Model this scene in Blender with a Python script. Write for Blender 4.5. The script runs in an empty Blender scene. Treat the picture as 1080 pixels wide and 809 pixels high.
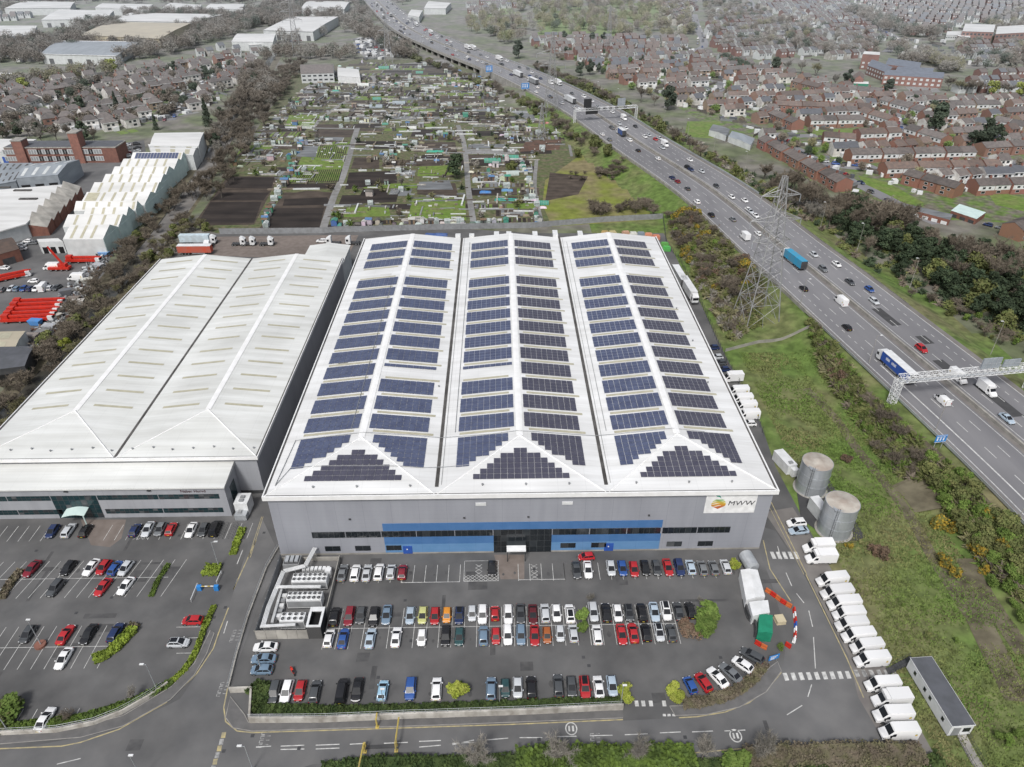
import bpy, math, random
from mathutils import Vector, Matrix, noise as mnoise
R = random.Random(7)
PI = math.pi; rad = math.radians
S = bpy.context.scene; COL = S.collection
# ---------------------------------------------------------------- camera geometry (metres, drone 118 m up)
F0 = 760.; CU = 540.; CV = 404.5; HC = 118.
PIT = math.atan2(504.5, F0); YAW = math.atan2(17, math.hypot(F0, 504.5))
sp, cp = math.sin(PIT), math.cos(PIT); sy, cy = math.sin(YAW), math.cos(YAW)
def G(u, v, z=0.):                      # survey helper: plan position of a spot seen in the photo at height z
    a, b = u - CU, v - CV
    f, d = F0*cp - b*sp, F0*sp + b*cp
    t = (HC - z)/d
    return (a*t*cy + f*t*sy, -a*t*sy + f*t*cy)
# ---------------------------------------------------------------- materials
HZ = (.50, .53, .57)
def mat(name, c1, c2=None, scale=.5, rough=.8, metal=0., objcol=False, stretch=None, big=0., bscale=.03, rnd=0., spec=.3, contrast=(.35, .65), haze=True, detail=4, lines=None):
    m = bpy.data.materials.new(name); m.use_nodes = True
    nt = m.node_tree; N = nt.nodes; L = nt.links
    bs = N['Principled BSDF']
    bs.inputs['Roughness'].default_value = rough; bs.inputs['Metallic'].default_value = metal
    bs.inputs['Specular IOR Level'].default_value = spec
    geo = N.new('ShaderNodeNewGeometry'); pos = geo.outputs['Position']
    def mix(fac, a, b, mode='MIX'):
        x = N.new('ShaderNodeMix'); x.data_type = 'RGBA'; x.blend_type = mode
        for i, s in ((0, fac), (6, a), (7, b)):
            if hasattr(s, 'is_output'): L.new(s, x.inputs[i])
            else: x.inputs[i].default_value = s if i == 0 else (*s, 1)[:4]
        return x.outputs[2]
    def noi(sc, st=None, det=4):
        n = N.new('ShaderNodeTexNoise'); n.inputs['Scale'].default_value = sc; n.inputs['Detail'].default_value = det
        src = pos
        if st:
            mp = N.new('ShaderNodeMapping'); mp.inputs['Scale'].default_value = st; L.new(pos, mp.inputs[0]); src = mp.outputs[0]
        L.new(src, n.inputs['Vector']); return n.outputs['Fac']
    def ramp(s, a, b, c=0., d=1.):
        r = N.new('ShaderNodeMapRange'); L.new(s, r.inputs[0])
        for i, x in ((1, a), (2, b), (3, c), (4, d)): r.inputs[i].default_value = x
        return r.outputs[0]
    if objcol:
        oi = N.new('ShaderNodeObjectInfo'); col = oi.outputs['Color']
        if c2 is not None: col = mix(ramp(noi(scale, stretch, detail), *contrast, 0., .35), col, c2)
    else:
        col = mix(ramp(noi(scale, stretch, detail), *contrast), c1, c2 if c2 is not None else tuple(x*.8 for x in c1))
    if big:
        g = ramp(noi(bscale, None, 5), .3, .7, 1-big, 1+big)
        cc = N.new('ShaderNodeCombineColor')
        for i in range(3): L.new(g, cc.inputs[i])
        col = mix(1., col, cc.outputs[0], 'MULTIPLY')
    if rnd:
        oi = N.new('ShaderNodeObjectInfo'); g = ramp(oi.outputs['Random'], 0, 1, 1-rnd, 1+rnd)
        cc = N.new('ShaderNodeCombineColor')
        for i in range(3): L.new(g, cc.inputs[i])
        col = mix(1., col, cc.outputs[0], 'MULTIPLY')
    if lines:                            # regular joints: (axis, spacing, width share, darkness)
        for ax, spc, wd, dk in lines:
            sx = N.new('ShaderNodeSeparateXYZ'); L.new(pos, sx.inputs[0])
            a = N.new('ShaderNodeMath'); a.operation = 'DIVIDE'; L.new(sx.outputs[ax], a.inputs[0]); a.inputs[1].default_value = spc
            fr = N.new('ShaderNodeMath'); fr.operation = 'FRACT'; L.new(a.outputs[0], fr.inputs[0])
            lt = N.new('ShaderNodeMath'); lt.operation = 'LESS_THAN'; L.new(fr.outputs[0], lt.inputs[0]); lt.inputs[1].default_value = wd
            ml = N.new('ShaderNodeMath'); ml.operation = 'MULTIPLY'; L.new(lt.outputs[0], ml.inputs[0]); ml.inputs[1].default_value = dk
            col = mix(ml.outputs[0], col, (0, 0, 0))
    if haze:                             # haze painted into the base colour, stronger with distance from the origin
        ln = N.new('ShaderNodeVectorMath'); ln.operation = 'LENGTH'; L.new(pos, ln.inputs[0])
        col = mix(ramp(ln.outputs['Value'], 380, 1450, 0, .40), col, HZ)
    L.new(col, bs.inputs['Base Color'])
    return m
def dark(c, k): return tuple(x*k for x in c)
M = {}
M['asphalt'] = mat('asphalt', (.090, .090, .091), (.128, .126, .125), .18, .9, big=.24, bscale=.07, detail=10, contrast=(.3, .7))
M['asphalt_road'] = mat('asphalt_road', (.108, .108, .110), (.150, .148, .147), .16, .88, big=.22, bscale=.06, detail=10, contrast=(.3, .7))
M['asphalt_new'] = mat('asphalt_new', (.055, .055, .057), (.07, .07, .072), .4, .9)
M['motorway'] = mat('motorway', (.180, .178, .188), (.215, .212, .220), .2, .75, stretch=(1, .12, 1), big=.14, bscale=.02)
M['shoulder'] = mat('shoulder', (.16, .148, .142), (.20, .188, .176), .3, .85, big=.15)
M['brown_paving'] = mat('brown_paving', (.155, .13, .115), (.195, .165, .148), .5, .9, big=.15)
M['paint'] = mat('paint', (.62, .62, .60), (.40, .40, .39), 1.2, .7)
M['paint_worn'] = mat('paint_worn', (.42, .42, .41), (.16, .16, .16), 1.3, .8)
M['yellow_paint'] = mat('yellow_paint', (.45, .38, .20), (.28, .25, .17), 1., .8)
M['kerb'] = mat('kerb', (.30, .29, .27), (.22, .21, .2), .8, .9)
M['pavement'] = mat('pavement', (.112, .110, .110), (.14, .137, .136), .6, .9, big=.15)
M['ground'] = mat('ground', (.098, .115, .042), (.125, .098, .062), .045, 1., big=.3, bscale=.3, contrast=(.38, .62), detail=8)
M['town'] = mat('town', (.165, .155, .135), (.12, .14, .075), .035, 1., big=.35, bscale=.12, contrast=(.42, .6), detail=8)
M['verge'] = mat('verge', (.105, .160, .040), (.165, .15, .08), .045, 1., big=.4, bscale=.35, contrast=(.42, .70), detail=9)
M['lawn'] = mat('lawn', (.115, .19, .032), (.15, .185, .055), .15, 1., big=.25, bscale=.4, detail=8)
M['meadow'] = mat('meadow', (.17, .195, .040), (.20, .17, .09), .05, 1., big=.25, bscale=.25, contrast=(.4, .6), detail=8)
M['soil'] = mat('soil', (.022, .018, .017), (.042, .034, .030), .22, 1., stretch=(.12, 1, 1), big=.25, bscale=.1, detail=6)
M['soil_brown'] = mat('soil_brown', (.052, .041, .034), (.088, .070, .056), .3, 1., stretch=(.15, 1, 1), big=.3, bscale=.2, detail=6)
M['soil_red'] = mat('soil_red', (.13, .07, .05), (.09, .06, .045), .3, 1., big=.25, bscale=.2)
M['cover_sheet'] = mat('cover_sheet', (.20, .21, .22), (.12, .125, .13), .5, .6, stretch=(.2, 1, 1), big=.2)
M['plot_green'] = mat('plot_green', (.092, .118, .046), (.125, .11, .07), .25, 1., big=.35, bscale=.5, detail=8)
M['garden'] = mat('garden', (.105, .165, .04), (.15, .135, .11), .16, 1., big=.4, bscale=.35, contrast=(.40, .60), detail=8)
M['roof_sheet'] = mat('roof_sheet', (.64, .64, .625), (.54, .535, .515), .6, .6, stretch=(.06, 1, 1))
M['mud'] = mat('mud', (.095, .082, .055), (.14, .125, .085), .15, 1., big=.3, bscale=.3, detail=8)
M['track'] = mat('track', (.25, .25, .25), (.19, .185, .175), .4, .95, big=.2)
M['water'] = mat('water', (.05, .05, .042), (.075, .07, .06), .2, .22, spec=.5)
M['silt'] = mat('silt', (.22, .21, .20), (.15, .14, .13), .12, .9, big=.25, bscale=.1)
M['white_roof'] = mat('white_roof', (.745, .75, .75), (.605, .605, .595), .5, .5, stretch=(.06, 1, 1), big=.09, bscale=.06, contrast=(.3, .72), detail=8, lines=[(1, 7.43, .012, .16), (1, .98, .10, .055), (0, 5.8, .012, .12)])
M['left_roof'] = mat('left_roof', (.69, .70, .685), (.55, .555, .53), .5, .5, stretch=(.06, 1, 1), big=.10, bscale=.06, contrast=(.3, .72), detail=8, lines=[(1, 7.6, .012, .14), (1, .98, .10, .05), (0, 5.5, .012, .10)])
M['white_trim'] = mat('white_trim', (.82, .82, .82), (.74, .74, .73), .5, .5)
M['rooflight'] = mat('rooflight', (.46, .435, .33), (.38, .36, .27), .7, .5)
M['gutter'] = mat('gutter', (.055, .052, .05), (.11, .105, .1), .3, .8)
M['pv_sky_tint'] = mat('pv_sky_tint', (.094, .112, .185), (.068, .080, .140), .55, .3, spec=.5, detail=6)  # panel blue with the sky's reflection painted into the colour
M['pv_dark'] = mat('pv_dark', (.080, .079, .108), (.062, .061, .088), .5, .3, spec=.5)  # same panels, weaker sky reflection painted as a darker tone
M['cladding'] = mat('cladding', (.315, .325, .36), (.285, .295, .328), .5, .5, stretch=(1, 1, .15), big=.06, bscale=.08, spec=.35, lines=[(2, 1.15, .05, .07), (0, 5.8, .012, .2)])
M['cladding_left'] = mat('cladding_left', (.35, .36, .385), (.31, .32, .345), .5, .5, stretch=(1, 1, .15), big=.06, bscale=.08, lines=[(2, 1.1, .05, .06), (0, 6, .012, .15)])
M['blue_band'] = mat('blue_band', (.06, .155, .34), (.075, .175, .37), .5, .4, spec=.4, lines=[(2, 1.15, .05, .09), (0, 5.8, .010, .16)])
M['blue_light'] = mat('blue_light', (.11, .24, .43), (.13, .26, .46), .5, .4, spec=.4, lines=[(2, 1.15, .04, .14), (0, 5.8, .010, .2)])
M['glass'] = mat('glass', (.012, .016, .02), (.018, .022, .026), .5, .12, spec=.6)
M['car_glass'] = mat('car_glass', (.012, .014, .017), (.02, .022, .026), .5, .25, spec=.22)
M['slate'] = mat('slate', (.14, .16, .20), (.11, .125, .155), .4, .7)
M['glass_mid'] = mat('glass_mid', (.026, .032, .037), (.04, .045, .05), .5, .15, spec=.5)
M['blind'] = mat('blind', (.10, .105, .11), (.07, .075, .08), .8, .5)
M['glass_teal'] = mat('glass_teal', (.010, .030, .036), (.015, .04, .046), .5, .12, spec=.6)
M['mullion'] = mat('mullion', (.06, .065, .07), None, 1, .5)
M['steel'] = mat('steel', (.46, .48, .50), (.38, .40, .42), .9, .45, metal=.35, big=.1)
M['galv'] = mat('galv', (.40, .43, .46), (.56, .59, .62), .5, .34, metal=.4, stretch=(1, 1, .25), big=.15, lines=[(2, 1.2, .03, .25)])
M['lattice'] = mat('lattice', (.36, .365, .37), (.28, .28, .28), .5, .6, metal=.3)
M['tank_top'] = mat('tank_top', (.46, .43, .38), (.34, .29, .25), .5, .8, big=.1, bscale=.4)
M['grey_metal'] = mat('grey_metal', (.28, .29, .30), (.22, .225, .23), .7, .55, big=.1)
M['dark_metal'] = mat('dark_metal', (.045, .047, .05), (.07, .07, .073), .7, .6)
M['white_metal'] = mat('white_metal', (.72, .73, .74), (.60, .61, .61), .6, .5)
M['felt'] = mat('felt', (.105, .11, .125), (.085, .09, .10), .5, .85)
M['concrete'] = mat('concrete', (.36, .345, .315), (.25, .24, .22), .35, .9, big=.15, bscale=.2)
M['render_wall'] = mat('render_wall', (.50, .48, .44), (.28, .26, .23), .6, .9, stretch=(1, 1, .4), big=.15, bscale=.3)
M['brick'] = mat('brick', (.25, .115, .085), (.19, .09, .07), .7, .9, big=.12, bscale=.1, rnd=.18)
M['wall_obj'] = mat('wall_obj', (.5, .5, .5), (.2, .13, .1), .5, .85, objcol=True)
M['roof_tile'] = mat('roof_tile', (.145, .125, .115), (.10, .088, .083), .6, .85, rnd=.3)
M['roof_brown'] = mat('roof_brown', (.155, .112, .092), (.11, .086, .076), .6, .85, rnd=.3)
M['roof_grey'] = mat('roof_grey', (.30, .33, .36), (.24, .265, .29), .4, .6, big=.08, stretch=(1, .2, 1))
M['roof_plainwhite'] = mat('roof_plainwhite', (.69, .69, .68), (.56, .56, .545), .2, .6, stretch=(.2, 1, 1), big=.08, bscale=.04)
M['roof_beige'] = mat('roof_beige', (.46, .41, .31), (.40, .36, .28), .1, .7, big=.08)
M['cream_wall'] = mat('cream_wall', (.55, .48, .33), None, .3, .7)
M['teal_wall'] = mat('teal_wall', (.56, .68, .65), (.48, .60, .58), .4, .7)
M['pale_wall'] = mat('pale_wall', (.60, .62, .62), (.5, .52, .52), .4, .7)
M['orange'] = mat('orange', (.55, .15, .05), None, .5, .7)
M['carpaint'] = mat('carpaint', (1, 1, 1), None, 1, .22, objcol=True, spec=.55)
M['obj_matte'] = mat('obj_matte', (1, 1, 1), (.2, .19, .17), .5, .7, objcol=True)
M['tyre'] = mat('tyre', (.018, .018, .018), None, 2, .9)
M['rim'] = mat('rim', (.30, .31, .32), None, 2, .4, metal=.5)
M['lamp_lens'] = mat('lamp_lens', (.72, .73, .75), None, 2, .15)
M['tail_red'] = mat('tail_red', (.35, .012, .012), None, 2, .3)
M['plastic_black'] = mat('plastic_black', (.02, .02, .022), None, 2, .6)
M['red'] = mat('red', (.55, .035, .02), (.42, .03, .02), .8, .4)
M['blue'] = mat('blue', (.03, .10, .40), (.03, .08, .32), .8, .5)
M['sign_blue'] = mat('sign_blue', (.04, .24, .62), None, .8, .5)
M['sign_white'] = mat('sign_white', (.85, .85, .85), None, .8, .5)
M['sign_black'] = mat('sign_black', (.015, .015, .016), None, .8, .5)
M['green_sheet'] = mat('green_sheet', (.02, .24, .14), (.015, .19, .11), .8, .6)
M['yellow_steel'] = mat('yellow_steel', (.55, .42, .10), (.40, .32, .12), .8, .6)
M['bark'] = mat('bark', (.13, .115, .10), (.085, .076, .066), 1.5, .95)
M['twig'] = mat('twig', (.19, .160, .125), (.135, .115, .09), .6, 1., rnd=.28)
M['twig_grey'] = mat('twig_grey', (.27, .25, .22), (.20, .19, .165), .6, 1., rnd=.2)
M['twig_olive'] = mat('twig_olive', (.23, .215, .115), (.165, .16, .09), .6, 1., rnd=.28)
M['leaf_dark'] = mat('leaf_dark', (.034, .054, .030), (.058, .080, .042), .8, .9, rnd=.3)
M['leaf_green'] = mat('leaf_green', (.095, .155, .03), (.15, .21, .05), .8, .9, rnd=.25)
M['leaf_lime'] = mat('leaf_lime', (.22, .27, .035), (.28, .30, .06), .8, .9, rnd=.2)
M['leaf_olive'] = mat('leaf_olive', (.10, .125, .040), (.155, .16, .06), .7, .9, rnd=.25)
M['leaf_gorse'] = mat('leaf_gorse', (.33, .225, .03), (.13, .14, .04), 1.4, .9, rnd=.2, contrast=(.45, .55))
M['leaf_rust'] = mat('leaf_rust', (.18, .115, .08), (.13, .10, .07), .9, 1., rnd=.25)
M['blossom'] = mat('blossom', (.36, .34, .30), (.22, .20, .17), .8, 1., rnd=.15)
M['hedge'] = mat('hedge', (.11, .165, .03), (.065, .10, .025), .7, .9, big=.25, bscale=.25)
M['hedge_bright'] = mat('hedge_bright', (.22, .29, .04), (.14, .19, .03), .7, .9, big=.2, bscale=.3)
M['hedge_brown'] = mat('hedge_brown', (.17, .14, .105), (.115, .11, .06), .6, 1., big=.25, bscale=.3)
M['ivy'] = mat('ivy', (.035, .06, .018), (.07, .10, .03), .7, .9, big=.2, bscale=.4)
M['grass_tuft'] = mat('grass_tuft', (.125, .190, .045), (.185, .18, .08), .05, 1., big=.35, bscale=.6, contrast=(.42, .62), detail=8)
# ---------------------------------------------------------------- mesh builder
class MB:
    def __init__(s): s.v = []; s.f = []; s.m = []; s.X = None
    def add(s, vs, fs, mi=0):
        b = len(s.v)
        if s.X is not None: vs = [tuple(s.X @ Vector(p)) for p in vs]
        s.v += [tuple(p) for p in vs]
        for f in fs: s.f.append(tuple(i+b for i in f)); s.m.append(mi)
    def quad(s, a, b, c, d, mi=0): s.add([a, b, c, d], [(0, 1, 2, 3)], mi)
    def poly(s, pts, mi=0): s.add(pts, [tuple(range(len(pts)))], mi)
    def box(s, x0, x1, y0, y1, z0, z1, mi=0):
        s.add([(x0,y0,z0),(x1,y0,z0),(x1,y1,z0),(x0,y1,z0),(x0,y0,z1),(x1,y0,z1),(x1,y1,z1),(x0,y1,z1)],
              [(0,3,2,1),(4,5,6,7),(0,1,5,4),(1,2,6,5),(2,3,7,6),(3,0,4,7)], mi)
    def prism(s, pts, z0, z1, mi=0, top=True):
        n = len(pts)
        vs = [(p[0], p[1], z0) for p in pts] + [(p[0], p[1], z1) for p in pts]
        fs = [(i, (i+1) % n, n+(i+1) % n, n+i) for i in range(n)]
        if top: fs += [tuple(range(n, 2*n)), tuple(range(n-1, -1, -1))]
        s.add(vs, fs, mi)
    def cyl(s, x, y, z0, z1, r, n=10, r2=None, mi=0):
        r2 = r if r2 is None else r2
        vs = [(x+r*math.cos(2*PI*i/n), y+r*math.sin(2*PI*i/n), z0) for i in range(n)] + [(x+r2*math.cos(2*PI*i/n), y+r2*math.sin(2*PI*i/n), z1) for i in range(n)]
        s.add(vs, [(i, (i+1) % n, n+(i+1) % n, n+i) for i in range(n)] + [tuple(range(n, 2*n)), tuple(range(n-1, -1, -1))], mi)
    def bar(s, p, q, r, n=4, r2=None, mi=0):
        p, q = Vector(p), Vector(q); d = (q-p)
        if d.length < 1e-6: return
        d.normalize(); u = d.orthogonal().normalized(); w = d.cross(u); r2 = r if r2 is None else r2
        vs = []
        for c, rr in ((p, r), (q, r2)):
            vs += [tuple(c + (u*math.cos(2*PI*i/n+.785) + w*math.sin(2*PI*i/n+.785))*rr) for i in range(n)]
        s.add(vs, [(i, (i+1) % n, n+(i+1) % n, n+i) for i in range(n)] + [tuple(range(n, 2*n)), tuple(range(n-1, -1, -1))], mi)
    def loft(s, rings, mi=0, caps=True):
        n = len(rings[0]); vs = [p for r in rings for p in r]; fs = []
        for k in range(len(rings)-1):
            for i in range(n):
                j = (i+1) % n; fs.append((k*n+i, k*n+j, (k+1)*n+j, (k+1)*n+i))
        if caps: fs += [tuple(range(n-1, -1, -1)), tuple(range((len(rings)-1)*n, len(rings)*n))]
        s.add(vs, fs, mi)
    def mesh(s, name, mats):
        me = bpy.data.meshes.new(name); me.from_pydata(s.v, [], s.f)
        for m in (mats if isinstance(mats, (list, tuple)) else [mats]): me.materials.append(M[m] if isinstance(m, str) else m)
        me.polygons.foreach_set('material_index', s.m); me.update(); return me
    def build(s, name, mats, parent=None, loc=None, rz=0., smooth=False, color=None):
        me = s.mesh(name, mats)
        if smooth: me.polygons.foreach_set('use_smooth', [True]*len(me.polygons))
        return link(name, me, parent, loc, rz, color)
def link(name, me, parent=None, loc=None, rz=0., color=None):
    o = bpy.data.objects.new(name, me); COL.objects.link(o)
    if parent is not None: o.parent = parent
    if loc is not None: o.location = loc
    if rz: o.rotation_euler = (0, 0, rz)
    if color is not None: o.color = (*color, 1)
    return o
def tag(o, label, cat, group=None):
    o['label'] = label; o['category'] = cat
    if group: o['group'] = group
    return o
def thing(name, label, cat, loc=(0, 0, 0), rz=0., group=None):
    o = bpy.data.objects.new(name, None); COL.objects.link(o); o.location = loc; o.rotation_euler = (0, 0, rz); o.empty_display_size = .3
    return tag(o, label, cat, group)
def struct(o): o['kind'] = 'structure'; return o
def stuff(o): o['kind'] = 'stuff'; return o
def stencil(parts):                     # parts: list of (name, mesh, painted?, loc, sub-parts)
    return parts
def stamp(name, label, cat, parts, loc, rz=0., group=None, color=(1, 1, 1), scale=1.):
    t = thing(name, label, cat, loc, rz, group)
    if scale != 1.: t.scale = (scale,)*3
    for p in parts:
        o = link(p[0], p[1], t, p[2] if len(p) > 2 else None, 0., color)
        for q in (p[3] if len(p) > 3 else ()): link(q[0], q[1], o, q[2] if len(q) > 2 else None, 0., color)
    return t
def ordn(i):
    w = ['first', 'second', 'third', 'fourth', 'fifth', 'sixth', 'seventh', 'eighth', 'ninth', 'tenth', 'eleventh', 'twelfth']
    if i < 12: return w[i]
    k = i+1; return f"{k}{'th' if 10 < k % 100 < 14 else {1:'st',2:'nd',3:'rd'}.get(k % 10,'th')}"
def inside(p, poly):
    x, y = p; r = False; j = len(poly)-1
    for i in range(len(poly)):
        (xi, yi), (xj, yj) = poly[i], poly[j]
        if (yi > y) != (yj > y) and x < (xj-xi)*(y-yi)/(yj-yi)+xi: r = not r
        j = i
    return r
def segdist(p, a, b):
    ax, ay = a; bx, by = b; dx, dy = bx-ax, by-ay
    t = max(0, min(1, ((p[0]-ax)*dx+(p[1]-ay)*dy)/(dx*dx+dy*dy+1e-9)))
    return math.hypot(p[0]-ax-t*dx, p[1]-ay-t*dy)
def pldist(p, pl): return min(segdist(p, pl[i], pl[i+1]) for i in range(len(pl)-1))
def along(pl, step):                    # points spaced along a polyline
    out = []; acc = 0.
    for (ax, ay), (bx, by) in zip(pl, pl[1:]):
        d = math.hypot(bx-ax, by-ay)
        while acc <= d:
            t = acc/d; out.append((ax+(bx-ax)*t, ay+(by-ay)*t, math.atan2(by-ay, bx-ax))); acc += step
        acc -= d
    return out
def strip(mb, pl, w, z, mi=0, off=0.):  # flat ribbon along a plan polyline
    n = len(pl); L_, R_ = [], []
    for i in range(n):
        a = pl[max(0, i-1)]; b = pl[min(n-1, i+1)]
        d = math.hypot(b[0]-a[0], b[1]-a[1]) or 1; nx, ny = -(b[1]-a[1])/d, (b[0]-a[0])/d
        L_.append((pl[i][0]+nx*(off+w/2), pl[i][1]+ny*(off+w/2), z)); R_.append((pl[i][0]+nx*(off-w/2), pl[i][1]+ny*(off-w/2), z))
    for i in range(n-1): mb.quad(R_[i], R_[i+1], L_[i+1], L_[i], mi)
def smooth(pl, k=6):
    out = []
    for i in range(len(pl)-1):
        p0, p1, p2, p3 = pl[max(0, i-1)], pl[i], pl[i+1], pl[min(len(pl)-1, i+2)]
        for j in range(k):
            t = j/k
            out.append(tuple(.5*((2*p1[c])+(-p0[c]+p2[c])*t+(2*p0[c]-5*p1[c]+4*p2[c]-p3[c])*t*t+(-p0[c]+3*p1[c]-3*p2[c]+p3[c])*t**3) for c in (0, 1)))
    out.append(pl[-1]); return out
def GP(pts, z=0.): return [G(u, v, z) for u, v in pts]
# ---------------------------------------------------------------- motorway line and terrain height
MZ = 5.; MHW = 18.6
_mc = [(-232, 1420), (-180, 1217), (-108, 941), (-52, 795), (12, 660), (60, 530), (84, 435), (106, 350), (117.5, 276), (121.6, 252), (127.2, 212), (132.5, 174), (136.6, 142), (139, 115), (142, 60), (145, 0)]
MC = smooth([(x*.9576, y*.9576) for x, y in _mc], 8)
_ml = [0.]
for _a, _b in zip(MC, MC[1:]): _ml.append(_ml[-1]+math.hypot(_b[0]-_a[0], _b[1]-_a[1]))
MLEN = _ml[-1]
def mway(s, off=0.):                    # point at arc length s (from the far end), lateral offset (+ = left of photo), and heading
    s = max(0, min(MLEN-.01, s)); lo = 0
    while _ml[lo+1] < s: lo += 1
    t = (s-_ml[lo])/(_ml[lo+1]-_ml[lo]); a, b = MC[lo], MC[lo+1]
    a0, b3 = MC[max(0, lo-1)], MC[min(len(MC)-1, lo+2)]
    d1 = Vector((b[0]-a0[0], b[1]-a0[1])).normalized(); d2 = Vector((b3[0]-a[0], b3[1]-a[1])).normalized()
    d = (d1*(1-t)+d2*t).normalized()
    return (a[0]+(b[0]-a[0])*t + d.y*off, a[1]+(b[1]-a[1])*t - d.x*off, math.atan2(d.y, d.x))
def mnear(x, y):
    best = (1e9, 0, 0)
    for i in range(len(MC)-1):
        a, b = MC[i], MC[i+1]; dx, dy = b[0]-a[0], b[1]-a[1]; l2 = dx*dx+dy*dy
        t = max(0, min(1, ((x-a[0])*dx+(y-a[1])*dy)/l2)); px, py = a[0]+t*dx, a[1]+t*dy
        d = math.hypot(x-px, y-py)
        if d < best[0]: best = (d, _ml[i]+t*(_ml[i+1]-_ml[i]), ((x-px)*dy-(y-py)*dx)/math.sqrt(l2))
    return best
def hz(x, y):
    if y > 640 or x < 20: return 0.
    d = mnear(x, y)[0]
    if d < MHW+1.2: return MZ-.3
    k = max(0, min(1, (MHW+1.2+13-d)/13)); k *= max(0, min(1, (640-y)/60))
    return (MZ-.3)*k*k*(3-2*k)
def GT(u, v):
    z = 0.
    for _ in range(4):
        p = G(u, v, z); z = hz(*p)
    return (p[0], p[1], z)
# ================================================================= GROUND
def sheet(name, pts, z, m): 
    mb = MB(); mb.poly([(x, y, z) for x, y in pts], 0); return struct(mb.build(name, m))
# terrain grid: town and fields, rising to the motorway embankment
def terrain():
    mb = MB(); xs = [-1500, -900, -500, -300, -150, -60, 0] + [20+4*i for i in range(46)] + [215, 260, 330, 450, 650, 1000, 1600]
    ys = [-100, 0, 30] + [40+5*i for i in range(125)] + [690, 740, 800, 900, 1050, 1300, 1700, 2400]
    mid = []
    nx = len(xs)
    for y in ys:
        for x in xs: mb.v.append((x, y, hz(x, y)-.03))
    for j in range(len(ys)-1):
        for i in range(nx-1):
            a = j*nx+i; mb.f.append((a, a+1, a+1+nx, a+nx))
            X = (xs[i]+xs[i+1])/2; Y = (ys[j]+ys[j+1])/2
            d, s, o = mnear(X, Y)
            mb.m.append(1 if (Y < 320 and o > 0 and X > 40) or (d < 36 and Y < 640 and X > 20) else 0)
    return struct(mb.build('ground', ['town', 'verge'], smooth=True))
terrain()
FZ = .0
# the business park tarmac
site = GP([(-330, 815), (-130, 540), (0, 455), (183, 268), (205, 247), (350, 245), (470, 240), (560, 246), (700, 246), (716, 277), (738, 318), (765, 375), (800, 440), (818, 492), (846, 545), (872, 592), (905, 650), (928, 692), (962, 752), (978, 792), (900, 793), (700, 800), (330, 812), (300, 830), (-200, 850)])
sheet('tarmac', site, .0, 'asphalt')
# site roads: front road, road between the warehouses, service road on the right
front = GP([(-60, 800), (60, 776), (160, 758), (215, 742), (300, 760), (450, 764), (640, 756), (760, 745), (840, 722)])
rd = MB(); 
rd.poly([(x, y, .004) for x, y in GP([(-120, 815), (0, 793), (125, 770), (190, 737), (228, 682), (262, 575), (277, 548), (297, 590), (272, 640), (240, 728), (238, 760), (262, 772), (480, 764), (660, 760), (720, 757), (765, 752), (800, 735), (826, 702), (830, 670), (812, 610), (800, 580), (806, 556), (818, 560), (850, 610), (890, 690), (912, 735), (930, 778), (900, 788), (700, 795), (330, 806), (280, 822), (-100, 840)])])
struct(rd.build('road', 'asphalt_road'))
sheet('entrance_paving', GP([(521, 585), (553, 585), (553, 611), (528, 611)]), .006, 'brown_paving')
sheet('entrance_paving', GP([(85, 548), (133, 548), (128, 568), (116, 577), (96, 575)]), .006, 'brown_paving')
sheet('van_parking_verge', GP([(806, 540), (836, 535), (872, 592), (905, 650), (928, 692), (985, 795), (940, 795), (905, 735), (895, 692), (852, 608)]), .010, 'shoulder')
sheet('loading_yard', GP([(183, 268), (205, 250), (350, 248), (378, 248), (365, 275)]), .008, 'brown_paving')
# pavements with a kerb step
def pavement(pts, h=.11):
    mb = MB(); mb.prism(pts, 0, h, 0); o = struct(mb.build('pavement', ['pavement'])); 
    k = MB(); strip(k, pts+[pts[0]], .16, h+.004); struct(k.build('kerb', 'kerb')); return o
pavement(GP([(258, 754), (243, 735), (238, 757), (246, 768), (266, 771.5), (480, 764.5), (657, 757.5), (657, 749), (470, 755), (262, 762)]))
pavement(GP([(-140, 790), (0, 785), (85, 778), (130, 766), (180, 738), (205, 712), (218, 690), (226, 668), (222, 665), (205, 700), (180, 725), (130, 755), (80, 768), (0, 774), (-140, 776)]))
pavement(GP([(706, 745), (740, 744), (770, 736), (795, 722), (812, 704), (820, 698), (824, 708), (808, 730), (780, 746), (745, 754), (712, 755)]))
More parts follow.
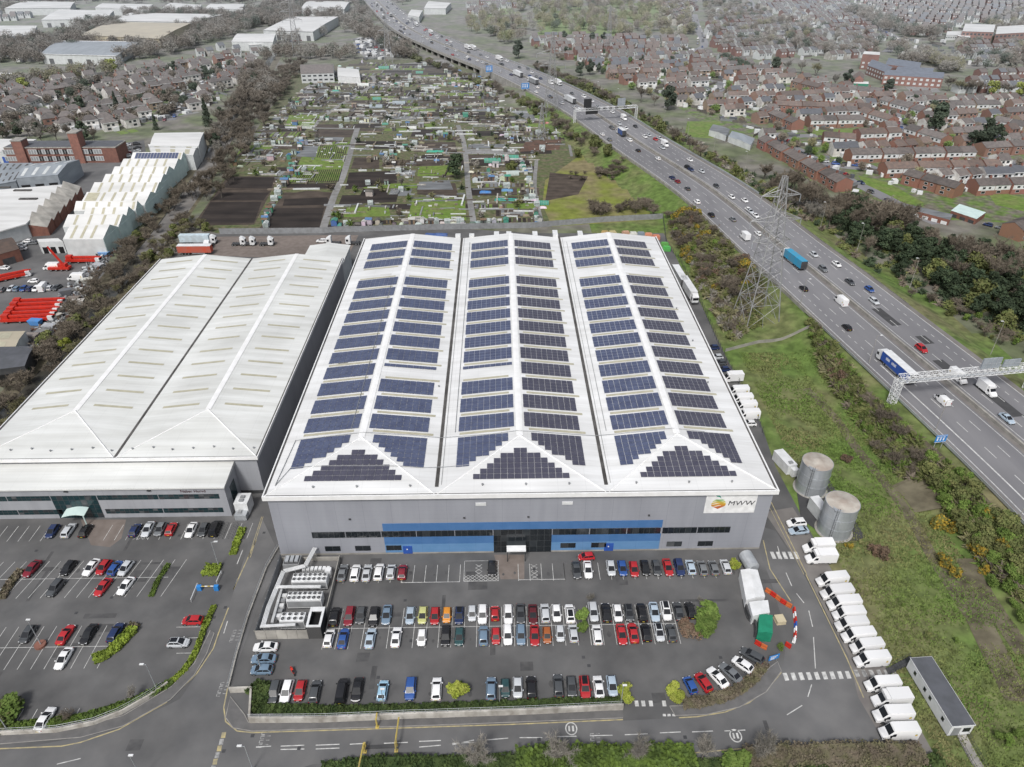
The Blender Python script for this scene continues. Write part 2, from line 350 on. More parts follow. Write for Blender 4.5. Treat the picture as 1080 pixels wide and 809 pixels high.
# painted lines
mk = MB(); my = MB(); mw = MB()
def line(mb, pts, w=.12, z=.014): strip(mb, GP(pts), w, z)
for pts in ([(-120, 797), (0, 789.7), (65, 787), (85, 783), (126, 769), (175, 741), (207, 711), (225, 684), (230, 669), (241, 641)],
            [(240, 726), (236, 746), (238, 761), (250, 771), (266, 772.7), (387, 769), (540, 764), (657, 759)],
            [(716, 757), (735, 756), (765, 751), (790, 741), (810, 726), (824, 709)],
            [(850, 606), (872, 651), (893, 694), (911, 736)], [(813, 529), (851, 606)], [(270, 570), (246, 622)], [(805, 570), (812, 600), (834, 634)],
            [(700, 797), (812, 787), (915, 785)]):
    line(my, pts, .22); 
for pts in ([(276, 545), (262, 588)], [(277.5, 545), (264, 588)], [(810, 532), (848, 606)]): line(my, pts, .12)
def dash(pts): line(mk, pts, .16)
for a, b in (((548, 778), (572, 778)), ((585, 777), (608, 776.5)), ((622, 776), (646, 775.5)), ((659, 775), (683, 774)), ((696, 773), (718, 772)), ((730, 772), (752, 771)), ((764, 771), (786, 770)),
             ((296, 787), (321, 786)), ((333, 786), (358, 785)), ((369, 785), (386, 784)), ((296, 790.5), (321, 790)), ((333, 790), (358, 789)), ((405, 784), (430, 783)), ((442, 782), (465, 781)), ((477, 784), (500, 783)), ((442, 788), (465, 786)), ((477, 785.5), (500, 780.5)), ((513, 780.5), (536, 778.5)),
             ((840, 626), (848, 636)), ((853, 644), (857, 661)), ((858, 672), (860, 705)), ((820, 576), (824, 590)), ((829, 604), (835, 618)), ((256, 580), (250, 595)), ((251, 610), (246, 622)), ((240, 655), (236, 668)), ((60, 806), (85, 800)), ((270, 788), (286, 787)),
             ((830, 754), (846, 744)), ((852, 735), (856, 722))): dash([a, b])
# zebra crossings
for i in range(9):
    u = 826.5 + i*8.2; mk.poly([(x, y, .013) for x, y in GP([(u-1.2, 710+(-.25*i)), (u+3, 709.6-.25*i), (u+6, 717.5-.25*i), (u+1.6, 718-.25*i)])])
for i in range(6):
    u = 901 + i*8.; mw.poly([(x, y, .013) for x, y in GP([(u-1.2, 706.5), (u+3, 706.3), (u+6.5, 713.5), (u+2, 714)])])
for i in range(5):
    u = 812 + i*6.2; mk.poly([(x, y, .013) for x, y in GP([(u, 582), (u+3.6, 582), (u+7, 589.5), (u+3, 589.5)])])
for u in (671, 678, 686, 700): mk.poly([(x, y, .013) for x, y in GP([(u-2, 739), (u+2, 739), (u+3, 745), (u-1, 745)])])
for u in (699, 704, 709): mk.poly([(x, y, .013) for x, y in GP([(u, 753), (u+3, 753), (u+3.5, 755.5), (u, 755.5)])])
# speed bump blocks
for i in range(6):
    u, v = 236.6-2.2*i, 775.5+7*i
    (my if i % 2 == 0 else mw).poly([(x, y, .013) for x, y in GP([(u-2.5, v-3), (u+2, v-3.4), (u+.8, v+2.8), (u-3.8, v+3)])])
# ringed 5 and SLOW style worn legends on the road
for cu, cv in ((602.5, 768.5), (776, 776)):
    cx, cyy = G(cu, cv); pl = [(cx+.95*math.cos(a*PI/10), cyy+1.1*math.sin(a*PI/10)) for a in range(21)]; strip(mk, pl, .2, .014)
    strip(mk, [(cx-.35, cyy-.5), (cx-.35, cyy+.5)], .3, .014); strip(mk, [(cx+.3, cyy-.5), (cx+.3, cyy+.5)], .35, .014)
for cu, cv, a in ((629, 782, 0), (280, 780, 0), (236, 727, .3), (249, 671, .3)):
    cx, cyy = G(cu, cv)
    for k in range(4):
        x0 = cx-.1; y0 = cyy+(k-1.5)*.75
        for e in ((-.5, .25), (.5, .25), (-.5, -.25)): strip(mw, [(x0+e[0]-.3, y0+e[1]), (x0+e[0]+.3, y0+e[1])], .14, .013)
        strip(mw, [(x0-.8, y0-.25), (x0-.8, y0+.25)], .14, .013)
# bay lines
BW = 2.45
def bays(x0, n, y0, y1, sk=0., mb=mk, bw=BW):
    for i in range(n+1): strip(mb, [(x0+i*bw, y0), (x0+i*bw+sk, y1)], .1, .014)
YC = 91.6
bays(-34.6, 28, YC-4.7, YC+4.7)
strip(mk, [(-34.6, YC), (-34.6+28*BW, YC)], .1, .016)
bays(-33.4, 5, 102.9, 107.6); bays(-21.3, 5, 102.9, 107.6); bays(3.3, 4, 102.9, 107.6); bays(13.1, 13, 102.9, 107.6)
strip(mk, [(-21.3, 102.9), (-9, 102.9)], .12, .016); strip(mk, [(3.3, 103.2), (13.1, 103.2)], .12, .016)
strip(mk, [(-8.2, 103), (-8.2, 108.6), (-.9, 108.6), (-.9, 103), (-8.2, 103)], .1, .017)
def lattice(x0, x1, y0, y1, st=.95):
    ny = max(1, round((y1-y0)/st)); nx = max(1, round((x1-x0)/st)); dx = (x1-x0)/nx; dy = (y1-y0)/ny
    for i in range(nx):
        for k in range(ny):
            a, b = x0+dx*i, y0+dy*k; strip(mk, [(a, b), (a+dx, b+dy)], .075, .018); strip(mk, [(a+dx, b), (a, b+dy)], .075, .02)
lattice(-8.2, -.9, 103, 104.6); lattice(-5.8, -4.4, 104.6, 107.6); lattice(-1.6, -.9, 104.6, 107.6)
lattice(6., 7.4, 103.4, 107.4, 1.)
# left car park
bays(-125, 9, 116.2, 121, mb=mk); bays(-89, 13, 116.2, 121, mb=mk)
bays(-124, 22, 100.2, 110.2, 1.7); strip(mk, [(-124+.85, 105.3), (-70.5, 105.3)], .1, .016)
bays(-122, 19, 83.6, 93.2, 0.); strip(mk, [(-122, 88.4), (-75, 88.4)], .1, .016)
bays(-92, 7, 71.2, 75.6)
for v in (669.5, 681, 697): 
    p = G(186, v-8); strip(mk, [p, (p[0]+4.6, p[1])], .1, .014)
lattice(-82.5, -79.2, 116.3, 117.6); lattice(-79.9, -78.9, 117.6, 120.8)
# repairs, drain covers, oil stains on the tarmac
pr = random.Random(17); rp = MB(); dc = MB(); oil = MB(); k = 0
while k < 46:
    x, y = pr.uniform(-125, 62), pr.uniform(66, 119); ok = inside((x, y), site)
    if not ok or (-49 < x < -33 and y > 88): continue
    k += 1; a, b = pr.choice(((.5, 2.4), (3.2, .6), (1.2, 1.0), (5, .35), (.35, 4), (2, 1.6))); rp.poly([(q[0], q[1], .0085+.0001*k) for q in ((x-a, y-b), (x+a, y-b+.1), (x+a, y+b), (x-a, y+b))])
for _ in range(34): x, y = pr.uniform(-120, 60), pr.uniform(67, 118); dc.box(x-.3, x+.3, y-.3, y+.3, .001, .022)
for bx, n, y0 in ((-34.6, 28, YC+2.6), (-34.6, 28, YC-2.6), (-41.5, 25, 78.), (-33, 36, 105.2), (-121, 18, 90.8), (-121, 20, 107.6)):
    for i in range(n):
        if pr.random() < .75:
            x, y = bx+2.45*(i+.5)+pr.uniform(-.3, .3), y0+pr.uniform(-1, 1); r = pr.uniform(.15, .55); oil.poly([(x+r*pr.uniform(.6, 1.1)*math.cos(t*PI/5), y+r*1.5*pr.uniform(.6, 1.1)*math.sin(t*PI/5), .0135) for t in range(10)])
M['patch'] = mat('patch', (.070, .070, .072), (.092, .091, .091), .6, .92, big=.15, bscale=.3)
struct(rp.build('tarmac_repair', 'patch')); struct(dc.build('drain_covers', 'dark_metal')); struct(oil.build('oil_stains', 'patch'))
struct(mk.build('road_markings', 'paint')); struct(my.build('yellow_road_markings', 'yellow_paint')); struct(mw.build('worn_road_markings', 'paint_worn'))
# ================================================================= MAIN WAREHOUSE
XL, XR, YF, YB, EZ = -48.2, 56.4, 111.0, 246.5, 17.4
BAY = (XR-XL+1.2)/3; RX0 = XL-.6; RISE = 1.9; HIP = 17.2; RF = YF-.5
val = [RX0+BAY*i for i in range(4)]; rid = [RX0+BAY*(i+.5) for i in range(3)]
def rz_main(x, y):
    k = int(min(2, max(0, (x-RX0)//BAY))); d = 1-abs(x-rid[k])/(BAY/2)
    return EZ+RISE*max(0, min(d, (y-RF)/HIP))
W = thing('warehouse', 'large grey warehouse with solar panels on its white roof and a blue front', 'warehouse', ((XL+XR)/2, YF, 0))
W.location = (0, 0, 0)
mb = MB(); mb.box(XL, XR, YF, YB, 0, EZ-.05); mb.box(XL-.03, XR+.03, YF-.03, YB, 0, .45, 1)
mb.build('wall', ['cladding', 'concrete'], W)
mb = MB()
for k in range(3):
    a, r, b = val[k], rid[k], val[k+1]
    A0, B0, Rf = (a, RF, EZ), (b, RF, EZ), (r, RF+HIP, EZ+RISE); A1, B1, Rb = (a, YB+.5, EZ), (b, YB+.5, EZ), (r, YB+.5, EZ+RISE)
    mb.quad(A0, Rf, Rb, A1); mb.quad(B0, B1, Rb, Rf); mb.poly([A0, B0, Rf]); mb.poly([B1, A1, Rb])
mb.build('roof', 'white_roof', W)
for k in range(3):
    c = MB(); r = rid[k]
    for s in (-1, 1): c.quad((r, RF+HIP, EZ+RISE+.09), (r+s*.75, RF+HIP, EZ+RISE+.02), (r+s*.75, YB+.45, EZ+RISE+.02), (r, YB+.45, EZ+RISE+.09))
    for s in (-1, 1):
        e = (r+s*(BAY/2-.3), RF+.3, EZ+.06); c.bar((r, RF+HIP, EZ+RISE+.03), e, .16, 6)
    c.build('ridge_cap', 'white_trim', W)
for k in (1, 2):
    c = MB(); c.box(val[k]-.38, val[k]+.38, RF+2.5, YB+.4, EZ+.0, EZ+.13); c.box(val[k]+.9, val[k]+.98, RF+3, YB, EZ+.1, EZ+.25, 1); c.build('valley_gutter', ['gutter', 'grey_metal'], W)
c = MB(); c.box(RX0-.1, XR+.7, RF-.32, RF-.02, EZ-.75, EZ+.32); c.build('eaves_fascia', 'white_trim', W)
c = MB(); c.box(RX0+.4, XR+.2, RF+.0, RF+.42, EZ-.1, EZ+.12); c.build('eaves_gutter', 'gutter', W)
for x0, x1 in ((RX0-.12, RX0+.14), (XR+.44, XR+.72)):
    c = MB(); c.box(x0, x1, RF-.02, YB+.5, EZ-.7, EZ+.3); 
    xi = x1+.01 if x0 < 0 else x0-.34
    c.box(xi, xi+.33, RF+.45, YB, EZ-.05, EZ+.09, 1); c.build('verge_trim', ['white_trim', 'gutter'], W)
# solar arrays and rooflights: 15 rows on each slope, one row position left clear
def array(x0, x1, y0, y1, nc, nr, m, keep=None, lift=.14):
    mb = MB(); dx = (x1-x0)/nc; dy = (y1-y0)/nr; g = .036
    for i in range(nc):
        for j in range(nr):
            cx, cyy = x0+dx*(i+.5), y0+dy*(j+.5)
            if keep and not keep(cx, cyy): continue
            q = [(x0+dx*i+g, y0+dy*j+g), (x0+dx*(i+1)-g, y0+dy*j+g), (x0+dx*(i+1)-g, y0+dy*(j+1)-g), (x0+dx*i+g, y0+dy*(j+1)-g)]
            mb.poly([(x, y, rz_main(x, y)+lift) for x, y in q], 0)
            if i % 3 == 0: mb.bar((q[0][0], cyy, rz_main(q[0][0], cyy)), (q[0][0], cyy, rz_main(q[0][0], cyy)+lift-.01), .03, 4, mi=1)
    # rails under the panels
    return mb.build('solar_array', [m, 'steel'], W)
OFF0, OFF1 = 1.15, 13.9
for k in range(3):
    for sd in (-1, 1):
        m = 'pv_sky_tint' if sd == -1 or k == 0 else 'pv_dark'  # slope tint stands in for how much sky the panels reflect
        if k == 1 and sd == -1: m = 'pv_sky_tint'
        o1 = OFF1+.6 if sd == 1 and k == 0 else OFF1
        if k == 2 and sd == 1: o1 = OFF1-1.5
        xa, xb = rid[k]+sd*OFF0, rid[k]+sd*o1
        x0, x1 = min(xa, xb), max(xa, xb)
        for n in range(15):
            yc = 133.9+7.43*n
            if n == 11: pass
            elif n == 3 and (k, sd) in ((0, 1), (1, -1)): array(x0, x1, yc+1.3, yc+2.7, 9, 1, m)
            else: array(x0, x1, yc-2.8, yc+2.8, 9, 4, m)
            ys = yc-3.7 if n else yc-3.55
            if n < 14 or True:
                c = MB(); e0, e1 = x0+(.3 if sd == -1 else 1.0), x1-(1.0 if sd == -1 else -1.2)
                c.add([(e0, ys-.4, rz_main(e0, ys)+.05), (e1, ys-.4, rz_main(e1, ys)+.05), (e1, ys+.4, rz_main(e1, ys)+.05), (e0, ys+.4, rz_main(e0, ys)+.05)], [(0, 1, 2, 3)])
                c.build('rooflight', 'rooflight', W)
        hipd = lambda x, y, k=k: abs(x-rid[k])-BAY/2*(1-(y-RF)/HIP)     # >0: slope side of the hip line going out... 
        array(x0, x1 if sd == -1 else x1, 118.6, 128.9, 9, 7, m, keep=lambda x, y, k=k: (BAY/2-(BAY/2-abs(x-rid[k])) ) > BAY/2*(1-min(1, (y-RF)/HIP))+1.9)
    array(rid[k]-11.6, rid[k]+11.6, 114.6, 125.2, 16, 7, 'pv_dark', keep=lambda x, y, k=k: abs(x-rid[k]) < 12.0*(1-(y-114.2)/10.6))
qr = random.Random(14)
for _ in range(34):
    k = qr.randrange(3); sd = qr.choice((-1, 1)); x0 = rid[k]+sd*qr.uniform(1, 11); x1 = x0+sd*qr.uniform(3, 5.8); y = qr.uniform(132, 240); d = qr.choice((1., 2., 3.))
    if (x1-rid[k])*sd > BAY/2-.7: continue
    c = MB(); c.add([(min(x0, x1), y, rz_main(min(x0, x1), y)+.02), (max(x0, x1), y, rz_main(max(x0, x1), y)+.02), (max(x0, x1), y+d, rz_main(max(x0, x1), y+d)+.02), (min(x0, x1), y+d, rz_main(min(x0, x1), y+d)+.02)], [(0, 1, 2, 3)]); c.build('roof_sheet', 'roof_sheet', W)
# cable runs along the roof
for pts in ([(-47, 113.6), (-46.2, 128.7), (-30.8, 129.3), (-20, 129.6), (-13.6, 129.4), (-2, 129), (3.6, 129.3), (21, 129.4), (38.6, 129.6), (46, 129)], [(-34, 131), (-34, 205)], [(-10.5, 131), (-10.5, 242)], [(24, 131), (24, 242)], [(-47, 113.6), (-45, 119), (-17, 118.6), (-12, 119), (-7, 119)]):
    c = MB()
    for a, b in zip(pts, pts[1:]):
        n = max(1, int(math.hypot(b[0]-a[0], b[1]-a[1])/4))
        for i in range(n):
            p = [a[q]+(b[q]-a[q])*i/n for q in (0, 1)]; w = [a[q]+(b[q]-a[q])*(i+1)/n for q in (0, 1)]
            c.bar((p[0], p[1], rz_main(*p)+.18), (w[0], w[1], rz_main(*w)+.18), .07, 4)
    c.build('cable_tray', 'grey_metal', W)
for (x, y) in [(-39, 112.9), (-30, 112.9), (-19, 112.9), (-4, 113), (5, 113), (14, 113), (28, 113), (39, 113), (48, 113), (-15.5, 150), (52, 150), (53, 171), (52.5, 190)]:
    c = MB(); z = rz_main(x, y); c.cyl(x, y, z, z+.35, .16, 8); c.cyl(x, y, z+.35, z+.45, .24, 8); c.build('roof_vent', 'grey_metal', W)
# row of white box cowls on the rear eave
for x, l in ((-15, 4), (-10, 4), (-1, 8), (3.5, 8), (13, 8), (20.4, 10), (29.5, 8)):
    c = MB(); c.box(x-.9, x+.9, YB+.6, YB+.6+l*.45, EZ-.6, EZ+1.1); c.build('ventilation_cowl', 'white_metal', W)
# front elevation
def wx(u, v=570): return G(u, v, (582-v)/3.75+.01)[0] if False else G(u, 584)[0]*1.0
BX0, BX1 = -25.4, 34.2
c = MB(); c.box(BX0, BX1, YF-.06, YF-.002, 6.95, 9.1); c.build('blue_cladding', 'blue_band', W)
E0, E1 = -1.9, 10.6
for a, b in ((BX0, E0), (E1, BX1)):
    c = MB(); c.box(a, b, YF-.06, YF-.002, 2.95, 5.15); c.build('blue_cladding', 'blue_band', W)
    c = MB(); c.box(a, b, YF-.06, YF-.002, .46, 2.93); c.build('blue_cladding', 'blue_light', W)
def window(x0, x1, z0, z1, nx=1, nz=1, y=YF-.06, par=W, gl='glass', d=.06):
    f = MB(); f.box(x0, x1, y-d, y-.003, z0, z1)
    o = f.build('window', 'mullion', par)
    p = MB(); dx = (x1-x0)/nx; dz = (z1-z0)/nz; wr = random.Random(int(x0*10+z0*100))
    for i in range(nx):
        for j in range(nz):
            p.quad((x0+dx*i+.05, y-d-.01, z0+dz*j+.05), (x0+dx*(i+1)-.05, y-d-.01, z0+dz*j+.05), (x0+dx*(i+1)-.05, y-d-.01, z0+dz*(j+1)-.05), (x0+dx*i+.05, y-d-.01, z0+dz*(j+1)-.05), wr.choices((0, 1, 2), (8, 2, .5))[0])
    p.build('pane', [gl, 'glass_mid', 'blind'], o); return o  # random pane tones: uneven reflections painted in, plus some blinds
a = -40.6
for x0, x1 in ((-40.6, -33.6), (-33.4, -26), (-25.8, -18.5), (-18.3, -10.3), (-10.1, -2.1), (10.8, 18.6), (18.8, 26.6), (26.8, 34), (34.4, 41.8), (42, 49)):
    window(x0, x1, 5.2, 6.9, 6)
for x0 in (-38.4, -31.9, -25.2, 12.6, 19.3, 35.8, 42.6): window(x0, x0+3.3, 1.2, 2.65, 2)
window(E0, E1, .1, 6.95, 8, 4)
# signboard, entrance canopy, doors, white flood lights
sb = MB(); X0, X1, Z0, Z1 = 42.5, 53.2, 11.0, 16.6
sb.box(X0, X1, YF-.12, YF-.005, Z0, Z1); sgn = sb.build('signboard', 'sign_white', W)
fruit = MB(); cx, cz, rr = 45.3, 13.6, 1.42; bands = [(-1, -.42, 0), (-.38, .0, 1), (.04, .34, 2), (.38, .62, 3), (.66, .9, 4)]
for z0, z1, mi in bands:
    n = 8; up = []; lo = []
    for i in range(n+1):
        t = i/n*2-1
        for lst, zz in ((up, z1), (lo, z0)):
            hw = math.sqrt(max(0, 1-zz*zz)); wav = .10*math.sin(t*3+mi)
            lst.append((cx+t*hw*rr*1.08, YF-.135, cz+(zz*(1 if abs(zz) < .99 else 1)+wav*(abs(zz) < .85))*rr))
    for i in range(n): fruit.quad(lo[i], lo[i+1], up[i+1], up[i])
    for _ in range(n): fruit.m[-1-_] = mi
M['f0'] = mat('fruit_orange_red', (.55, .16, .06)); M['f1'] = mat('fruit_orange', (.62, .30, .05)); M['f2'] = mat('fruit_yellow', (.66, .46, .08)); M['f3'] = mat('fruit_lime', (.50, .50, .12)); M['f4'] = mat('fruit_green', (.30, .48, .22))
fruit.build('emblem', ['f0', 'f1', 'f2', 'f3', 'f4'], sgn)
lf = MB(); lf.poly([(cx+dx*1.0, YF-.136, cz+1.75+dz*1.0) for dx, dz in ((.35, -.25), (.0, .1), (-.55, .3), (-1.0, .75), (-.4, .75), (.1, .45))]); M['leafm'] = mat('emblem_leaf', (.03, .30, .22)); lf.build('emblem_leaf', 'leafm', sgn)
def text(s, x, y, z, size, m, parent, shear=0., ext=.02, sx=1., rot=(PI/2, 0, 0), name='lettering', align='LEFT'):
    cu = bpy.data.curves.new(name, 'FONT'); cu.body = s; cu.size = size; cu.extrude = ext; cu.shear = shear; cu.align_x = align; cu.materials.append(M[m])
    tmp = bpy.data.objects.new(name, cu); me = bpy.data.meshes.new_from_object(tmp); bpy.data.objects.remove(tmp)
    if not me.materials: me.materials.append(M[m])
    o = bpy.data.objects.new(name, me); COL.objects.link(o); o.parent = parent; o.location = (x, y, z); o.rotation_euler = rot; o.scale = (sx, 1, 1); return o
M['letter_grey'] = mat('letter_grey', (.06, .06, .07)); M['letter_red'] = mat('letter_red', (.06, .008, .015))
text('MWW', 47.2, YF-.15, 13.2, 1.75, 'letter_grey', sgn, shear=.12, sx=1.12)
for x in (-4.4, 13.6):
    c = MB(); c.box(x-1.1, x+1.1, YF-.2, YF-.004, 14.0, 14.75); c.build('flood_light', 'white_metal', W)
for x in (-32, -8, 5.5, 31): 
    c = MB(); c.box(x-.2, x+.2, YF-.3, YF-.004, 10.5, 10.75); c.build('flood_light', 'dark_metal', W)
for x in (-20.6, 23.2):
    c = MB(); c.box(x-1.0, x+1.0, YF-.13, YF-.064, .12, 2.4); d = c.build('door', 'blue', W)
    c = MB(); c.box(x-.25, x+.05, YF-.15, YF-.131, 1.3, 1.6); c.build('notice', 'sign_white', d)
c = MB(); n = 8; x0, x1 = .9, 5.0
for i in range(n):
    y0, y1 = YF-.1-2.5*i/n, YF-.1-2.5*(i+1)/n; f = lambda y: 3.6-((YF-y)/3.)**2*.7
    c.add([(x0, y0, f(y0)), (x1, y0, f(y0)), (x1, y1, f(y1)), (x0, y1, f(y1)), (x0, y0, f(y0)-.3), (x1, y0, f(y0)-.3), (x1, y1, f(y1)-.3), (x0, y1, f(y1)-.3)], [(0, 1, 2, 3), (7, 6, 5, 4), (0, 4, 5, 1), (1, 5, 6, 2), (2, 6, 7, 3), (3, 7, 4, 0)], 0 if i > 3 else 1)
for x in (x0+.15, x1-.15): c.bar((x, YF-2.7, 0), (x, YF-2.7, 2.7), .09, 6, mi=1)
c.build('entrance_canopy', ['white_metal', 'glass_mid'], W)
# doors on the right side
for y in (122, 140, 158, 176, 194, 214):
    c = MB(); c.box(XR+.002, XR+.08, y-2, y+2, .1, 4.6); c.build('loading_door', 'grey_metal', W)
# ================================================================= LEFT WAREHOUSE
LX0, LX1, LF, LB, LE, LR = -122.2, -56.6, 130.6, 243.6, 11.6, 1.75
LW = thing('warehouse', 'white two ridged warehouse without solar panels, with a low office front', 'warehouse', (0, 0, 0))
lb = (LX1-LX0)/2; lrid = [LX0+lb/2, LX0+1.5*lb]; LH = 16.8
def rz_left(x, y):
    k = 0 if x < LX0+lb else 1; return LE+LR*max(0, min(1-abs(x-lrid[k])/(lb/2), (y-LF)/LH))
mb = MB(); mb.box(LX0+.5, LX1-.5, LF+.5, LB-.4, 0, LE-.04); mb.box(LX0+.47, LX1-.47, LF+.47, LB-.4, 0, 1., 1); mb.build('wall', ['cladding_left', 'dark_metal'], LW)
mb = MB()
for k in range(2):
    a, r, b = LX0+lb*k, lrid[k], LX0+lb*(k+1)
    A0, B0, Rf, A1, B1, Rb = (a, LF, LE), (b, LF, LE), (r, LF+LH, LE+LR), (a, LB, LE), (b, LB, LE), (r, LB, LE+LR)
    mb.quad(A0, Rf, Rb, A1); mb.quad(B0, B1, Rb, Rf); mb.poly([A0, B0, Rf]); mb.poly([B1, A1, Rb])
mb.build('roof', 'left_roof', LW)
for k in range(2):
    c = MB(); r = lrid[k]
    for s in (-1, 1): c.quad((r, LF+LH, LE+LR+.07), (r+s*.7, LF+LH, LE+LR+.02), (r+s*.7, LB, LE+LR+.02), (r, LB, LE+LR+.07))
    for s in (-1, 1): c.bar((r, LF+LH, LE+LR+.02), (r+s*(lb/2-.3), LF+.3, LE+.05), .17, 6)
    c.build('ridge_cap', 'white_trim', LW)
    for sd in (-1, 1):
        for n in range(14):
            y = 150.3+6.85*n; a = r+sd*3.2; b = r+sd*12.6; c = MB()
            c.add([(min(a, b), y-.42, rz_left(min(a, b), y)+.05), (max(a, b), y-.42, rz_left(max(a, b), y)+.05), (max(a, b), y+.42, rz_left(max(a, b), y)+.05), (min(a, b), y+.42, rz_left(min(a, b), y)+.05)], [(0, 1, 2, 3)])
            c.build('rooflight', 'rooflight', LW)
c = MB(); c.box(LX0+lb-.3, LX0+lb+.3, LF+.6, LB-.2, LE, LE+.12); c.build('valley_gutter', 'gutter', LW)
c = MB(); c.box(LX0-.2, LX1+.2, LF-.3, LF-.02, LE-.6, LE+.25); c.box(LX0+.2, LX1-.2, LF, LF+.35, LE-.1, LE+.09, 1); c.build('eaves_fascia', ['white_trim', 'gutter'], LW)
for x0 in (LX0-.22, LX1+.0):
    c = MB(); c.box(x0, x0+.22, LF, LB+.1, LE-.6, LE+.25); c.box(x0+(.23 if x0 < -100 else -.42), x0+(.62 if x0 < -100 else -.01), LF+.4, LB-.1, LE, LE+.08, 1); c.build('verge_trim', ['white_trim', 'gutter'], LW)
for i in range(14):
    u = LX0+3+i*4.7; 
    if abs(u-(LX0+lb)) < 1: continue
    c = MB(); y = LF+2.6+(i % 3)*.4; z = rz_left(u, y); c.cyl(u, y, z, z+.3, .15, 7); c.cyl(u, y, z+.3, z+.42, .23, 7); c.build('roof_vent', 'grey_metal', LW)
OX0, OX1, OF, OB, OZ = -122, -62.6, 123.4, 131.0, 9.2
c = MB(); c.prism([(OX0, OF), (OX1, OF), (OX1, OB), (OX0, OB)], 0, OZ-.02); c.build('office_wall', 'cladding_left', LW)
c = MB(); c.add([(OX0-.3, OF-.5, OZ), (OX1+.3, OF-.5, OZ), (OX1+.3, OB, OZ+.9), (OX0-.3, OB, OZ+.9), (OX0-.3, OF-.5, OZ-.35), (OX1+.3, OF-.5, OZ-.35), (OX1+.3, OB, OZ-.02), (OX0-.3, OB, OZ-.02)], [(0, 1, 2, 3), (0, 4, 5, 1), (1, 5, 6, 2), (3, 7, 4, 0), (4, 7, 6, 5)]); c.build('office_roof', 'left_roof', LW)
for x0, x1, z0, z1, n in ((-122, -112, 5.5, 6.9, 9), (-111.8, -102.2, 5.5, 6.9, 9), (-91.6, -78, 5.5, 6.9, 12), (-77.8, -64.2, 5.5, 6.9, 12), (-121, -111, 1.3, 2.7, 9), (-110.8, -100.6, 1.3, 2.7, 9), (-91, -78, 1.3, 2.7, 12), (-77.8, -64.2, 1.3, 2.7, 12)):
    window(x0, x1, z0, z1, n, 2, OF, LW, 'glass_teal')
window(-102, -91.8, .1, 6.9, 8, 5, OF, LW, 'glass_teal')
c = MB(); 
for i in range(8):
    a0, a1 = i/8, (i+1)/8; x = lambda a: -99.6+5.2*a; z = lambda a: 3.0+.7*math.sin(a*PI*.8)
    c.add([(x(a0), OF-.1, z(a0)), (x(a1), OF-.1, z(a1)), (x(a1), OF-2.6, z(a1)-.25), (x(a0), OF-2.6, z(a0)-.25), (x(a0), OF-.1, z(a0)-.12), (x(a1), OF-.1, z(a1)-.12), (x(a1), OF-2.6, z(a1)-.37), (x(a0), OF-2.6, z(a0)-.37)], [(0, 1, 2, 3), (7, 6, 5, 4), (3, 2, 6, 7)])
c.bar((-94.8, OF-2.4, 0), (-94.8, OF-2.4, 3.1), .14, 6); c.build('entrance_canopy', 'teal_wall', LW)
text('Naber Hurvd', -72.6, OF-.03, 7.45, 1.05, 'letter_red', LW, ext=.03)
for x in (-117, -98, -79.5):
    c = MB(); c.box(x-.4, x+.4, OF-.3, OF-.004, 8.1, 8.35); c.build('flood_light', 'dark_metal', LW)
c = MB(); c.box(OX1+.002, OX1+.1, 126, 129, 0, 6.6); c.build('side_door', 'glass_teal', LW)
c = MB(); c.box(-63.5, -59.3, 243.8, 251.5, 0, 10.4); c.box(-67, -58.5, 243.8, 252, 10.42, 10.8, 1)
X = thing('warehouse_annex', 'low white roofed annex behind the two ridged warehouse at its far right corner', 'building', (0, 0, 0))
c = MB(); c.box(-72.5, -57.8, 243.9, 262, 0, 8.6); c.build('wall', 'pale_wall', X)
c = MB(); c.add([(-73, 243.8, 8.7), (-57.4, 243.8, 8.7), (-57.4, 262.4, 8.7), (-73, 262.4, 8.7), (-65, 243.8, 9.7), (-65, 262.4, 9.7)], [(0, 4, 5, 3), (4, 1, 2, 5), (0, 1, 4), (3, 5, 2)]); c.build('roof', 'left_roof', X)
# ================================================================= VEHICLES
M['plate_yellow'] = mat('plate_yellow', (.6, .45, .05), None, 2, .5); M['seam'] = mat('seam', (.42, .42, .41), None, 2, .7)
def ring(y, w, z0, z1, ch=.12):
    return [(-w*.93, y, z0), (-w, y, z0+.18), (-w, y, z1-.22), (-w*.85, y, z1), (w*.85, y, z1), (w, y, z1-.22), (w, y, z0+.18), (w*.93, y, z0)]
def soft(me, a=38):
    me.polygons.foreach_set('use_smooth', [True]*len(me.polygons)); me.set_sharp_from_angle(angle=rad(a)); return me
def lerp(a, b, t): return tuple(a[i]+(b[i]-a[i])*t for i in range(3))
def patch(q, u0, u1, v0, v1, off):      # part of a quad (bl, br, tr, tl), lifted off it
    bl, br, tr, tl = [Vector(p) for p in q]
    def P(u, v): return (bl*(1-u)+br*u)*(1-v)+(tl*(1-u)+tr*u)*v
    n = (br-bl).cross(tl-bl).normalized()*off
    return [tuple(P(u, v)+n) for u, v in ((u0, v0), (u1, v0), (u1, v1), (u0, v1))]
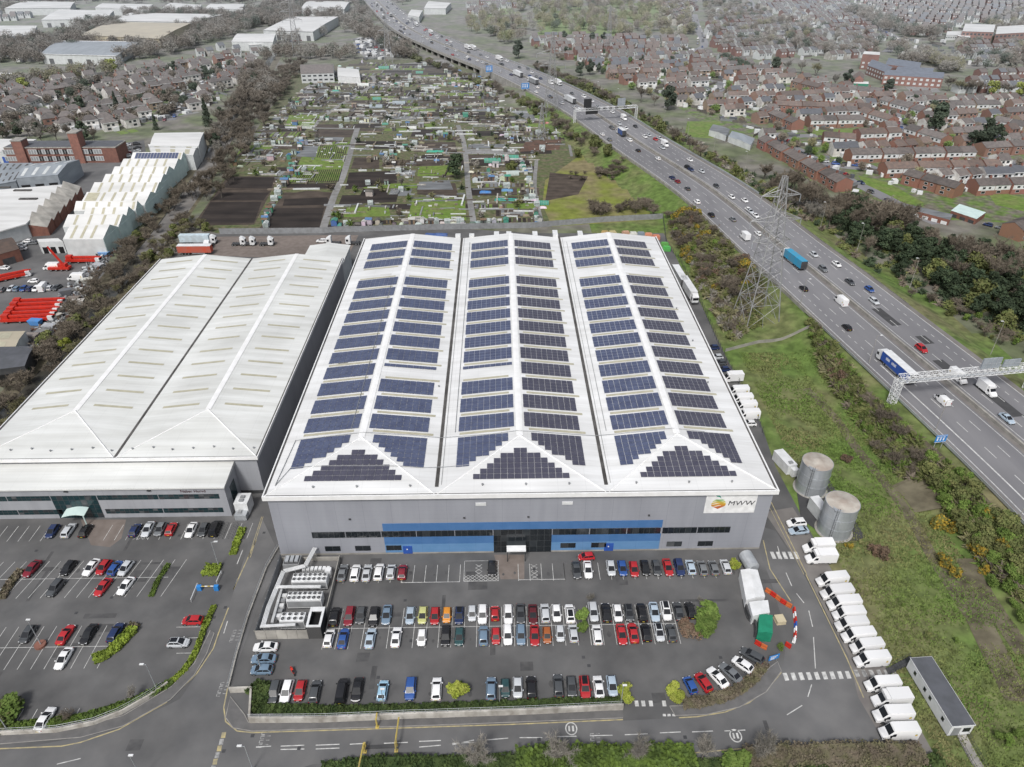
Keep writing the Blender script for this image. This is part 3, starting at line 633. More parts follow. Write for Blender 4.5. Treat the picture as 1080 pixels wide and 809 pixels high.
def car_shape(L, W, H, wsb, wst, rt, rb, belt=.93, hood=.82, boot=None, nose=.55):
    """front towards +Y. wsb/wst: windscreen foot/top, rt/rb: rear window top/foot (y)."""
    h = L/2; w = W/2; b = MB()
    boot = belt if boot is None else boot
    st = [(-h, w*.66, .36, boot-.24), (-h+.10, w*.86, .28, boot-.08), (-h+.25, w*.95, .25, boot-.02), (-h+.55, w, .22, boot), (rb, w, .22, belt), (0, w*1.0, .22, belt), (wsb, w, .22, belt-.02), (wsb+.35, w*.985, .22, hood+.05), (h-.5, w*.955, .24, hood-.03), (h-.22, w*.87, .26, hood-.11), (h-.07, w*.72, .3, hood-.2), (h, w*.5, .38, nose-.03)]
    st = sorted(st, key=lambda a: a[0])
    b.loft([ring(*s) for s in st]); b.box(-w*.86, w*.86, -h+.15, h-.2, .10, .27, 1); b.box(-w*.5, w*.5, h-.16, h+.015, .40, .54, 1); b.box(-.26, .26, h+.0, h+.02, .44, .55, 2); b.box(-.26, .26, -h-.02, -h+.005, .52, .64, 3)  # black underbody box added to darken the gap under the car
    r = w*.71; ze = H
    base = [(-w*.84, rb, belt-.01), (w*.84, rb, belt-.01), (w*.84, wsb, belt-.03), (-w*.84, wsb, belt-.03)]
    top = [(-r, rt, ze-.03), (r, rt, ze-.03), (r, wst, ze-.02), (-r, wst, ze-.02)]
    ridge = [(-r*.8, rt+.12, ze+.02), (r*.8, rt+.12, ze+.02), (r*.8, wst-.18, ze+.03), (-r*.8, wst-.18, ze+.03)]
    b.loft([base, top, ridge])
    for s in (-1, 1): b.box(s*w-.02 if s > 0 else -w-.17, s*w+.17 if s > 0 else -w+.02, wsb-.45, wsb-.25, belt-.02, belt+.13)
    g = {}
    q = dict(windscreen=[base[2], base[3], top[3], top[2]], rear_window=[base[0], base[1], top[1], top[0]], sl=[base[3], base[0], top[0], top[3]], sr=[base[1], base[2], top[2], top[1]])
    g['windscreen'] = [patch(q['windscreen'], .05, .95, .05, .97, .015)]
    g['rear_window'] = [patch(q['rear_window'], .08, .92, .12, .9, .015)]
    for s in ('sl', 'sr'): g[s] = [patch(q[s], .06, .47, .14, .9, .015), patch(q[s], .51, .94, .14, .9, .015)]
    return b, g, L, W
def wheel_mb(r=.32, wd=.22):
    mb = MB(); n = 12
    for x0, x1, rr, mi in ((-wd/2, wd/2, r, 0), (-wd/2-.012, wd/2+.012, r*.62, 1)):
        vs = [(x0, rr*math.cos(2*PI*i/n), rr*math.sin(2*PI*i/n)) for i in range(n)]+[(x1, rr*math.cos(2*PI*i/n), rr*math.sin(2*PI*i/n)) for i in range(n)]
        mb.add(vs, [(i, (i+1) % n, n+(i+1) % n, n+i) for i in range(n)]+[tuple(range(n, 2*n)), tuple(range(n-1, -1, -1))], mi)
    return mb
WHEEL = wheel_mb().mesh('wheel', ['tyre', 'rim']); WHEELB = wheel_mb(.36, .25).mesh('wheel', ['tyre', 'rim']); WHEELT = wheel_mb(.5, .34).mesh('wheel', ['tyre', 'rim'])
def car_parts(shape, wheel=WHEEL, wr=.32, extra=()):
    b, g, L, W = shape; out = [('body', soft(b.mesh('body', ['carpaint', 'plastic_black', 'sign_white', 'plate_yellow'])))]
    for nm, key in (('windscreen', 'windscreen'), ('rear_window', 'rear_window'), ('side_window', 'sl'), ('side_window', 'sr')):
        mb = MB(); [mb.poly(p) for p in g[key]]; out.append((nm, mb.mesh(nm, 'car_glass')))
    for sx in (-1, 1):
        for yy in (L*.31, -L*.30): out.append(('wheel', wheel, (sx*(W/2-.09), yy, wr)))
    for sx in (-1, 1):
        mb = MB(); x = sx*W*.345; mb.box(x-.15, x+.15, L/2-.36, L/2-.13, .56, .69); out.append(('headlight', mb.mesh('headlight', 'lamp_lens')))
        mb = MB(); x = sx*W*.37; mb.box(x-.11, x+.11, -L/2+.05, -L/2+.2, .62, .80); out.append(('tail_light', mb.mesh('tail_light', 'tail_red')))
    for e in extra: out.append(e)
    return out
SH = dict(hatchback=car_shape(4.1, 1.78, 1.47, 1.2, .2, -1.35, -1.9, .93, .84, None), saloon=car_shape(4.65, 1.83, 1.43, 1.2, .15, -.95, -1.85, .91, .80, .95),
          estate=car_shape(4.6, 1.83, 1.48, 1.22, .28, -1.75, -2.15, .92, .83), suv=car_shape(4.45, 1.88, 1.68, 1.22, .35, -1.65, -2.05, 1.05, .96), minicar=car_shape(3.6, 1.66, 1.48, 1.08, .3, -1.28, -1.68, .92, .83),
          people_carrier=car_shape(4.9, 1.93, 1.9, 1.45, .8, -2.1, -2.36, 1.1, 1.0))
def srp(H, r0, r1, w): 
    mb = MB(); mb.box(-w, w, r0, r1, H+.032, H+.045); return ('sunroof', mb.mesh('sunroof', 'car_glass'))
CARS = {k: car_parts(v, WHEELB if k in ('suv', 'people_carrier') else WHEEL, .36 if k in ('suv', 'people_carrier') else .32) for k, v in SH.items()}
CARS['suv_dark_roof'] = CARS['suv']+[srp(1.68, -1.55, .1, .5)]; CARS['hatch_dark_roof'] = CARS['hatchback']+[srp(1.47, -1.3, 0, .5)]
# ---- joined small versions for distant traffic: one mesh each
def joined(shape, wr=.32):
    b, g, L, W = shape; mb = MB(); mb.v = list(b.v); mb.f = list(b.f); mb.m = [q and q+4 for q in b.m]
    for k in g:
        for p in g[k]: mb.poly(p, 1)
    for sx in (-1, 1):
        for yy in (L*.31, -L*.30):
            n = 8; x0, x1 = sx*(W/2-.2), sx*(W/2+.02)
            vs = [(x0, yy+wr*math.cos(2*PI*i/n), wr+wr*math.sin(2*PI*i/n)) for i in range(n)]+[(x1, yy+wr*math.cos(2*PI*i/n), wr+wr*math.sin(2*PI*i/n)) for i in range(n)]
            mb.add(vs, [(i, (i+1) % n, n+(i+1) % n, n+i) for i in range(n)]+[tuple(range(n, 2*n)), tuple(range(n-1, -1, -1))], 2)
        mb.box(sx*W*.37-.12, sx*W*.37+.12, -L/2+.02, -L/2+.12, .62, .80, 3); mb.box(sx*W*.33-.16, sx*W*.33+.16, L/2-.2, L/2-.075, .56, .7, 4)
    return soft(mb.mesh('car', ['carpaint', 'car_glass', 'tyre', 'tail_red', 'lamp_lens', 'plastic_black', 'sign_white', 'plate_yellow']))
SMALL = {k: joined(v) for k, v in SH.items()}
# ---- delivery van
def van_parts(L=6.2, W=2.05, H=2.75, low=False):
    w = W/2; h = L/2; b = MB()
    def rr(y, w, z0, z1, t=.18): return [(-w, y, z0), (-w, y, z0+.5), (-w*.985, y, z1-t*1.6), (-w*.86, y, z1), (w*.86, y, z1), (w*.985, y, z1-t*1.6), (w, y, z0+.5), (w, y, z0)]
    b.loft([rr(-h, w*.97, .35, H-.06), rr(-h+.12, w, .3, H), rr(h-2.05, w, .3, H), rr(h-1.75, w*.99, .3, H-.10, .2), rr(h-.95, w*.97, .3, 1.42, .1), rr(h-.18, w*.9, .3, 1.05, .1), rr(h, w*.78, .4, .8, .05)])
    o = [('body', soft(b.mesh('body', ['carpaint'])))]
    q = [(w*.84, h-.97, 1.44), (-w*.84, h-.97, 1.44), (-w*.82, h-1.72, H-.14), (w*.82, h-1.72, H-.14)]
    mb = MB(); mb.poly(patch(q, .02, .98, .03, .86, .03)); o.append(('windscreen', mb.mesh('windscreen', 'car_glass')))
    for s in (-1, 1):
        mb = MB(); x = s*(w+.014); mb.quad((x, -h+.5, 1.4), (x, -h+.9, 1.4), (x, -h+.9, 1.8), (x, -h+.5, 1.8)); mb.quad((x, -h+.6, 1.83), (x, -h+.8, 1.83), (x, -h+.8, 1.95), (x, -h+.6, 1.95), 1); o.append(('emblem', mb.mesh('emblem', ['f2', 'f4'])))
        mb = MB(); x = s*(w+.012); pts = [(x, h-2.1, 1.35), (x, h-1.15, 1.3), (x*.985, h-1.45, 1.85), (x*.985, h-1.7, 2.1), (x*.985, h-2.1, 2.1)]; mb.poly(pts if s > 0 else pts[::-1]); o.append(('side_window', mb.mesh('side_window', 'car_glass')))
        mb = MB(); mb.box(min(x, x+s*.25), max(x, x+s*.25), h-1.25, h-1.1, 1.3, 1.75); o.append(('mirror', mb.mesh('mirror', 'plastic_black')))
        for yy in (h-1.15, -h+1.35): o.append(('wheel', WHEELB, (s*(w-.13), yy, .36)))
        mb = MB(); x = s*w*.68; mb.box(x-.16, x+.16, h-.14, h-.02, .74, .95); o.append(('headlight', mb.mesh('headlight', 'lamp_lens')))
        mb = MB(); x = s*w*.9; mb.box(x-.07, x+.07, -h-.02, -h+.02, .8, 1.4); o.append(('tail_light', mb.mesh('tail_light', 'tail_red')))
    mb = MB(); mb.box(-w*.8, w*.8, h-.1, h+.02, .42, .62); o.append(('bumper', mb.mesh('bumper', 'plastic_black')))
    return o
VAN = van_parts(); VANS = van_parts(4.9, 1.9, 2.0)
def box_van_parts():                    # Luton style: cab with a separate taller box body
    b = MB(); w = 1.0
    def rr(y, w, z0, z1): return [(-w, y, z0), (-w, y, z0+.5), (-w*.97, y, z1-.25), (-w*.84, y, z1), (w*.84, y, z1), (w*.97, y, z1-.25), (w, y, z0+.5), (w, y, z0)]
    b.loft([rr(.7, w, .35, 2.35), rr(1.35, w, .35, 2.3), rr(2.1, w*.97, .35, 1.45), rr(2.9, w*.9, .35, 1.05), rr(3.1, w*.78, .45, .8)])
    o = [('cab', soft(b.mesh('cab', 'carpaint')))]
    q = [(w*.83, 2.08, 1.47), (-w*.83, 2.08, 1.47), (-w*.81, 1.4, 2.27), (w*.81, 1.4, 2.27)]
    mb = MB(); mb.poly(patch(q, .02, .98, .05, .9, .03)); ws = ('windscreen', mb.mesh('windscreen', 'car_glass')); o.append(ws)
    for s in (-1, 1):
        mb = MB(); x = s*(w+.012); pts = [(x, .9, 1.35), (x, 1.85, 1.3), (x*.98, 1.5, 2.0), (x*.98, .9, 2.0)]; mb.poly(pts if s > 0 else pts[::-1]); o.append(('side_window', mb.mesh('side_window', 'car_glass')))
        for yy in (2.0, -1.9): o.append(('wheel', WHEELB, (s*(w-.13), yy, .36)))
        mb = MB(); x = s*w*.66; mb.box(x-.15, x+.15, 2.95, 3.08, .74, .92); o.append(('headlight', mb.mesh('headlight', 'lamp_lens')))
    mb = MB(); mb.prism([(-1.08, -3.2), (1.08, -3.2), (1.12, -3.1), (1.12, .68), (1.04, .78), (-1.04, .78), (-1.12, .68), (-1.12, -3.1)], .62, 3.0); mb.box(-.9, .9, -3.1, .6, .4, .6, 1); mb.box(-1.0, 1.0, .8, 1.5, 2.35, 2.85, 0)
    o.append(('cargo_box', mb.mesh('cargo_box', ['carpaint', 'plastic_black'])))
    return o
BOXVAN = box_van_parts()
def lorry_parts(tl=13.4, side='obj_matte', roofm='white_metal', text_blocks=False, cabcol='white_metal', tractor_only=False, trailer_only=False, th=3.95):
    o = []
    if not trailer_only:
        c = MB(); c.prism([(-1.2, 4.2), (1.2, 4.2), (1.2, 6.0), (1.05, 6.25), (-1.05, 6.25), (-1.2, 6.0)], .6, 2.9); 
        c.loft([[(-1.18, 4.2, 2.9), (1.18, 4.2, 2.9), (1.14, 6.1, 2.9), (-1.14, 6.1, 2.9)], [(-1.1, 4.25, 3.75), (1.1, 4.25, 3.75), (1.0, 5.2, 3.6), (-1.0, 5.2, 3.6)]])
        o.append(('cab', c.mesh('cab', cabcol)))
        g = MB(); g.quad((1.0, 6.265, 1.75), (-1.0, 6.265, 1.75), (-1.0, 6.265, 2.7), (1.0, 6.265, 2.7)); o.append(('windscreen', g.mesh('windscreen', 'car_glass')))
        for s in (-1, 1): 
            g = MB(); x = s*1.215; p = [(x, 5.0, 1.7), (x, 5.95, 1.7), (x, 5.9, 2.6), (x, 5.0, 2.6)]; g.poly(p if s > 0 else p[::-1]); o.append(('side_window', g.mesh('side_window', 'car_glass')))
        c = MB(); c.box(-.95, .95, .6, 6.2, .55, .95); c.box(-1.15, 1.15, 6.1, 6.32, .35, .95); o.append(('chassis', c.mesh('chassis', 'dark_metal')))
        for s in (-1, 1):
            for y in (5.3, 2.0, .9): o.append(('wheel', WHEELT, (s*1.0, y, .5)))
    if not tractor_only:
        y1 = 3.7; y0 = y1-tl; t = MB(); t.box(-1.26, 1.26, y0, y1, 1.05, th-.12, 0); t.box(-1.28, 1.28, y0-.02, y1+.02, th-.12, th, 1); t.box(-1.2, 1.2, y0, y1, .95, 1.05, 2)
        t.box(-1.27, 1.27, y0-.03, y0-.001, 1.05, th-.12, 2)
        tr = t.mesh('trailer', [side, roofm, 'dark_metal']); sub = []
        if text_blocks:
            for s in (-1, 1):
                l = MB()
                for k, (a, b_) in enumerate(((-.2, 1.6), (-3.2, -1.0))):
                    for i in range(6):
                        ya = a+(b_-a)*i/6; l.box(s*1.265 if s > 0 else -1.275, s*1.275 if s > 0 else -1.265, ya, ya+.22, 2.25, 3.0+(.2 if i % 3 == 0 else 0))
                sub.append(('lettering', l.mesh('lettering', 'sign_white')))
        o.append(('trailer', tr, None, sub))
        for s in (-1, 1):
            for k in range(3): o.append(('wheel', WHEELT, (s*1.0, y0+1.6+1.3*k, .5)))
        c = MB()
        for s in (-1, 1): c.box(s*1.15-.03, s*1.15+.03, y0+5.6, y1-2.6, .5, .98)
        o.append(('side_guard', c.mesh('side_guard', 'grey_metal')))
    return o
LOR = dict(white=lorry_parts(side='white_metal'), blue=lorry_parts(side='blue', text_blocks=True), cyan=lorry_parts(12.2, 'obj_matte', 'obj_matte'), grey=lorry_parts(side='grey_metal'), tractor=lorry_parts(tractor_only=True), trailer=lorry_parts(side='obj_matte', trailer_only=True), rigid=lorry_parts(7.5, 'obj_matte', 'white_metal'), short=lorry_parts(4.6, 'obj_matte', 'obj_matte', th=3.5))
COLOURS = dict(white=(.78, .78, .78), silver=(.50, .52, .54), grey=(.16, .17, .18), dark_grey=(.07, .075, .08), black=(.018, .018, .02), red=(.41, .025, .03), dark_red=(.20, .018, .03), blue=(.03, .085, .28), dark_blue=(.02, .035, .10),
               pale_blue=(.28, .45, .58), grey_blue=(.16, .23, .31), orange=(.60, .24, .03), brown_orange=(.33, .10, .03), lime=(.52, .53, .22), teal=(.03, .075, .08), silver_blue=(.38, .46, .54), maroon=(.10, .015, .02))
WORDS = dict(dark_grey='dark grey', dark_red='dark red', dark_blue='dark blue', pale_blue='pale blue', grey_blue='grey blue', brown_orange='burnt orange', lime='pale yellow green', silver_blue='silver blue')
def park(col, kind, x, y, rz, where, z=.004):
    kk = R.uniform(.92, 1.06); cc = tuple(max(.008, c*kk) for c in COLOURS[col])
    w = {'suv_dark_roof': 'dark roofed SUV', 'hatch_dark_roof': 'dark roofed hatchback', 'suv': 'SUV', 'people_carrier': 'people carrier'}.get(kind, kind)
    return stamp('parked_car', f"{WORDS.get(col, col)} {w} {where}", 'car', CARS[kind], (x, y, z), rz, 'cars parked at the warehouses', cc)
def row(cars, v, y, where, edge='left', rot=0., jit=.12, z=.004):
    """cars: (u, colour, kind, nose-in?) ; u is the photo column of the middle of the car"""
    n = len(cars)
    for i, (u, col, kind, up) in enumerate(cars):
        x = G(u, v, .75)[0]
        k = '' if n == 1 else f"{ordn(i)} from left" if i < n/2 else f"{ordn(n-1-i)} from right" if n-1-i else "rightmost"
        if i == 0 and n > 1: k = "leftmost"
        park(col, kind, x, y+R.uniform(-jit, jit)*2, rot+(0 if up else PI)+R.uniform(-.02, .02), f"{k} in {where}".strip())
H_, S_, E_, U_, M_, P_, UD, HD = 'hatchback', 'saloon', 'estate', 'suv', 'minicar', 'people_carrier', 'suv_dark_roof', 'hatch_dark_roof'
row([(362.5, 'grey', S_, 1), (376, 'white', U_, 1), (388, 'silver', S_, 1), (400.5, 'white', U_, 1), (413, 'silver', H_, 1), (425, 'dark_red', H_, 1)], 598, 105.4, 'row left of the main entrance')
row([(519, 'black', H_, 0)], 598, 105.9, 'hatched bay left of the entrance canopy')
row([(607.5, 'dark_grey', S_, 0), (619.5, 'white', S_, 0), (644, 'silver', H_, 0), (656, 'blue', H_, 0), (668, 'red', H_, 0), (680, 'black', H_, 0), (692, 'dark_grey', H_, 0), (704, 'red', S_, 0), (716, 'dark_blue', U_, 0), (728, 'silver_blue', H_, 1), (740, 'grey', H_, 1), (752, 'grey', H_, 1), (765, 'silver', H_, 1)], 596, 105.4, 'row right of the main entrance')
park('red', M_, G(618, 584, .7)[0], 110.0-1.2, PI/2+.1, 'squeezed against the blue wall behind a white saloon')
row([(354, 'black', U_, 1), (369, 'dark_red', E_, 0), (381, 'dark_grey', H_, 0), (395, 'black', U_, 0), (408, 'grey_blue', S_, 0), (433, 'silver_blue', H_, 0), (446, 'lime', H_, 0), (459, 'red', H_, 0), (471.5, 'orange', M_, 0), (484.5, 'dark_blue', HD, 0), (498, 'silver', M_, 0), (509, 'white', U_, 0), (522, 'red', M_, 1), (536, 'white', E_, 0),
     (549, 'dark_grey', S_, 0), (562, 'maroon', S_, 0), (575, 'silver', E_, 1), (587, 'white', H_, 0), (601, 'white', UD, 1), (626, 'silver', E_, 0), (639.5, 'black', S_, 1), (651.5, 'white', H_, 0), (663.5, 'dark_grey', HD, 0), (677, 'black', U_, 1), (690.5, 'silver_blue', S_, 0), (703, 'white', UD, 0), (716, 'dark_grey', S_, 1), (729, 'black', H_, 1)], 646, YC+2.5, 'upper line of the middle double row')
row([(347.5, 'white', H_, 1), (362.5, 'blue', S_, 1), (391, 'silver_blue', S_, 1), (418, 'white', S_, 1), (445, 'white', M_, 0), (470, 'black', E_, 0), (484.5, 'teal', H_, 0), (510, 'grey_blue', U_, 1), (523, 'red', M_, 0), (535.5, 'white', E_, 0), (549.5, 'grey_blue', E_, 0), (564, 'red', S_, 0), (577, 'brown_orange', M_, 0), (591, 'silver', M_, 0), (605, 'silver', H_, 1), (630, 'white', E_, 1), (656, 'red', S_, 0), (668.5, 'red', S_, 1), (682, 'black', H_, 1), (696, 'silver', HD, 0), (708.5, 'dark_grey', H_, 1)], 670, YC-2.6, 'lower line of the middle double row')
row([(290, 'dark_grey', E_, 0), (303, 'white', E_, 0), (317, 'red', H_, 0), (333, 'dark_grey', E_, 1), (361, 'black', P_, 1), (377, 'black', S_, 0), (404, 'pale_blue', H_, 1), (433, 'blue', U_, 0), (460.5, 'white', E_, 1), (518, 'grey_blue', E_, 1), (533, 'teal', M_, 0), (546, 'silver', H_, 0), (560.5, 'black', E_, 1), (589, 'dark_grey', E_, 1), (603, 'dark_grey', H_, 0), (617, 'red', UD, 0), (631.5, 'white', S_, 1), (646, 'silver_blue', H_, 0)], 725, 77.9, 'row above the front retaining wall')
for (u, v, c, k, t) in ((280, 682, 'white', S_, 'nearest the chiller compound'), (278, 694.5, 'grey_blue', S_, 'in the middle'), (276, 706, 'grey_blue', H_, 'farthest from the chiller compound')):
    x, y = G(u, v, .7); park(c, k, x, y, PI/2, f'side on by the access road, {t} of three')
an = [(752, 723, 'blue', M_, 14), (808, 720, 'red', H_, 22), (868, 715, 'white', S_, 30), (922, 710, 'grey', S_, 36), (973, 701.5, 'white', H_, 44), (1013, 692, 'dark_grey', E_, 52)]
for i, (c, v, col, k, a) in enumerate(an):
    x, y = G(540+c/4, v-1, .7); park(col, k, x, y, rad(a)+(0 if i % 2 else 0), f"parked askew in the curved corner, {ordn(i)} from the lime bush")
# left car park
row([(55.5, 'dark_blue', H_, 0), (72, 'silver', E_, 1), (90, 'black', H_, 1)], 559, 118.7, 'row left of the office canopy')
row([(142, 'dark_blue', H_, 1), (155, 'silver', S_, 0), (168, 'grey', H_, 0), (179.5, 'red', H_, 1), (201, 'white', S_, 0), (214, 'dark_grey', H_, 0), (226, 'black', P_, 1)], 559, 118.7, 'row right of the office canopy')
row([(32, 'dark_red', S_, 0), (70, 'black', H_, 0), (94, 'white', S_, 0), (107, 'red', H_, 0), (120, 'blue', H_, 1), (131, 'silver', H_, 0)], 601, 107.6, 'upper line, upper double row, left car park', rot=-.16)
row([(58, 'dark_grey', U_, 0), (107.5, 'red', S_, 0), (131, 'white', S_, 0)], 620, 102.6, 'lower line, upper double row, left car park', rot=-.16)
row([(31, 'dark_grey', H_, 0), (71, 'red', S_, 1), (95, 'black', S_, 0), (122.5, 'dark_blue', E_, 1)], 665, 90.9, 'upper line, half empty row, left car park', rot=-.06)
row([(69, 'white', S_, 0)], 690, 85.6, 'lower line, half empty row, left car park', rot=-.04)
row([(55.5, 'white', S_, 1)], 743, 73.2, 'hatched corner at the bottom of left car park', rot=-.06)
x, y = G(203, 654, .7); park('red', H_, x, y, PI/2, 'side on against the curved hedge, upper of two')
x, y = G(188, 677.5, .7); park('silver', HD, x, y, -PI/2, 'side on against the curved hedge, lower of two')
# motorcycle with red fairing
def motorcycle(x, y, rz, label):
    t = thing('motorcycle', label, 'motorcycle', (x, y, .004), rz)
    b = MB(); b.loft([[(-.12, -.8, .75), (.12, -.8, .75), (.12, -.8, .9), (-.12, -.8, .9)], [(-.18, -.1, .45), (.18, -.1, .45), (.18, -.1, .85), (-.18, -.1, .85)], [(-.2, .45, .5), (.2, .45, .5), (.2, .45, 1.02), (-.2, .45, 1.02)], [(-.1, .85, .75), (.1, .85, .75), (.1, .85, .95), (-.1, .85, .95)]]); b.build('body', 'red', t)
    b = MB(); b.box(-.14, .14, -.75, -.1, .88, .96); b.build('seat', 'plastic_black', t)
    for yy in (-.7, .75): link('wheel', WHEEL, t, (0, yy, .31)).scale = (.6, 1, 1)
    b = MB(); b.bar((-.4, .5, 1.1), (.4, .5, 1.1), .03, 5); b.bar((0, .75, .35), (0, .5, 1.1), .04, 5); b.build('handlebar', 'plastic_black', t)
x, y = G(308.5, 708, .5); motorcycle(x, y, .6, 'red motorcycle standing behind the white estate car')
# white delivery vans on the right
vs = [(877.5, 610, .1), (882.5, 623.5, .1), (889, 635, .1), (894.5, 646, .12), (898, 657, .12), (904.5, 668.5, .14), (913, 680, .16), (919, 694, .16), (930.5, 720, .06), (937.5, 736, .05), (941, 752, .02), (947.5, 770, -.02)]
for i, (u, v, a) in enumerate(vs):
    x, y = G(u+1, v+1, 1.3)
    w = f"{ordn(i)} from the tanks in the rank of eight" if i < 8 else f"{ordn(i-8)} below the hatched gap in the rank of four"
    stamp('delivery_van', f"white delivery van, {w}", 'van', VAN if i % 3 or i < 3 else BOXVAN if i == 9 else VAN, (x+R.uniform(-.25, .25), y, .004), PI/2+a*.6+R.uniform(-.035, .035), 'white delivery vans', [R.uniform(.66, .76)]*3, R.uniform(.95, 1.03))
for i, (u, v) in enumerate(((862.5, 576.5), (865.5, 587.5))):
    x, y = G(u, v, 1.3); stamp('delivery_van', f"white box bodied van by the lower tank, {('farther', 'nearer')[i]} of the pair", 'van', BOXVAN, (x, y, .004), PI/2, 'white delivery vans', (.8, .8, .8))
x, y = G(840, 551, .8); park('white', U_, x, y, PI/2+.1, 'side on beside the upper tank, by the road')
x, y = G(842.5, 559, .8); park('silver_blue', S_, x, y, PI/2+.1, 'side on below the white SUV beside the tanks')
for i, (u, v) in enumerate(((770, 398), (776, 412), (780, 420.5), (784, 428), (787, 437))):
    x, y = G(u+2, v, 1.3); stamp('delivery_van', f"white van in the alley right of the solar roof, {ordn(i)} from the far end", 'van', BOXVAN if i == 0 else VAN, (x, y, .004), PI/2+.05, 'white delivery vans', (.8, .8, .8))
x, y = G(790, 446, .8); park('white', H_, x, y, PI/2, 'side on in the alley beside the right wall of the solar warehouse')
for i, (u, v, c) in enumerate(((752, 366, 'dark_blue'), (756, 376, 'silver'), (760, 382, 'dark_grey'), (763, 389, 'dark_blue'))):
    x, y = G(u, v, .8); park(c, H_, x, y, PI/2+.1, f'half hidden by the right roof edge, {ordn(i)} of four')
x, y = G(714, 293, 2); stamp('lorry_trailer', 'grey box trailer parked beside the right eave of the solar warehouse', 'trailer', LOR['trailer'], (x+1, y+4, .004), .05, None, (.42, .43, .43))
x, y = G(727, 308, 2); stamp('lorry', 'white articulated lorry facing down the alley right of the solar warehouse', 'lorry', LOR['white'], (x+.5, y, .004), PI+.06)
# rear yard lorries
x, y = G(210, 254, 2); stamp('lorry', 'white and pale blue articulated lorry at the rear yard of the left warehouse', 'lorry', LOR['cyan'], (x, y+2, .004), -PI/2, None, (.55, .66, .72))
x, y = G(204, 262, 2); stamp('lorry_trailer', 'red and white curtain sided trailer behind the left warehouse roof edge', 'trailer', LOR['trailer'], (x+4, y-1, .004), -PI/2, None, (.50, .09, .05))
for i, (u, v) in enumerate(((226, 249), (246, 250), (256, 250), (275, 250), (362, 249), (382, 249))):
    x, y = G(u, v, 2); stamp('lorry_tractor', f"white lorry tractor unit along the rear yard fence, {ordn(i)} from the left", 'lorry', LOR['tractor'], (x, y-4, .004), (PI, -PI/2, -PI/2, -PI/2, PI/2, PI/2)[i])
x, y = G(339, 253, 1); park('white', E_, x, y, PI/2, 'by the gate where the allotment track meets the rear yard')
# ================================================================= SITE EQUIPMENT
def obj_box(name, label, cat, px4, h, mats, z=0.): 
    mb = MB(); mb.prism(GP(px4), z, h)
    return tag(mb.build(name, mats), label, cat)
# chiller compound
CX0, CX1, CY0, CY1 = -47.6, -35.0, 89.4, 109.3
C = thing('chiller_compound', 'louvred plant compound with rooftop fan chillers and white ducts at the warehouse left corner', 'plant compound', (0, 0, 0))
mb = MB(); mb.box(CX0, CX1, CY0, CY1, .01, .1); mb.build('slab', 'asphalt_road', C)
def louvre(x0, y0, x1, y1, h, m='grey_metal'):
    mb = MB(); n = max(1, int(math.hypot(x1-x0, y1-y0)/1.9)); d = math.hypot(x1-x0, y1-y0); ux, uy = (x1-x0)/d, (y1-y0)/d
    for i in range(n+1): mb.bar((x0+ux*d*i/n, y0+uy*d*i/n, 0), (x0+ux*d*i/n, y0+uy*d*i/n, h+.08), .08)
    k = int(h/.16)
    for j in range(k):
        z = .1+j*.16; mb.bar((x0, y0, z), (x1, y1, z), .055)
    mb.poly([(x0, y0+.05, 0), (x1, y1+.05, 0), (x1, y1+.05, h), (x0, y0+.05, h)], 1)
    return mb.build('louvre_screen', [m, 'dark_metal' if m != 'concrete' else 'concrete'], C)
louvre(CX0, CY0, CX1-2.6, CY0, 2.6, 'concrete'); louvre(CX0, CY0, CX0, CY1, 2.3); 
mb = MB(); mb.box(CX1-.15, CX1, CY0+4, CY1, 0, 1.6); mb.build('side_wall', 'concrete', C)
mb = MB(); mb.box(CX0+.2, CX1, CY1-.15, CY1, 0, 1.2); mb.build('rear_wall', 'concrete', C)
mb = MB(); x0, x1, y0, y1 = CX1-2.5, CX1+.15, CY0-.05, CY0+4.4
for a in ((x0, y0, x1, y0), (x1, y0, x1, y1), (x1, y1, x0, y1), (x0, y1, x0, y0)):
    for j in range(22): mb.bar((a[0], a[1], .1+j*.16), (a[2], a[3], .1+j*.16), .06)
mb.box(x0+.1, x1-.1, y0+.1, y1-.1, .05, 2.2); 
for a in ((x0-.1, x1+.1, y0-.1, y0+.3), (x0-.1, x1+.1, y1-.9, y1+.1), (x0-.1, x0+.35, y0+.3, y1-.9), (x1-.35, x1+.1, y0+.3, y1-.9)): mb.box(*a, 3.55, 3.75, 1)
mb.build('black_enclosure', ['sign_black', 'white_metal'], C)
def chiller(x0, y0, x1, y1, nx, h=2.7):
    b = MB(); b.box(x0, x1, y0, y1, .4, h, 0); b.box(x0+.1, x1-.1, y0-.02, y0+.01, .6, h-.35, 1); b.box(x0, x1, y0, y1, .1, .4, 2)
    o = b.build('chiller', ['white_metal', 'grey_metal', 'dark_metal'], C)
    for i in range(nx):
        for j in range(2):
            cx = x0+(x1-x0)*(i+.5)/nx; cyy = y0+(y1-y0)*(j+.5)/2; f = MB(); f.cyl(cx, cyy, h, h+.22, .44, 12, mi=0); f.cyl(cx, cyy, h+.2, h+.235, .37, 12, mi=1)
            for q in range(4): f.bar((cx, cyy, h+.25), (cx+.36*math.cos(q*PI/2), cyy+.36*math.sin(q*PI/2), h+.25), .035, 4, mi=2)
            f.build('fan', ['white_metal', 'sign_black', 'grey_metal'], o)
chiller(-43.3, 101.2, -36.2, 103.4, 7); chiller(-43.2, 96.4, -36.3, 98.6, 7); chiller(-43.3, 91.4, -38.6, 93.5, 4)
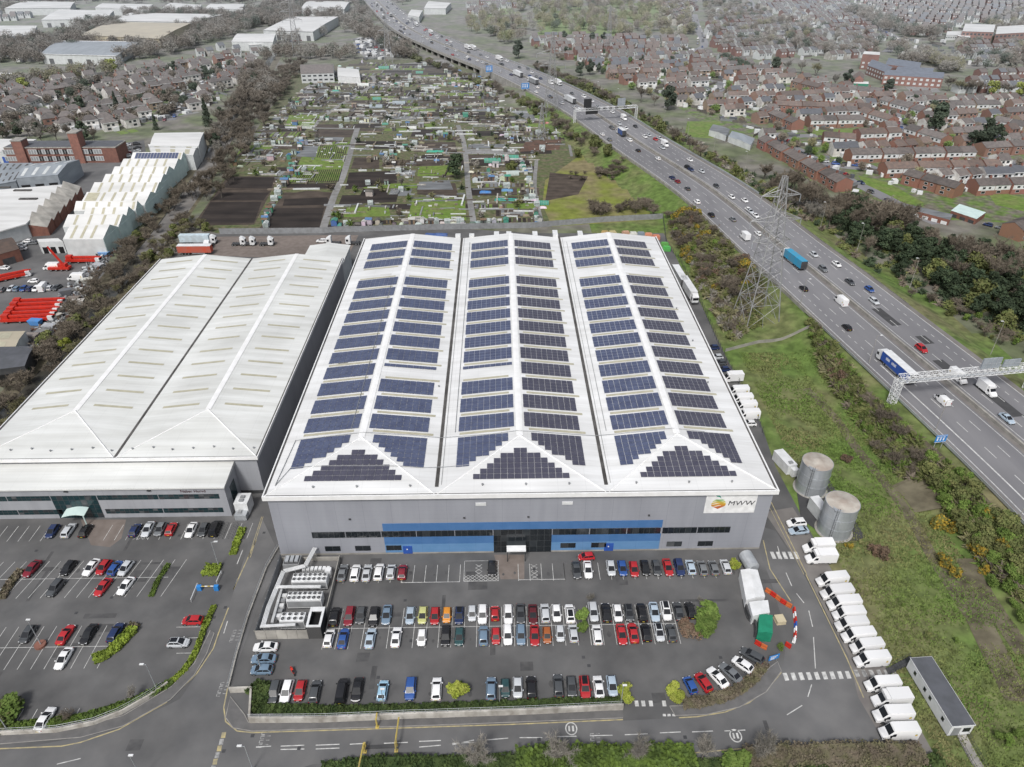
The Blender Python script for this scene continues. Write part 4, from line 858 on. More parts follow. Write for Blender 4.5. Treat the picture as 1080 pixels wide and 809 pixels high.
def duct(pts, w=1.1, h=.5, z=2.4):
    mb = MB()
    for (a, b) in zip(pts, pts[1:]):
        d = Vector((b[0]-a[0], b[1]-a[1])); L_ = d.length; d.normalize(); n = Vector((-d.y, d.x))
        for k in range(4):
            o = (k-1.5)*w/4; c = w/4*.3
            q = [Vector(a)+n*(o-c), Vector(b)+n*(o-c), Vector(b)+n*(o+c), Vector(a)+n*(o+c)]; mb.prism([(p.x, p.y) for p in q], z, z+h*.55)
        m = int(L_/1.6)
        for i in range(m+1):
            p = Vector(a)+d*(L_*i/max(1, m)); q = [p+n*(w/2+.05)-d*.06, p-n*(w/2+.05)-d*.06, p-n*(w/2+.05)+d*.06, p+n*(w/2+.05)+d*.06]; mb.prism([(r.x, r.y) for r in q], z-.12, z+.02, 1)
            mb.bar((p.x, p.y, 0.1), (p.x, p.y, z), .05, 4, mi=1)
    return mb.build('pipe_run', ['white_metal', 'grey_metal'], C)
duct([(-40.4, 110.6), (-41.4, 105.6), (-45.6, 104.2), (-46.3, 95), (-46.2, 90.4)], .95)
duct([(-46, 99.9), (-37, 99.8)], .6, z=2.6); duct([(-46.6, 90.3), (-40, 90.6)], .55, z=2.6); duct([(-45.2, 101), (-45, 92)], .5, z=1.6)
for i in range(7):
    mb = MB(); x = -42.2+i*.85; mb.box(x, x+.62, 105.3, 106.2, .3, 1.7); mb.box(x+.1, x+.52, 105.27, 105.3, .6, 1.4, 1); mb.build('condenser_unit', ['white_metal', 'grey_metal'], C)
for i in range(5):
    mb = MB(); y = 93.6+i*1.25; mb.box(-44.9, -43.9, y, y+.8, .2, 1.3); mb.build('pump_unit', ['grey_metal' if i % 2 else 'white_metal'], C)
mb = MB(); mb.box(-46.4, -43, 106.3, 108.9, .1, 2.2); mb.box(-46.2, -43.2, 106.5, 108.7, 2.2, 2.35, 1)
for i in range(3): mb.box(-46+i, -45.3+i, 106.8, 108.4, 2.36, 2.7, 2)
mb.build('generator_housing', ['grey_metal', 'dark_metal', 'steel'], C)
for (x, y, l) in ((-36.6, 104.9, 'a'), (-37.6, 93.4, 'b')):
    mb = MB(); mb.box(x-.6, x+.6, y-.6, y+.6, .1, 2.1); mb.build('control_cabinet', 'white_metal', C)
# storage tanks
def tank(cx, cy, r, h, label):
    t = thing('storage_tank', label, 'tank', (cx, cy, 0))
    mb = MB(); mb.cyl(0, 0, .1, h, r, 40)
    for z in (h*.33, h*.66, h-.12): mb.cyl(0, 0, z, z+.14, r+.05, 40)
    mb.build('shell', 'galv', t)
    mb = MB(); n = 40
    for i in range(n):
        a0, a1 = 2*PI*i/n, 2*PI*(i+1)/n; mb.poly([(r*.985*math.cos(a0), r*.985*math.sin(a0), h+.03), (r*.985*math.cos(a1), r*.985*math.sin(a1), h+.03), (0, 0, h+.75)])
    mb.build('roof', 'tank_top', t)
    mb = MB()
    for s in (-.25, .25): mb.bar((-r*.6+s, -r*.82-.1, 0), (-r*.6+s, -r*.82-.1, h+.8), .04)
    for k in range(int(h/.5)): mb.bar((-r*.6-.25, -r*.82-.1, .4+k*.5), (-r*.6+.25, -r*.82-.1, .4+k*.5), .03)
    mb.build('ladder', 'dark_metal', t)
    mb = MB(); mb.box(-r*.6-.7, -r*.2, -r*.85, -r*.3, h+.05, h+.12); mb.build('walkway', 'steel', t)
    mb = MB(); mb.cyl(0, 0, 0, .12, r+.5, 30); mb.build('plinth', 'concrete', t); return t
def solve_tank(u0, v0, up, vp):
    p = G(u0, v0); return p
p1 = G(853, 517); p2 = G(880, 561)
tank(p1[0]+.5, p1[1]+.6, 3.5, 8.4, 'corrugated galvanised water tank farther from the camera, with dark ladder'); tank(p2[0], p2[1]+.6, 3.6, 8.6, 'corrugated galvanised water tank nearer the camera, with rusty pale top')
mb = MB(); mb.prism(GP([(845, 548), (838, 505), (858, 480), (912, 566), (906, 570), (880, 572)]), .02, .09); struct(mb.build('tank_hardstanding', 'asphalt_new'))
def container(name, label, u, v, L_, Wd, h, m, rz, roofm='white_metal', vents=0, z=0):
    x, y = G(u, v, 0); t = thing(name, label, 'container', (x, y, z), rz); mb = MB(); mb.box(-L_/2, L_/2, -Wd/2, Wd/2, .15, h)
    for i in range(int(L_/.4)): 
        q = -L_/2+.2+i*.4
        for s in (-1, 1): mb.box(q, q+.18, s*Wd/2-.02, s*Wd/2+.03, .25, h-.12)
    mb.build('body', m, t); mb = MB(); mb.box(-L_/2-.04, L_/2+.04, -Wd/2-.05, Wd/2+.05, h, h+.08); mb.build('roof', roofm, t)
    mb = MB(); mb.box(L_/2, L_/2+.05, -Wd/2+.15, Wd/2-.15, .25, h-.15); mb.box(L_/2+.05, L_/2+.09, -.04, .04, .3, h-.2, 1); mb.build('door', [m, 'steel'], t)
    for i in range(vents): 
        mb = MB(); mb.box(-L_/2+.6+i*1.2, -L_/2+1.4+i*1.2, -.5, .5, h+.08, h+.4); mb.build('vent_unit', 'grey_metal', t)
    return t
container('container', 'long white plant container beside the upper tank', 826, 492, 6.4, 2.5, 2.9, 'white_metal', PI/2+.25, vents=1)
container('container', 'small white cabinet in front of the upper tank', 836, 501, 1.8, 1.6, 2.2, 'white_metal', PI/2+.25)
container('container', 'pale grey pump house wedged between the two tanks', 861, 542, 4.6, 2.2, 3.4, 'pale_wall', PI/2+.2)
container('container', 'pale louvred service unit in the corner beside the office front', 259, 538, 3.6, 3.0, 3.6, 'white_metal', PI/2, vents=2)
container('container', 'low grey service unit at the foot of the office side wall', 256, 546, 2.6, 2.2, 1.6, 'steel', 0, 'steel', vents=1)
# security cabin with dark felt roof
x, y = 75.9, 74.1
t = thing('site_cabin', 'long white portable cabin with dark grey felt roof on the right bank', 'cabin', (x+1.0, y+.2, 0), rad(3.0))
mb = MB(); mb.box(-2, 2, -6.6, 6.6, .3, 2.95); mb.build('wall', 'white_metal', t); mb = MB(); mb.box(-2.08, 2.08, -6.7, 6.7, 2.96, 3.1); mb.box(-2.0, 2.0, -6.62, 6.62, 3.1, 3.13, 1); mb.build('roof', ['white_metal', 'felt'], t)
for yy in (4.3, 1.1, -.6, -4.5):
    mb = MB(); mb.box(-2.05, -2.002, yy-.35, yy+.35, 1.4, 2.3); f = mb.build('window', 'grey_metal', t); mb = MB(); mb.box(-2.07, -2.052, yy-.28, yy+.28, 1.47, 2.23); mb.build('pane', 'glass', f)
mb = MB(); mb.box(-1.5, -.2, -6.66, -6.603, .35, 2.5); mb.build('door', 'grey_metal', t); mb = MB(); mb.box(.3, 1.6, -6.65, -6.603, 1.2, 2.3); mb.build('window', 'glass', t)
mb = MB(); mb.box(-1.9, 1.9, -6.5, 6.5, 0, .3); mb.build('base', 'dark_metal', t)
t = thing('steps', 'dark steel steps with handrails up the bank to the cabin', 'steps', (0, 0, 0))
a, b = Vector(G(937, 708)), Vector(G(960, 697)); mb = MB()
for i in range(10):
    p = a+(b-a)*(i/9); mb.box(p.x-.3, p.x+.3, p.y-.6, p.y+.6, 0, .12+.05*i)
mb.build('tread', 'dark_metal', t)
for s in (-.65, .65):
    mb = MB(); mb.bar((a.x, a.y+s, 1.0), (b.x, b.y+s, 1.5), .04)
    for i in range(5): p = a+(b-a)*(i/4); mb.bar((p.x, p.y+s, 0), (p.x, p.y+s, 1.0+.12*i), .035)
    mb.build('handrail', 'dark_metal', t)
t = thing('access_ramp', 'grey walkway with dark railings running down from the near end of the cabin', 'walkway', (0, 0, 0))
pl = GP([(1010, 768), (1024, 795), (1040, 822)]); mb = MB(); strip(mb, pl, 1.7, .08); mb.build('deck', 'concrete', t)
for s in (-.95, .95):
    mb = MB()
    for (x0, y0, _), (x1, y1, _) in zip(along(pl, 1.), along(pl, 1.)[1:]):
        for z in (.5, 1.1): mb.bar((x0+s, y0, z), (x1+s, y1, z), .035)
        mb.bar((x0+s, y0, 0), (x0+s, y0, 1.1), .03)
    mb.build('railing', 'dark_metal', t)
# works compound in the car park corner
def gable_box(name, label, cat, pts, h, rise, m, rm, rows=0):
    t = thing(name, label, cat, (0, 0, 0)); p = GP(pts, h); mb = MB(); mb.prism(p, 0, h); mb.build('body', m, t)
    a = [(x, y, h+.02) for x, y in p]; r0 = tuple((a[0][i]+a[1][i])/2 for i in (0, 1))+(h+rise,); r1 = tuple((a[2][i]+a[3][i])/2 for i in (0, 1))+(h+rise,)
    mb = MB(); mb.quad(a[0], r0, r1, a[3]); mb.quad(a[1], a[2], r1, r0); mb.poly([a[0], a[1], r0]); mb.poly([a[2], a[3], r1]); mb.build('roof', rm, t); return t
gable_box('storage_tent', 'white fabric storage tent at the right corner of the solar warehouse car park', 'tent', [(787, 633), (807, 629), (799, 601), (781, 601)], 2.5, .4, 'white_metal', 'white_metal')
gable_box('welfare_unit', 'white roofed welfare unit between the white tent and the green shelter', 'cabin', [(794, 650), (812, 646), (810, 633), (790, 635)], 2.4, .15, 'white_metal', 'white_metal')
gable_box('shelter', 'green sheeted shelter in the fenced works corner', 'shelter', [(799.5, 667), (815, 668), (815, 649), (801, 648)], 2.6, .25, 'green_sheet', 'green_sheet')
t = thing('silo', 'grey rounded silo trailer lying against the warehouse corner', 'silo', (*G(788, 597), 0), .15); mb = MB(); n = 14
rings = [[(r*math.cos(2*PI*i/n), yy, 1.7+r*math.sin(2*PI*i/n)) for i in range(n)] for yy, r in ((-2.3, .8), (-2.0, 1.45), (1.7, 1.45), (2.2, .7))]; mb.loft(rings); mb.build('barrel', 'steel', t, smooth=False)
mb = MB(); [mb.box(-1, 1, yy-.12, yy+.12, 0, .7) for yy in (-1.4, 0, 1.4)]; mb.build('cradle', 'dark_metal', t)
def barrier(pts, name, label, m, h=1.0, step=1.2):
    t = thing(name, label, 'barrier', (0, 0, 0)); p = GP(pts); q = along(p, step)
    for i, ((x0, y0, _), (x1, y1, _)) in enumerate(zip(q, q[1:])):
        mb = MB(); d = Vector((x1-x0, y1-y0)).normalized(); n = Vector((-d.y, d.x))*.2; e = .04
        for (z0, z1, k) in ((0, .35, 1.4), (.35, h, .7)):
            c = [Vector((x0, y0))+d*e+n*k, Vector((x0, y0))+d*e-n*k, Vector((x1, y1))-d*e-n*k, Vector((x1, y1))-d*e+n*k]; mb.prism([(v.x, v.y) for v in c], z0, z1)
        mb.build('panel', m[i % len(m)], t)
    return t
barrier([(807, 623), (815, 628), (825, 636), (836, 642)], 'safety_barrier', 'orange red mesh safety barrier running from the white tent to the road', ['orange', 'red'])
barrier([(837, 643), (839, 660), (838, 675), (835, 683)], 'safety_barrier', 'red and white barrier curving along the road edge of the works corner', ['red', 'sign_white', 'red', 'blue', 'sign_white'])
barrier([(834, 684), (828, 680), (823, 677)], 'safety_barrier', 'red and white barrier beside the green sapling at the works corner', ['red', 'sign_white'])
barrier([(796, 678), (804, 683), (815, 688)], 'safety_barrier', 'red mesh barrier in front of the dark estate car', ['red', 'orange', 'sign_white'])
barrier([(784, 633), (788, 652), (797, 660), (796, 674), (814, 676)], 'hoarding', 'dark low hoarding around the white unit and green shelter', ['dark_metal'], 1.3, 1.6)
x, y = G(815, 698); t = thing('direction_sign', 'blue site direction sign at the curved kerb', 'sign', (x, y, 0), .3); mb = MB(); mb.box(-1.1, 1.1, -.04, .04, .7, 2.0); o = mb.build('board', 'sign_blue', t); mb = MB(); [mb.box(-.8, .7-.3*i, -.06, -.042, 1.6-.35*i, 1.75-.35*i) for i in range(3)]; mb.build('lettering', 'sign_white', o); mb = MB(); [mb.bar((s, 0, 0), (s, 0, 1.9), .04) for s in (-.8, .8)]; mb.build('post', 'steel', t)
x, y = G(822, 655); mb = MB(); mb.box(-.9, .9, -.9, .9, .1, .9); mb.box(-.95, .95, -.95, .95, 0, .1); tag(mb.build('pallet_load', 'cream_wall', None, (x, y, 0), .1), 'tan wrapped pallet load beside the green shelter', 'pallet')
# retaining walls and railings along the front
def wallrun(pts, h, label, m='render_wall', t_=.35, rail=True, z=0):
    t = thing('retaining_wall', label, 'wall', (0, 0, 0)); p = GP(pts); mb = MB()
    for a, b in zip(p, p[1:]):
        d = Vector((b[0]-a[0], b[1]-a[1])).normalized(); n = Vector((-d.y, d.x))*t_/2
        mb.prism([(a[0]+n.x, a[1]+n.y), (a[0]-n.x, a[1]-n.y), (b[0]-n.x, b[1]-n.y), (b[0]+n.x, b[1]+n.y)], z, z+h)
    mb.build('wall', m, t)
    if rail:
        mb = MB(); q = along(p, 1.9)
        for (x0, y0, _), (x1, y1, _) in zip(q, q[1:]):
            for k in (.45, .95): mb.bar((x0, y0, h+k), (x1, y1, h+k), .03)
        for x0, y0, _ in q: mb.bar((x0, y0, h), (x0, y0, h+.95), .035)
        mb.build('railing', 'steel', t)
    return t
wallrun([(264, 762), (340, 761.5), (441, 757), (448, 757), (560, 753), (657, 748)], 1.5, 'stained pale retaining wall with steel railing between hedge and front road')
wallrun([(243, 730), (266, 729), (264, 762)], 1.3, 'short pale retaining wall returning beside the road junction', rail=False)
wallrun([(-60, 781), (0, 775), (60, 772), (100, 764), (130, 752), (158, 736), (178, 722)], .9, 'curving pale garden wall below the left car park hedge')
wallrun([(241, 726), (250, 690), (262, 650), (281, 600), (296, 574)], .35, 'low kerb wall with tall railing between access road and chiller compound', 'concrete', .25)
# yellow height restriction frames on the front road
def swing_bar(u, v, dx, dy, label):
    x, y = G(u, v, 0); t = thing('swing_barrier', label, 'barrier', (x, y, 0)); mb = MB(); mb.cyl(0, 0, 0, 2.5, .16, 8); mb.box(-.3, .3, -.3, .3, 0, .12); mb.build('post', 'yellow_steel', t)
    mb = MB(); mb.bar((0, 0, 2.3), (dx, dy, 2.3), .13); mb.bar((0, 0, 1.2), (dx*.45, dy*.45, 2.25), .07); mb.build('arm', 'yellow_steel', t)
swing_bar(418, 792, .1, 4.6, 'yellow swing height barrier folded back toward the retaining wall'); swing_bar(385, 793, -.2, -4.0, 'yellow swing height barrier folded toward the near hedge'); swing_bar(398, 767, 0, 1.2, 'short yellow gate post below the retaining wall')
mb = MB(); p = GP([(385, 787), (417, 785), (417, 789), (386, 790)]); mb.prism(p, 0, .16); tag(mb.build('speed_table', 'asphalt_new'), 'dark kerbed island under the yellow height barrier', 'traffic island')
for i, (u, v) in enumerate(((385, 787), (418, 786))):
    mb = MB(); x, y = G(u, v); mb.cyl(x, y, 0, 1.0, .28, 8, .2); tag(mb.build('bollard', 'yellow_steel'), f"yellow bollard at the {('left', 'right')[i]} end of the dark traffic island", 'bollard')
# blue barrier gate of the left car park
t = thing('entry_barrier', 'blue barrier posts with yellow and white arm at the left car park entrance', 'barrier', (0, 0, 0))
a, b = G(211, 622), G(229, 622)
for p in (a, b): mb = MB(); mb.box(p[0]-.45, p[0]+.45, p[1]-.35, p[1]+.35, 0, 1.2); mb.build('cabinet', 'sign_blue', t)
mb = MB(); n = 6
for i in range(n): 
    x0 = a[0]+(b[0]-a[0])*i/n; x1 = a[0]+(b[0]-a[0])*(i+1)/n; mb.box(x0, x1, a[1]-.07, a[1]+.07, .95, 1.1, i % 2)
mb.build('arm', ['sign_white', 'yellow_steel'], t)
for i, (pts) in enumerate(([(202, 635), (209, 618)], [(229, 616), (234, 605)])):
    t = thing('crash_rail', f"pale guard rail at the left car park entrance, {('nearer', 'farther')[i]} one", 'barrier', (0, 0, 0)); p = GP(pts); mb = MB(); mb.bar((*p[0], .8), (*p[1], .8), .09); mb.build('rail', 'white_metal', t)
    mb = MB(); [mb.bar((*q, 0), (*q, .85), .06) for q in p]; mb.build('post', 'white_metal', t)
# bike rack
for k, u in enumerate((236, 246)):
    t = thing('bike_rack', f"dark steel hoop cycle rack beside the black people carrier, {('left', 'right')[k]} of two", 'bike rack', (*G(u, 561), 0)); mb = MB()
    for i in range(7):
        y = -2.2+i*.75; pts = [(-.45, y, 0), (-.45, y, .8), (.45, y, .8), (.45, y, 0)]
        for a_, b_ in zip(pts, pts[1:]): mb.bar(a_, b_, .035)
    mb.build('hoop', 'dark_metal', t)
# lamp columns
def lamp(x, y, h, arm, rz, label, z=0., m='steel', name='street_lamp', grp=None):
    t = thing(name, label, 'street lamp', (x, y, z), rz, grp); mb = MB(); mb.cyl(0, 0, 0, h*.18, .11, 8); mb.cyl(0, 0, h*.18, h, .085, 8, .05); mb.build('pole', m, t)
    if arm: mb = MB(); mb.bar((0, 0, h-.1), (arm, 0, h+.12), .045, 5); mb.build('arm', m, t)
    mb = MB(); mb.box(arm-.15, arm+.6, -.16, .16, h+.05, h+.2); mb.build('lantern', 'white_metal', t); return t
for u, v, h, a, lb_ in ((44, 681, 7.5, 0, 'in the brick ring of the left car park'), (166, 728, 7.5, -.9, 'by the bare bush at the curved hedge'), (231, 598, 7.5, .8, 'by the small hedge at the left car park entrance'), (8, 770, 7, 0, 'in the bottom left hedge'), (150, 822, 7, 0, 'at the near kerb left of the junction'), (267, 812, 7, -1., 'at the near kerb below the junction'), (276, 708, 6, 0, 'behind the grey blue cars by the access road'), (527, 742, 5, 0, 'in the hedge beside the teal car'), (405, 745, 5, 0, 'in the hedge below the pale blue hatchback'), (655, 741, 5, 0, 'in the hedge at the right end of the front row')):
    lamp(*G(u, v), h, a, 0, f"grey lamp column {lb_}")
mb = MB(); x, y = G(43, 681); mb.cyl(x, y, 0, .5, 1.05, 14); tag(mb.build('planter', 'brick'), 'round brick base at the foot of the lamp in the left car park', 'planter')
# fences: rear boundary and right boundary
def fence(pts, h, label, m='grey_metal', step=2.6, solid=True):
    t = thing('fence', label, 'fence', (0, 0, 0)); p = GP(pts); q = along(p, step)+[(p[-1][0], p[-1][1], 0)]; mb = MB(); ps = MB()
    for (x0, y0, _), (x1, y1, _) in zip(q, q[1:]):
        z0, z1 = hz(x0, y0), hz(x1, y1)
        if solid: mb.poly([(x0, y0, z0), (x1, y1, z1), (x1, y1, z1+h), (x0, y0, z0+h)])
        else:
            for k in (.35, .65, .98): mb.bar((x0, y0, z0+h*k), (x1, y1, z1+h*k), .03)
        ps.bar((x0, y0, z0), (x0, y0, z0+h+.1), .06)
    mb.build('panel' if solid else 'rail', m, t); ps.build('post', m, t); return t
fence([(232, 247), (344, 246), (352, 245), (470, 242), (560, 240.5), (640, 234), (699, 231)], 2.6, 'long grey palisade fence between the warehouses and the allotments')
fence([(699, 231), (703, 260), (716, 274), (738, 318), (762, 374), (796, 437), (806, 462)], 2.0, 'dark mesh fence along the bank right of the solar warehouse', 'dark_metal', solid=False)
fence([(765, 371), (800, 362), (856, 358)], 1.2, 'low pale wall across the bank beside the pylon', 'concrete')
for i, (u, v, c) in enumerate(((638, 246, (.45, .3, .1)), (646, 246, (.5, .42, .2)), (660, 246, (.5, .3, .2)), (668, 247, (.6, .6, .55)), (676, 247, (.2, .25, .3)), (684, 248, (.55, .25, .15)), (692, 250, (.55, .2, .12)), (701, 258, (.1, .35, .06)), (703, 262, (.08, .4, .08)))):
    x, y = G(u, v, 1); mb = MB(); mb.box(-1.6, 1.6, -1.1, 1.1, .15, 1.5); mb.box(-1.3, 1.2, -.8, .9, 1.5, 1.9); mb.box(-1.5, 1.5, -1, 1, 0, .15); o = mb.build('pallet_stack', 'obj_matte', None, (x, y, .005), R.uniform(-.2, .2), color=c); tag(o, f"stack of coloured crates by the far right fence, {ordn(i)} from the left", 'crates', 'crate stacks behind the solar warehouse')
# ================================================================= MOTORWAY
def mstrip(mb, o0, o1, z, s0=0., s1=None, step=6., mi=0):
    s1 = MLEN-1 if s1 is None else s1; n = max(1, int((s1-s0)/step)); prev = None
    for i in range(n+1):
        s = s0+(s1-s0)*i/n; a = mway(s, o0); b = mway(s, o1); cur = ((a[0], a[1], z), (b[0], b[1], z))
        if prev: mb.quad(prev[0], prev[1], cur[1], cur[0], mi)
        prev = cur
s_of = lambda y: min(((abs(MC[i][1]-y), _ml[i]) for i in range(len(MC))))[1]
mb = MB(); mstrip(mb, MHW, -MHW, MZ); mstrip(mb, -MHW, -MHW-.01, MZ); struct(mb.build('motorway', 'motorway'))
mb = MB(); mstrip(mb, -16.6, -MHW, MZ+.004); mstrip(mb, 1.6, -1.6, MZ+.004); mstrip(mb, MHW, 17.2, MZ+.004); struct(mb.build('hard_shoulder', 'shoulder'))
mb = MB()
for s0, l, o in ((s_of(178), 9, -5.2), (s_of(168), 16, -8.3), (s_of(212), 12, -6.), (s_of(195), 5, -9)):
    mstrip(mb, o+1.7, o-1.7, MZ+.004, s0, s0+l, 3)
struct(mb.build('road_patch', 'asphalt_new'))
mb = MB(); zz = MZ+.009
for sd in (1, -1):
    mstrip(mb, sd*2.3+.1, sd*2.3-.1, zz); mstrip(mb, sd*16.6+.12, sd*16.6-.12, zz)
    s = 0
    while s < MLEN-10:
        for o in (5.9, 9.5): mstrip(mb, sd*o+.1, sd*o-.1, zz, s, s+4.5, 4.5)
        if s > 300:
            for k in (0, 3.6, 7.2): mstrip(mb, sd*13.1+.1, sd*13.1-.1, zz, s+k, s+k+1.6, 1.6)
        s += 10.8
mstrip(mb, 13.4, 13.0, zz+.002, s_of(178), MLEN-1)
struct(mb.build('motorway_markings', 'paint'))
# median barrier, side parapets
def rail(o, h, w, name, label, m, s0=0., s1=None, posts=0):
    t = thing(name, label, 'barrier', (0, 0, 0)); s1 = s1 or MLEN-1; mb = MB(); n = int((s1-s0)/7); R_ = []
    for i in range(n+1):
        a = mway(s0+(s1-s0)*i/n, o+w/2); b = mway(s0+(s1-s0)*i/n, o-w/2); R_.append([(a[0], a[1], MZ), (b[0], b[1], MZ), (b[0], b[1], MZ+h), (a[0], a[1], MZ+h)])
    mb.loft(R_); mb.build('barrier_wall', m, t); return t
rail(0, .9, .55, 'median_barrier', 'concrete barrier along the middle of the motorway', 'concrete')
rail(MHW+.25, 1.0, .3, 'parapet', 'pale concrete parapet on the allotment side of the motorway', 'concrete', 0, s_of(205))
rail(-MHW-.25, .8, .25, 'parapet', 'steel edge barrier on the housing side of the motorway', 'steel', 0, s_of(330))
rail(MHW+.1, .75, .15, 'parapet', 'low steel edge barrier beside the grassy bank', 'steel', s_of(203))
# viaduct deck edge and piers at the far end, retaining face nearer
mb = MB(); 
for o in (MHW+.35, -MHW-.35):
    prev = None
    s1 = s_of(215)
    for i in range(int(s1/8)+1):
        a = mway(i*8, o); cur = (a[0], a[1])
        if prev: 
            lo = MZ-1.5 if i*8 < s_of(640) else 0
            mb.quad((*prev, lo), (*cur, lo), (*cur, MZ+.1), (*prev, MZ+.1))
        prev = cur
mb.build('viaduct_edge', 'concrete')
bpy.data.objects['viaduct_edge']['kind'] = 'structure'
pm = MB(); pm.box(-.7, .7, -1.1, 1.1, -.5, MZ-.2); pier = pm.mesh('pier', 'concrete')
s = s_of(1180); i = 0
while s < s_of(600):
    for o in (MHW-1.2, 5, -5, -MHW+1.2):
        x, y, h = mway(s, o)
        if o > 0: tag(link('viaduct_pier', pier, None, (x, y, 0), h), f"concrete viaduct pier, {ordn(i)} pair from the horizon, {'outer' if o > 10 else 'inner'} column", 'pier', 'piers under the far motorway viaduct')
    s += 16; i += 1
# gantries: lattice beam on lattice legs
def truss(mb, p, q, w, n, r=.09):
    p, q = Vector(p), Vector(q); d = (q-p).normalized(); up = Vector((0, 0, 1)) if abs(d.z) < .7 else Vector((0, 1, 0)); sd = d.cross(up).normalized(); up = sd.cross(d)
    C4 = [sd*w/2+up*w/2, -sd*w/2+up*w/2, -sd*w/2-up*w/2, sd*w/2-up*w/2]
    for c in C4: mb.bar(p+c, q+c, r)
    for i in range(n):
        a, b = p+(q-p)*(i/n), p+(q-p)*((i+1)/n)
        for k in range(4):
            c, e = C4[k], C4[(k+1) % 4]; mb.bar(a+c, b+e if i % 2 else b+e, r*.55); mb.bar(a+c, a+e, r*.55); mb.bar(a+e, b+c, r*.55)
def gantry(s, h, label, w, panels, o0=MHW+2, o1=-MHW-2):
    a = Vector((*mway(s, o0)[:2], MZ-1.5)); b = Vector((*mway(s, o1)[:2], MZ-1.5)); hd = mway(s)[2]
    t = thing('sign_gantry', label, 'gantry', (0, 0, 0))
    for p in (a, b):
        mb = MB(); truss(mb, p, p+Vector((0, 0, h+1.5)), w*.9, 6); mb.box(p.x-.9, p.x+.9, p.y-.9, p.y+.9, p.z-.6, p.z+.2); mb.build('leg', 'white_metal', t)
    mb = MB(); truss(mb, a+Vector((0, 0, h+1.5)), b+Vector((0, 0, h+1.5)), w, 22); mb.build('beam', 'white_metal', t)
    mb = MB()
    n = 14
    for i in range(n): 
        p, q = a+(b-a)*(i/n), a+(b-a)*((i+1)/n); mb.bar(p+Vector((0, 0, h+1.5-w*.5+.05)), q+Vector((0, 0, h+1.5-w*.5+.05)), .35)
    mb.build('walkway', 'steel', t)
    for (o, pw, ph, dz, m, frame) in panels:
        x, y, _ = mway(s, o); g = MB(); g.X = Matrix.Translation((x, y, MZ+h+dz)) @ Matrix.Rotation(hd+PI/2, 4, 'Z'); g.box(-pw/2, pw/2, -.25, .15, 0, ph)
        if frame:
            for k in range(1, int(pw/1.4)): g.box(-pw/2+k*1.4-.05, -pw/2+k*1.4+.05, -.33, .23, 0, ph, 1)
            g.box(-pw/2, pw/2, -.33, .23, ph*.5-.05, ph*.5+.05, 1)
        g.build('sign_panel', [m, 'steel'], t)
    return t
NG = s_of(164.5)
gantry(NG, 7.2, 'near grey lattice gantry across the motorway with grey sign panel backs on top', 1.9, [(-5.5, 5.6, 3.2, .9, 'roof_grey', True), (-11.8, 5., 2.2, .9, 'roof_grey', True)])
FG = s_of(468)
gantry(FG, 7.0, 'far grey gantry across the motorway with black message boards', 1.5, [(9.5, 8, 4.2, -3.0, 'sign_black', False), (12.5, 5, 5, 1.2, 'sign_black', False), (-10, 5, 4.5, 1., 'roof_grey', True)] + [(o, 2, 2, -1.2, 'sign_black', False) for o in (5, 1, -3, -7, -13)])
# road signs
def road_sign(u, v, w, h, label, zb=1.6, z=MZ, rz=0.):
    x, y = G(u, v, z); t = thing('road_sign', label, 'road sign', (x, y, z-.2), rz); mb = MB(); mb.box(-w/2, w/2, -.06, .06, zb, zb+h); o = mb.build('board', 'sign_blue', t)
    mb = MB()
    for k in range(3): mb.box(-w*.36+k*w*.27, -w*.36+k*w*.27+w*.11, -.08, -.062, zb+h*.25, zb+h*.62); mb.box(-w*.40+k*w*.27, -w*.32+k*w*.27+w*.11, -.08, -.062, zb+h*.7, zb+h*.8)
    for zz in (zb+.04, zb+h-.12): mb.box(-w/2+.05, w/2-.05, -.08, -.062, zz, zz+.08)
    mb.build('lettering', 'sign_white', o); mb = MB(); [mb.bar((s*w*.33, .1, -.5), (s*w*.33, .1, zb+h), .08, 5) for s in (-1, 1)]; mb.build('post', 'steel', t)
road_sign(989, 471, 3.0, 2.2, 'blue motorway sign with white lettering beside the near edge of the road', rz=.12)
road_sign(516, 78, 5.5, 5, 'blue motorway sign on the allotment edge, the farther of the two far ones', rz=.3); road_sign(554, 96, 6, 4.2, 'blue motorway sign on the allotment edge, the nearer of the two far ones', rz=.3)
# lighting columns of the motorway
for i, (u, v, h) in enumerate(((631, 103, 11), (652, 111, 11), (700, 132, 11), (725, 145, 11), (752, 164, 11), (785, 182, 11), (865.5, 239, 11), (904, 264, 11.5), (959.5, 303, 11.5), (1045, 373, 11.5))):
    x, y = G(u, v, 3.5); lamp(x, y, h, -1.0, 0, f"tall motorway lamp column on the housing side, {ordn(i)} from the horizon", 3.2, 'concrete', 'motorway_lamp', 'motorway lamp columns')
for i, (u, v, h) in enumerate(((650, 152, 10), (710, 190, 10), (844, 322, 10), (916, 384, 10), (986, 455, 10), (1071, 553, 10))):
    x, y = G(u, v, 4.5); lamp(x, y, h, .9, 0, f"tall motorway lamp column on the warehouse side, {ordn(i)} from the horizon", 4.2, 'concrete', 'motorway_lamp', 'motorway lamp columns')
